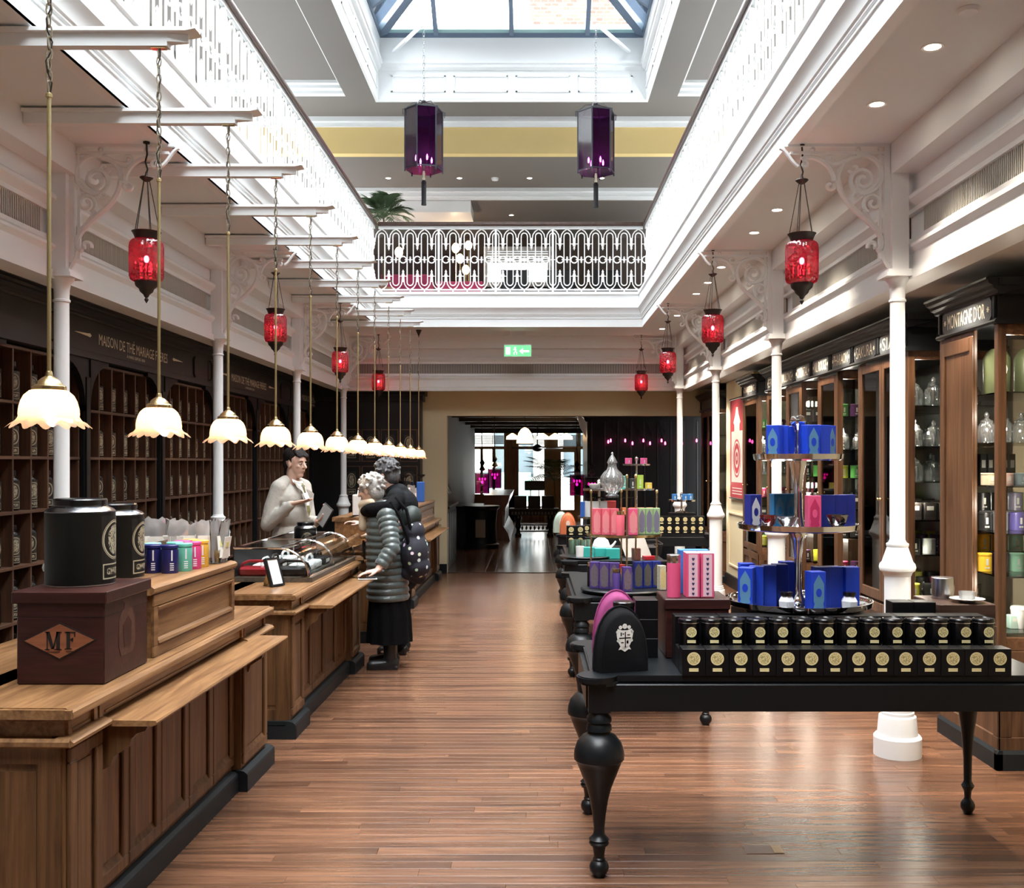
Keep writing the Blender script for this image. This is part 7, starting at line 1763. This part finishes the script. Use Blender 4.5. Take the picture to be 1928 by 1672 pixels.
for sg in (-1, 1):
    MB().add([fr(sg*.055,1.47,.03), fr(sg*.028,1.44,.09), fr(sg*.012,1.42,.104), fr(sg*.045,1.40,.10), fr(sg*.070,1.44,.055)], [(0,1,2,3,4)]).build('collar', mat('white_shirt', (.75,.75,.74), .7), man, ang=0)
    MB().add([fr(sg*.065,1.455,.055), fr(sg*.035,1.38,.125), fr(sg*.010,1.17,.165), fr(sg*.040,1.22,.168), fr(sg*.085,1.34,.155), fr(sg*.060,1.36,.150), fr(sg*.095,1.40,.115)], [(0,1,2,3,4,5,6)]).build('lapel', mat('linen_lapel', (.33,.31,.28), .85, bump=.4, bscale=20), man, ang=0)
tr_ = MB()
for sg in (-1, 1): limb(tr_, [L((0, sg*.09, .86)), L((.01, sg*.095, .46)), L((-.01, sg*.10, .06))], [.110,.080,.065])
blob('trousers', tr_, LIN, man, .010, 3)
tb = thing('tablet', 'slim grey tablet held up in the salesman\'s left hand', 'tablet', (RX_+.30, RY_-.13, 1.165))
MB().cbox(-.055, .055, -.006, .006, -.095, .095, .004).xf(Matrix.Rotation(-.5, 4, 'Z') @ Matrix.Rotation(.62, 4, 'Y')).build('body', BPL, tb, ang=0)
MB().box(-.050, .050, -.0075, -.006, -.088, .088).xf(Matrix.Rotation(-.5, 4, 'Z') @ Matrix.Rotation(.62, 4, 'Y')).build('screen', mat('tablet_screen', (.42,.44,.45), .2), tb, ang=0)
# ---- woman in the quilted coat, facing left, seen from her left-behind ----
WX, WY = -1.13, 8.02
m = MB(); legs_torso(m, .78, yaw=pi+.1, chest=1.20)
hw_ = Vector((-.155, .0, 1.385)); Mw = head(m, hw_, pi-.35, .22, .96)
cap(m, (-.06,0,1.22), tuple(hw_+Vector((.03,0,-.06))), .058, .052)
sN, eN, wN = Vector((.005,-.17,1.20)), Vector((.060,-.30,.95)), Vector((-.03,-.375,.805))
sF, eF, wF = Vector((-.03,.17,1.20)), Vector((-.10,.24,.95)), Vector((-.24,.05,.93))
limb(m, [sN, eN, wN], [.052,.040,.026]); limb(m, [sF, eF, wF], [.052,.040,.026])
hand(m, wN+Vector((0,0,-.005)), (-.95,-.35,-.20), (0,.0,-1), .17, .15, .3, 1); hand(m, wF, (-.9,-.2,-.1), (0,0,-1), .16, .3, .2, -1)
wom = blob('person', m, SKIN2, None, .0065, 3, (WX, WY, 0)); tag(wom, 'silver-haired woman in grey-green quilted coat and black skirt at the counter', 'person')
faceparts(wom, Mw)
def hair_mat(nm, c): return mat(nm, c, .6, bump=.8, bscale=70, var=.4, vscale=35)
HG = hair_mat('hair_silver', (.42,.41,.39)); HB = hair_mat('hair_pepper', (.085,.085,.09))
def curls(M, mt, par, seed, n=70, R=(.112,.098,.105), low=-.3, front=.55):
    rr = random.Random(seed); h = MB(); h.ell((-.022,0,.042), (R[0]*.93,R[1]*.9,R[2]*.9), 20, 14); h.ell((-.06,0,-.02), (.062,.074,.075), 14, 10)
    for k in range(n):
        z = rr.uniform(low, 1); a = rr.uniform(0, 2*pi); q = math.sqrt(max(0, 1-z*z)); x = q*cos(a)
        if x > front and z < .45: continue
        p = Vector((-.022+R[0]*x, R[1]*q*sin(a), .036+R[2]*z)); d = Vector((rr.uniform(-1,1), rr.uniform(-1,1), rr.uniform(-.9,.2))).normalized()*.03
        cap(h, p, p+d, .014, .006, 6)
    h.xf(M); return blob('hair', h, mt, par, .0055, 1)
curls(Mw, HG, wom, 5)
def quilt(nm='quilted_nylon'):
    m_, n, b = nt(nm); b.inputs['Base Color'].default_value = (.075,.098,.098,1); b.inputs['Roughness'].default_value = .30; b.inputs['Sheen Weight'].default_value = .2; b.inputs['Specular IOR Level'].default_value = .6
    tc = n.nodes.new('ShaderNodeTexCoord'); nz = n.nodes.new('ShaderNodeTexNoise'); nz.inputs['Scale'].default_value = 26; nz.inputs['Detail'].default_value = 4; link(n, tc.outputs['Object'], nz.inputs['Vector'])
    bp = n.nodes.new('ShaderNodeBump'); bp.inputs['Strength'].default_value = .5; bp.inputs['Distance'].default_value = .01; link(n, nz.outputs[0], bp.inputs['Height']); link(n, bp.outputs[0], b.inputs['Normal']); return m_
QU = quilt()
def loft(name, rings, mt, parent, n=40, pleat=0, puff=0, ang=60):
    """rings: (cx, cy, z, rx, ry) from bottom to top; puff adds quilted ribs"""
    m = MB(); vs = []; R = []
    for i in range(len(rings)-1):
        a, b = rings[i], rings[i+1]; st = 8 if puff else 3
        for k in range(st):
            t = k/st; r = [a[q]+(b[q]-a[q])*t for q in range(5)]; f = 1+puff*abs(sin(pi*t)); R.append((r[0], r[1], r[2], r[3]*f, r[4]*f))
    R.append(rings[-1])
    for (cx, cy, z, rx, ry) in R:
        for k in range(n): a = 2*pi*k/n; f = 1+pleat*cos(a*11)*(1.3-z); vs.append((cx+rx*f*cos(a), cy+ry*f*sin(a), z))
    fs = [(i*n+k, i*n+(k+1) % n, (i+1)*n+(k+1) % n, (i+1)*n+k) for i in range(len(R)-1) for k in range(n)]
    fs.append(tuple(range(n-1, -1, -1))); fs.append(tuple((len(R)-1)*n+k for k in range(n)))
    return m.add(vs, fs).build(name, mt, parent, ang=ang)
zs = [.53+.0514*i for i in range(15)]
coat = []
for i, z in enumerate(zs):
    t = i/14; coat.append((-.01-.03*t, 0, z, (.158-.02*t) if z < 1.15 else .125, (.205-.005*t) if z < 1.15 else .16))
coat.append((-.045,0,1.285,.085,.10)); coat.append((-.05,0,1.31,.06,.07))
loft('quilted_coat', coat, QU, wom, puff=.07)
def sleeve(name, pts, r0, r1, mt, par, ribs=11):
    P_ = []; rs = []
    segs = [Vector(p) for p in pts]; tot = sum((segs[i+1]-segs[i]).length for i in range(len(segs)-1))
    N = ribs*6
    for k in range(N+1):
        d = tot*k/N; i = 0
        while i < len(segs)-2 and d > (segs[i+1]-segs[i]).length: d -= (segs[i+1]-segs[i]).length; i += 1
        P_.append(segs[i].lerp(segs[i+1], d/(segs[i+1]-segs[i]).length)); t = k/N; rs.append((r0+(r1-r0)*t)*(.90+.12*abs(sin(pi*ribs*t))))
    # smooth the path
    for _ in range(6): P_ = [P_[0]]+[(P_[i-1]+P_[i]*2+P_[i+1])/4 for i in range(1, N)]+[P_[-1]]
    return MB().tube(P_, rs, 16).build(name, mt, par, ang=60)
sleeve('sleeve', [sN+Vector((-.02,.05,.02)), sN, eN, wN+Vector((.01,.02,.02))], .086, .052, QU, wom); sleeve('sleeve', [sF+Vector((0,-.05,.02)), sF, eF, wF+Vector((.04,0,0))], .086, .05, QU, wom)
BLKCL = mat('black_wool', (.004,.004,.005), .9, spec=.1, bump=.4, bscale=80)
loft('skirt', [(0,0,.20,.175,.20),(0,0,.40,.165,.195),(-.01,0,.60,.14,.185)], BLKCL, wom, n=88, pleat=.045, ang=80)
hd = MB(); 
for k in range(9): a = .4+k*.68; 
limb(hd, [(.02,-.16,1.25),(-.12,-.15,1.24),(-.19,-.03,1.22),(-.15,.12,1.24),(.0,.15,1.28),(.06,0,1.30),(.02,-.16,1.25)], [.062,.055,.045,.055,.062,.066,.062]); blob('fur_collar', hd, BLKCL, wom, .009, 2)
sc = MB(); limb(sc, [(-.13,-.10,1.29),(-.20,-.02,1.27),(-.18,.09,1.28)], [.035,.045,.035]); limb(sc, [(-.19,-.03,1.25),(-.20,-.06,1.10)], [.045,.035]); blob('scarf', sc, mat('beige_scarf', (.50,.42,.31), .9, bump=.4, bscale=60), wom, .008, 2)
bt = MB()
for sg in (-1, 1):
    limb(bt, [(.005, sg*.097, .40), (-.01, sg*.10, .08)], [.060,.050]); limb(bt, [(-.035, sg*.10, .047), (.135, sg*.115, .036)], [.046,.037]); bt.box(-.07, .17, sg*.108-.036, sg*.108+.036, .0, .022)
bt.xf(Matrix.Rotation(pi+.1, 4, 'Z'))
blob('boots', bt, mat('black_leather_boot', (.012,.012,.013), .3), wom, .008, 2)
# dotted bag on her back
def dots():
    m_, n, b = nt('dotted_cloth'); b.inputs['Roughness'].default_value = .8; tc = n.nodes.new('ShaderNodeTexCoord'); vo = n.nodes.new('ShaderNodeTexVoronoi'); vo.inputs['Scale'].default_value = 17; vo.inputs['Randomness'].default_value = .55
    link(n, tc.outputs['Object'], vo.inputs['Vector']); lt = n.nodes.new('ShaderNodeMath'); lt.operation = 'LESS_THAN'; lt.inputs[1].default_value = .24; link(n, vo.outputs['Distance'], lt.inputs[0])
    hs = n.nodes.new('ShaderNodeMix'); hs.data_type = 'RGBA'; hs.inputs[0].default_value = .35; hs.inputs[6].default_value = (.8,.76,.68,1); link(n, vo.outputs['Color'], hs.inputs[7])
    mx = n.nodes.new('ShaderNodeMix'); mx.data_type = 'RGBA'; mx.inputs[6].default_value = (.012,.012,.022,1); link(n, lt.outputs[0], mx.inputs[0]); link(n, hs.outputs[2], mx.inputs[7]); link(n, mx.outputs[2], b.inputs['Base Color']); return m_
bg = MB(); ellr(bg, (.205,-.06,.90), (.115,.17,.17)); ellr(bg, (.20,-.05,1.06), (.085,.13,.10)); ellr(bg, (.23,-.07,.80), (.10,.15,.10)); cap(bg, (.16,-.10,.75), (.24,-.05,.70), .06, .05)
bag_ = blob('shoulder_bag', bg, dots(), None, .010, 4, (WX, WY, 0)); tag(bag_, 'navy dotted cloth backpack worn on the back of the silver-haired woman', 'bag')
MB().tube([(.03,-.19,1.30),(.10,-.20,1.20),(.16,-.20,1.05),(.18,-.18,.92)], .014, 6).tube([(.06,-.10,1.33),(.15,-.14,1.24),(.19,-.16,1.08)], .014, 6).build('strap', BLKCL, bag_)
fl = MB(); ellr(fl, (.17,-.02,1.17), (.085,.12,.10), 0, .3); blob('flap', fl, mat('bag_green', (.020,.030,.026), .6), bag_, .010, 3)
t = thing('smartphone', 'smartphone lying on the counter shelf under the woman\'s hand', 'phone', (-1.235, 7.60, .734), .2); MB().cbox(-.07, .07, -.035, .035, 0, .008, .002).build('body', WPL, t, ang=0); MB().box(-.062,.062,-.03,.03,.008,.0085).build('screen', BPL, t, ang=0)
# ---- second customer, farther away ----
CXx, CYy = -1.12, 8.62
m = MB(); legs_torso(m, .83, yaw=pi, chest=1.30)
hc2 = Vector((-.13, .0, 1.50)); M2 = head(m, hc2, pi-.25, .18, 1.0); cap(m, (-.05,0,1.34), tuple(hc2+Vector((.03,0,-.06))), .060, .054)
s1, e1, w1 = Vector((-.02,-.18,1.31)), Vector((-.12,-.22,1.06)), Vector((-.28,-.18,1.10)); s2, e2, w2 = Vector((-.02,.18,1.31)), Vector((-.10,.2,1.05)), Vector((-.30,.10,.98))
limb(m, [s1, e1, w1], [.055,.042,.027]); limb(m, [s2, e2, w2], [.055,.042,.027]); hand(m, w1, (-.9,0,.15), (0,0,-1), .175, .35, .25, 1); hand(m, w2, (-1,-.2,-.2), (0,0,-1), .17, .3, .2, -1)
cu2 = blob('person', m, SKIN2, None, .0065, 3, (CXx, CYy, 0)); tag(cu2, 'taller customer with dark grey hair and black coat behind the silver-haired woman', 'person')
faceparts(cu2, M2); curls(M2, HB, cu2, 8)
BCO = mat('black_coat', (.006,.007,.009), .8, spec=.15, bump=.3, bscale=30)
j = MB(); ellr(j, (0,0,1.24), (.15,.20,.15)); ellr(j, (0,0,1.05), (.15,.19,.18)); ellr(j, (0,0,.85), (.155,.20,.20)); ellr(j, (0,0,.66), (.16,.20,.16)); ellr(j, (-.03,0,1.36), (.10,.12,.07))
limb(j, [s1+Vector((0,.04,.02)), s1, e1, w1+Vector((.05,0,0))], [.07,.078,.062,.046]); limb(j, [s2+Vector((0,-.04,.02)), s2, e2, w2+Vector((.05,0,0))], [.07,.078,.062,.046]); blob('coat', j, BCO, cu2, .009, 3)
cf = MB(); cap(cf, w1+Vector((.06,0,-.01)), w1+Vector((.02,0,0)), .042, .036); blob('cuff', cf, mat('blue_grey_knit', (.07,.10,.13), .9), cu2, .006, 1)
tr_ = MB()
for sg in (-1, 1): limb(tr_, [(0, sg*.09, .80), (.0, sg*.095, .46), (.0, sg*.10, .07)], [.105,.078,.06])
blob('trousers', tr_, BLKCL, cu2, .010, 2)
bt = MB()
for sg in (-1, 1): limb(bt, [(.03, sg*.10, .045), (-.15, sg*.105, .038)], [.045,.036]); bt.box(-.18, .06, sg*.10-.04, sg*.10+.04, 0, .03)
blob('shoes', bt, mat('black_leather_boot', (.012,.012,.013), .3), cu2, .008, 2)
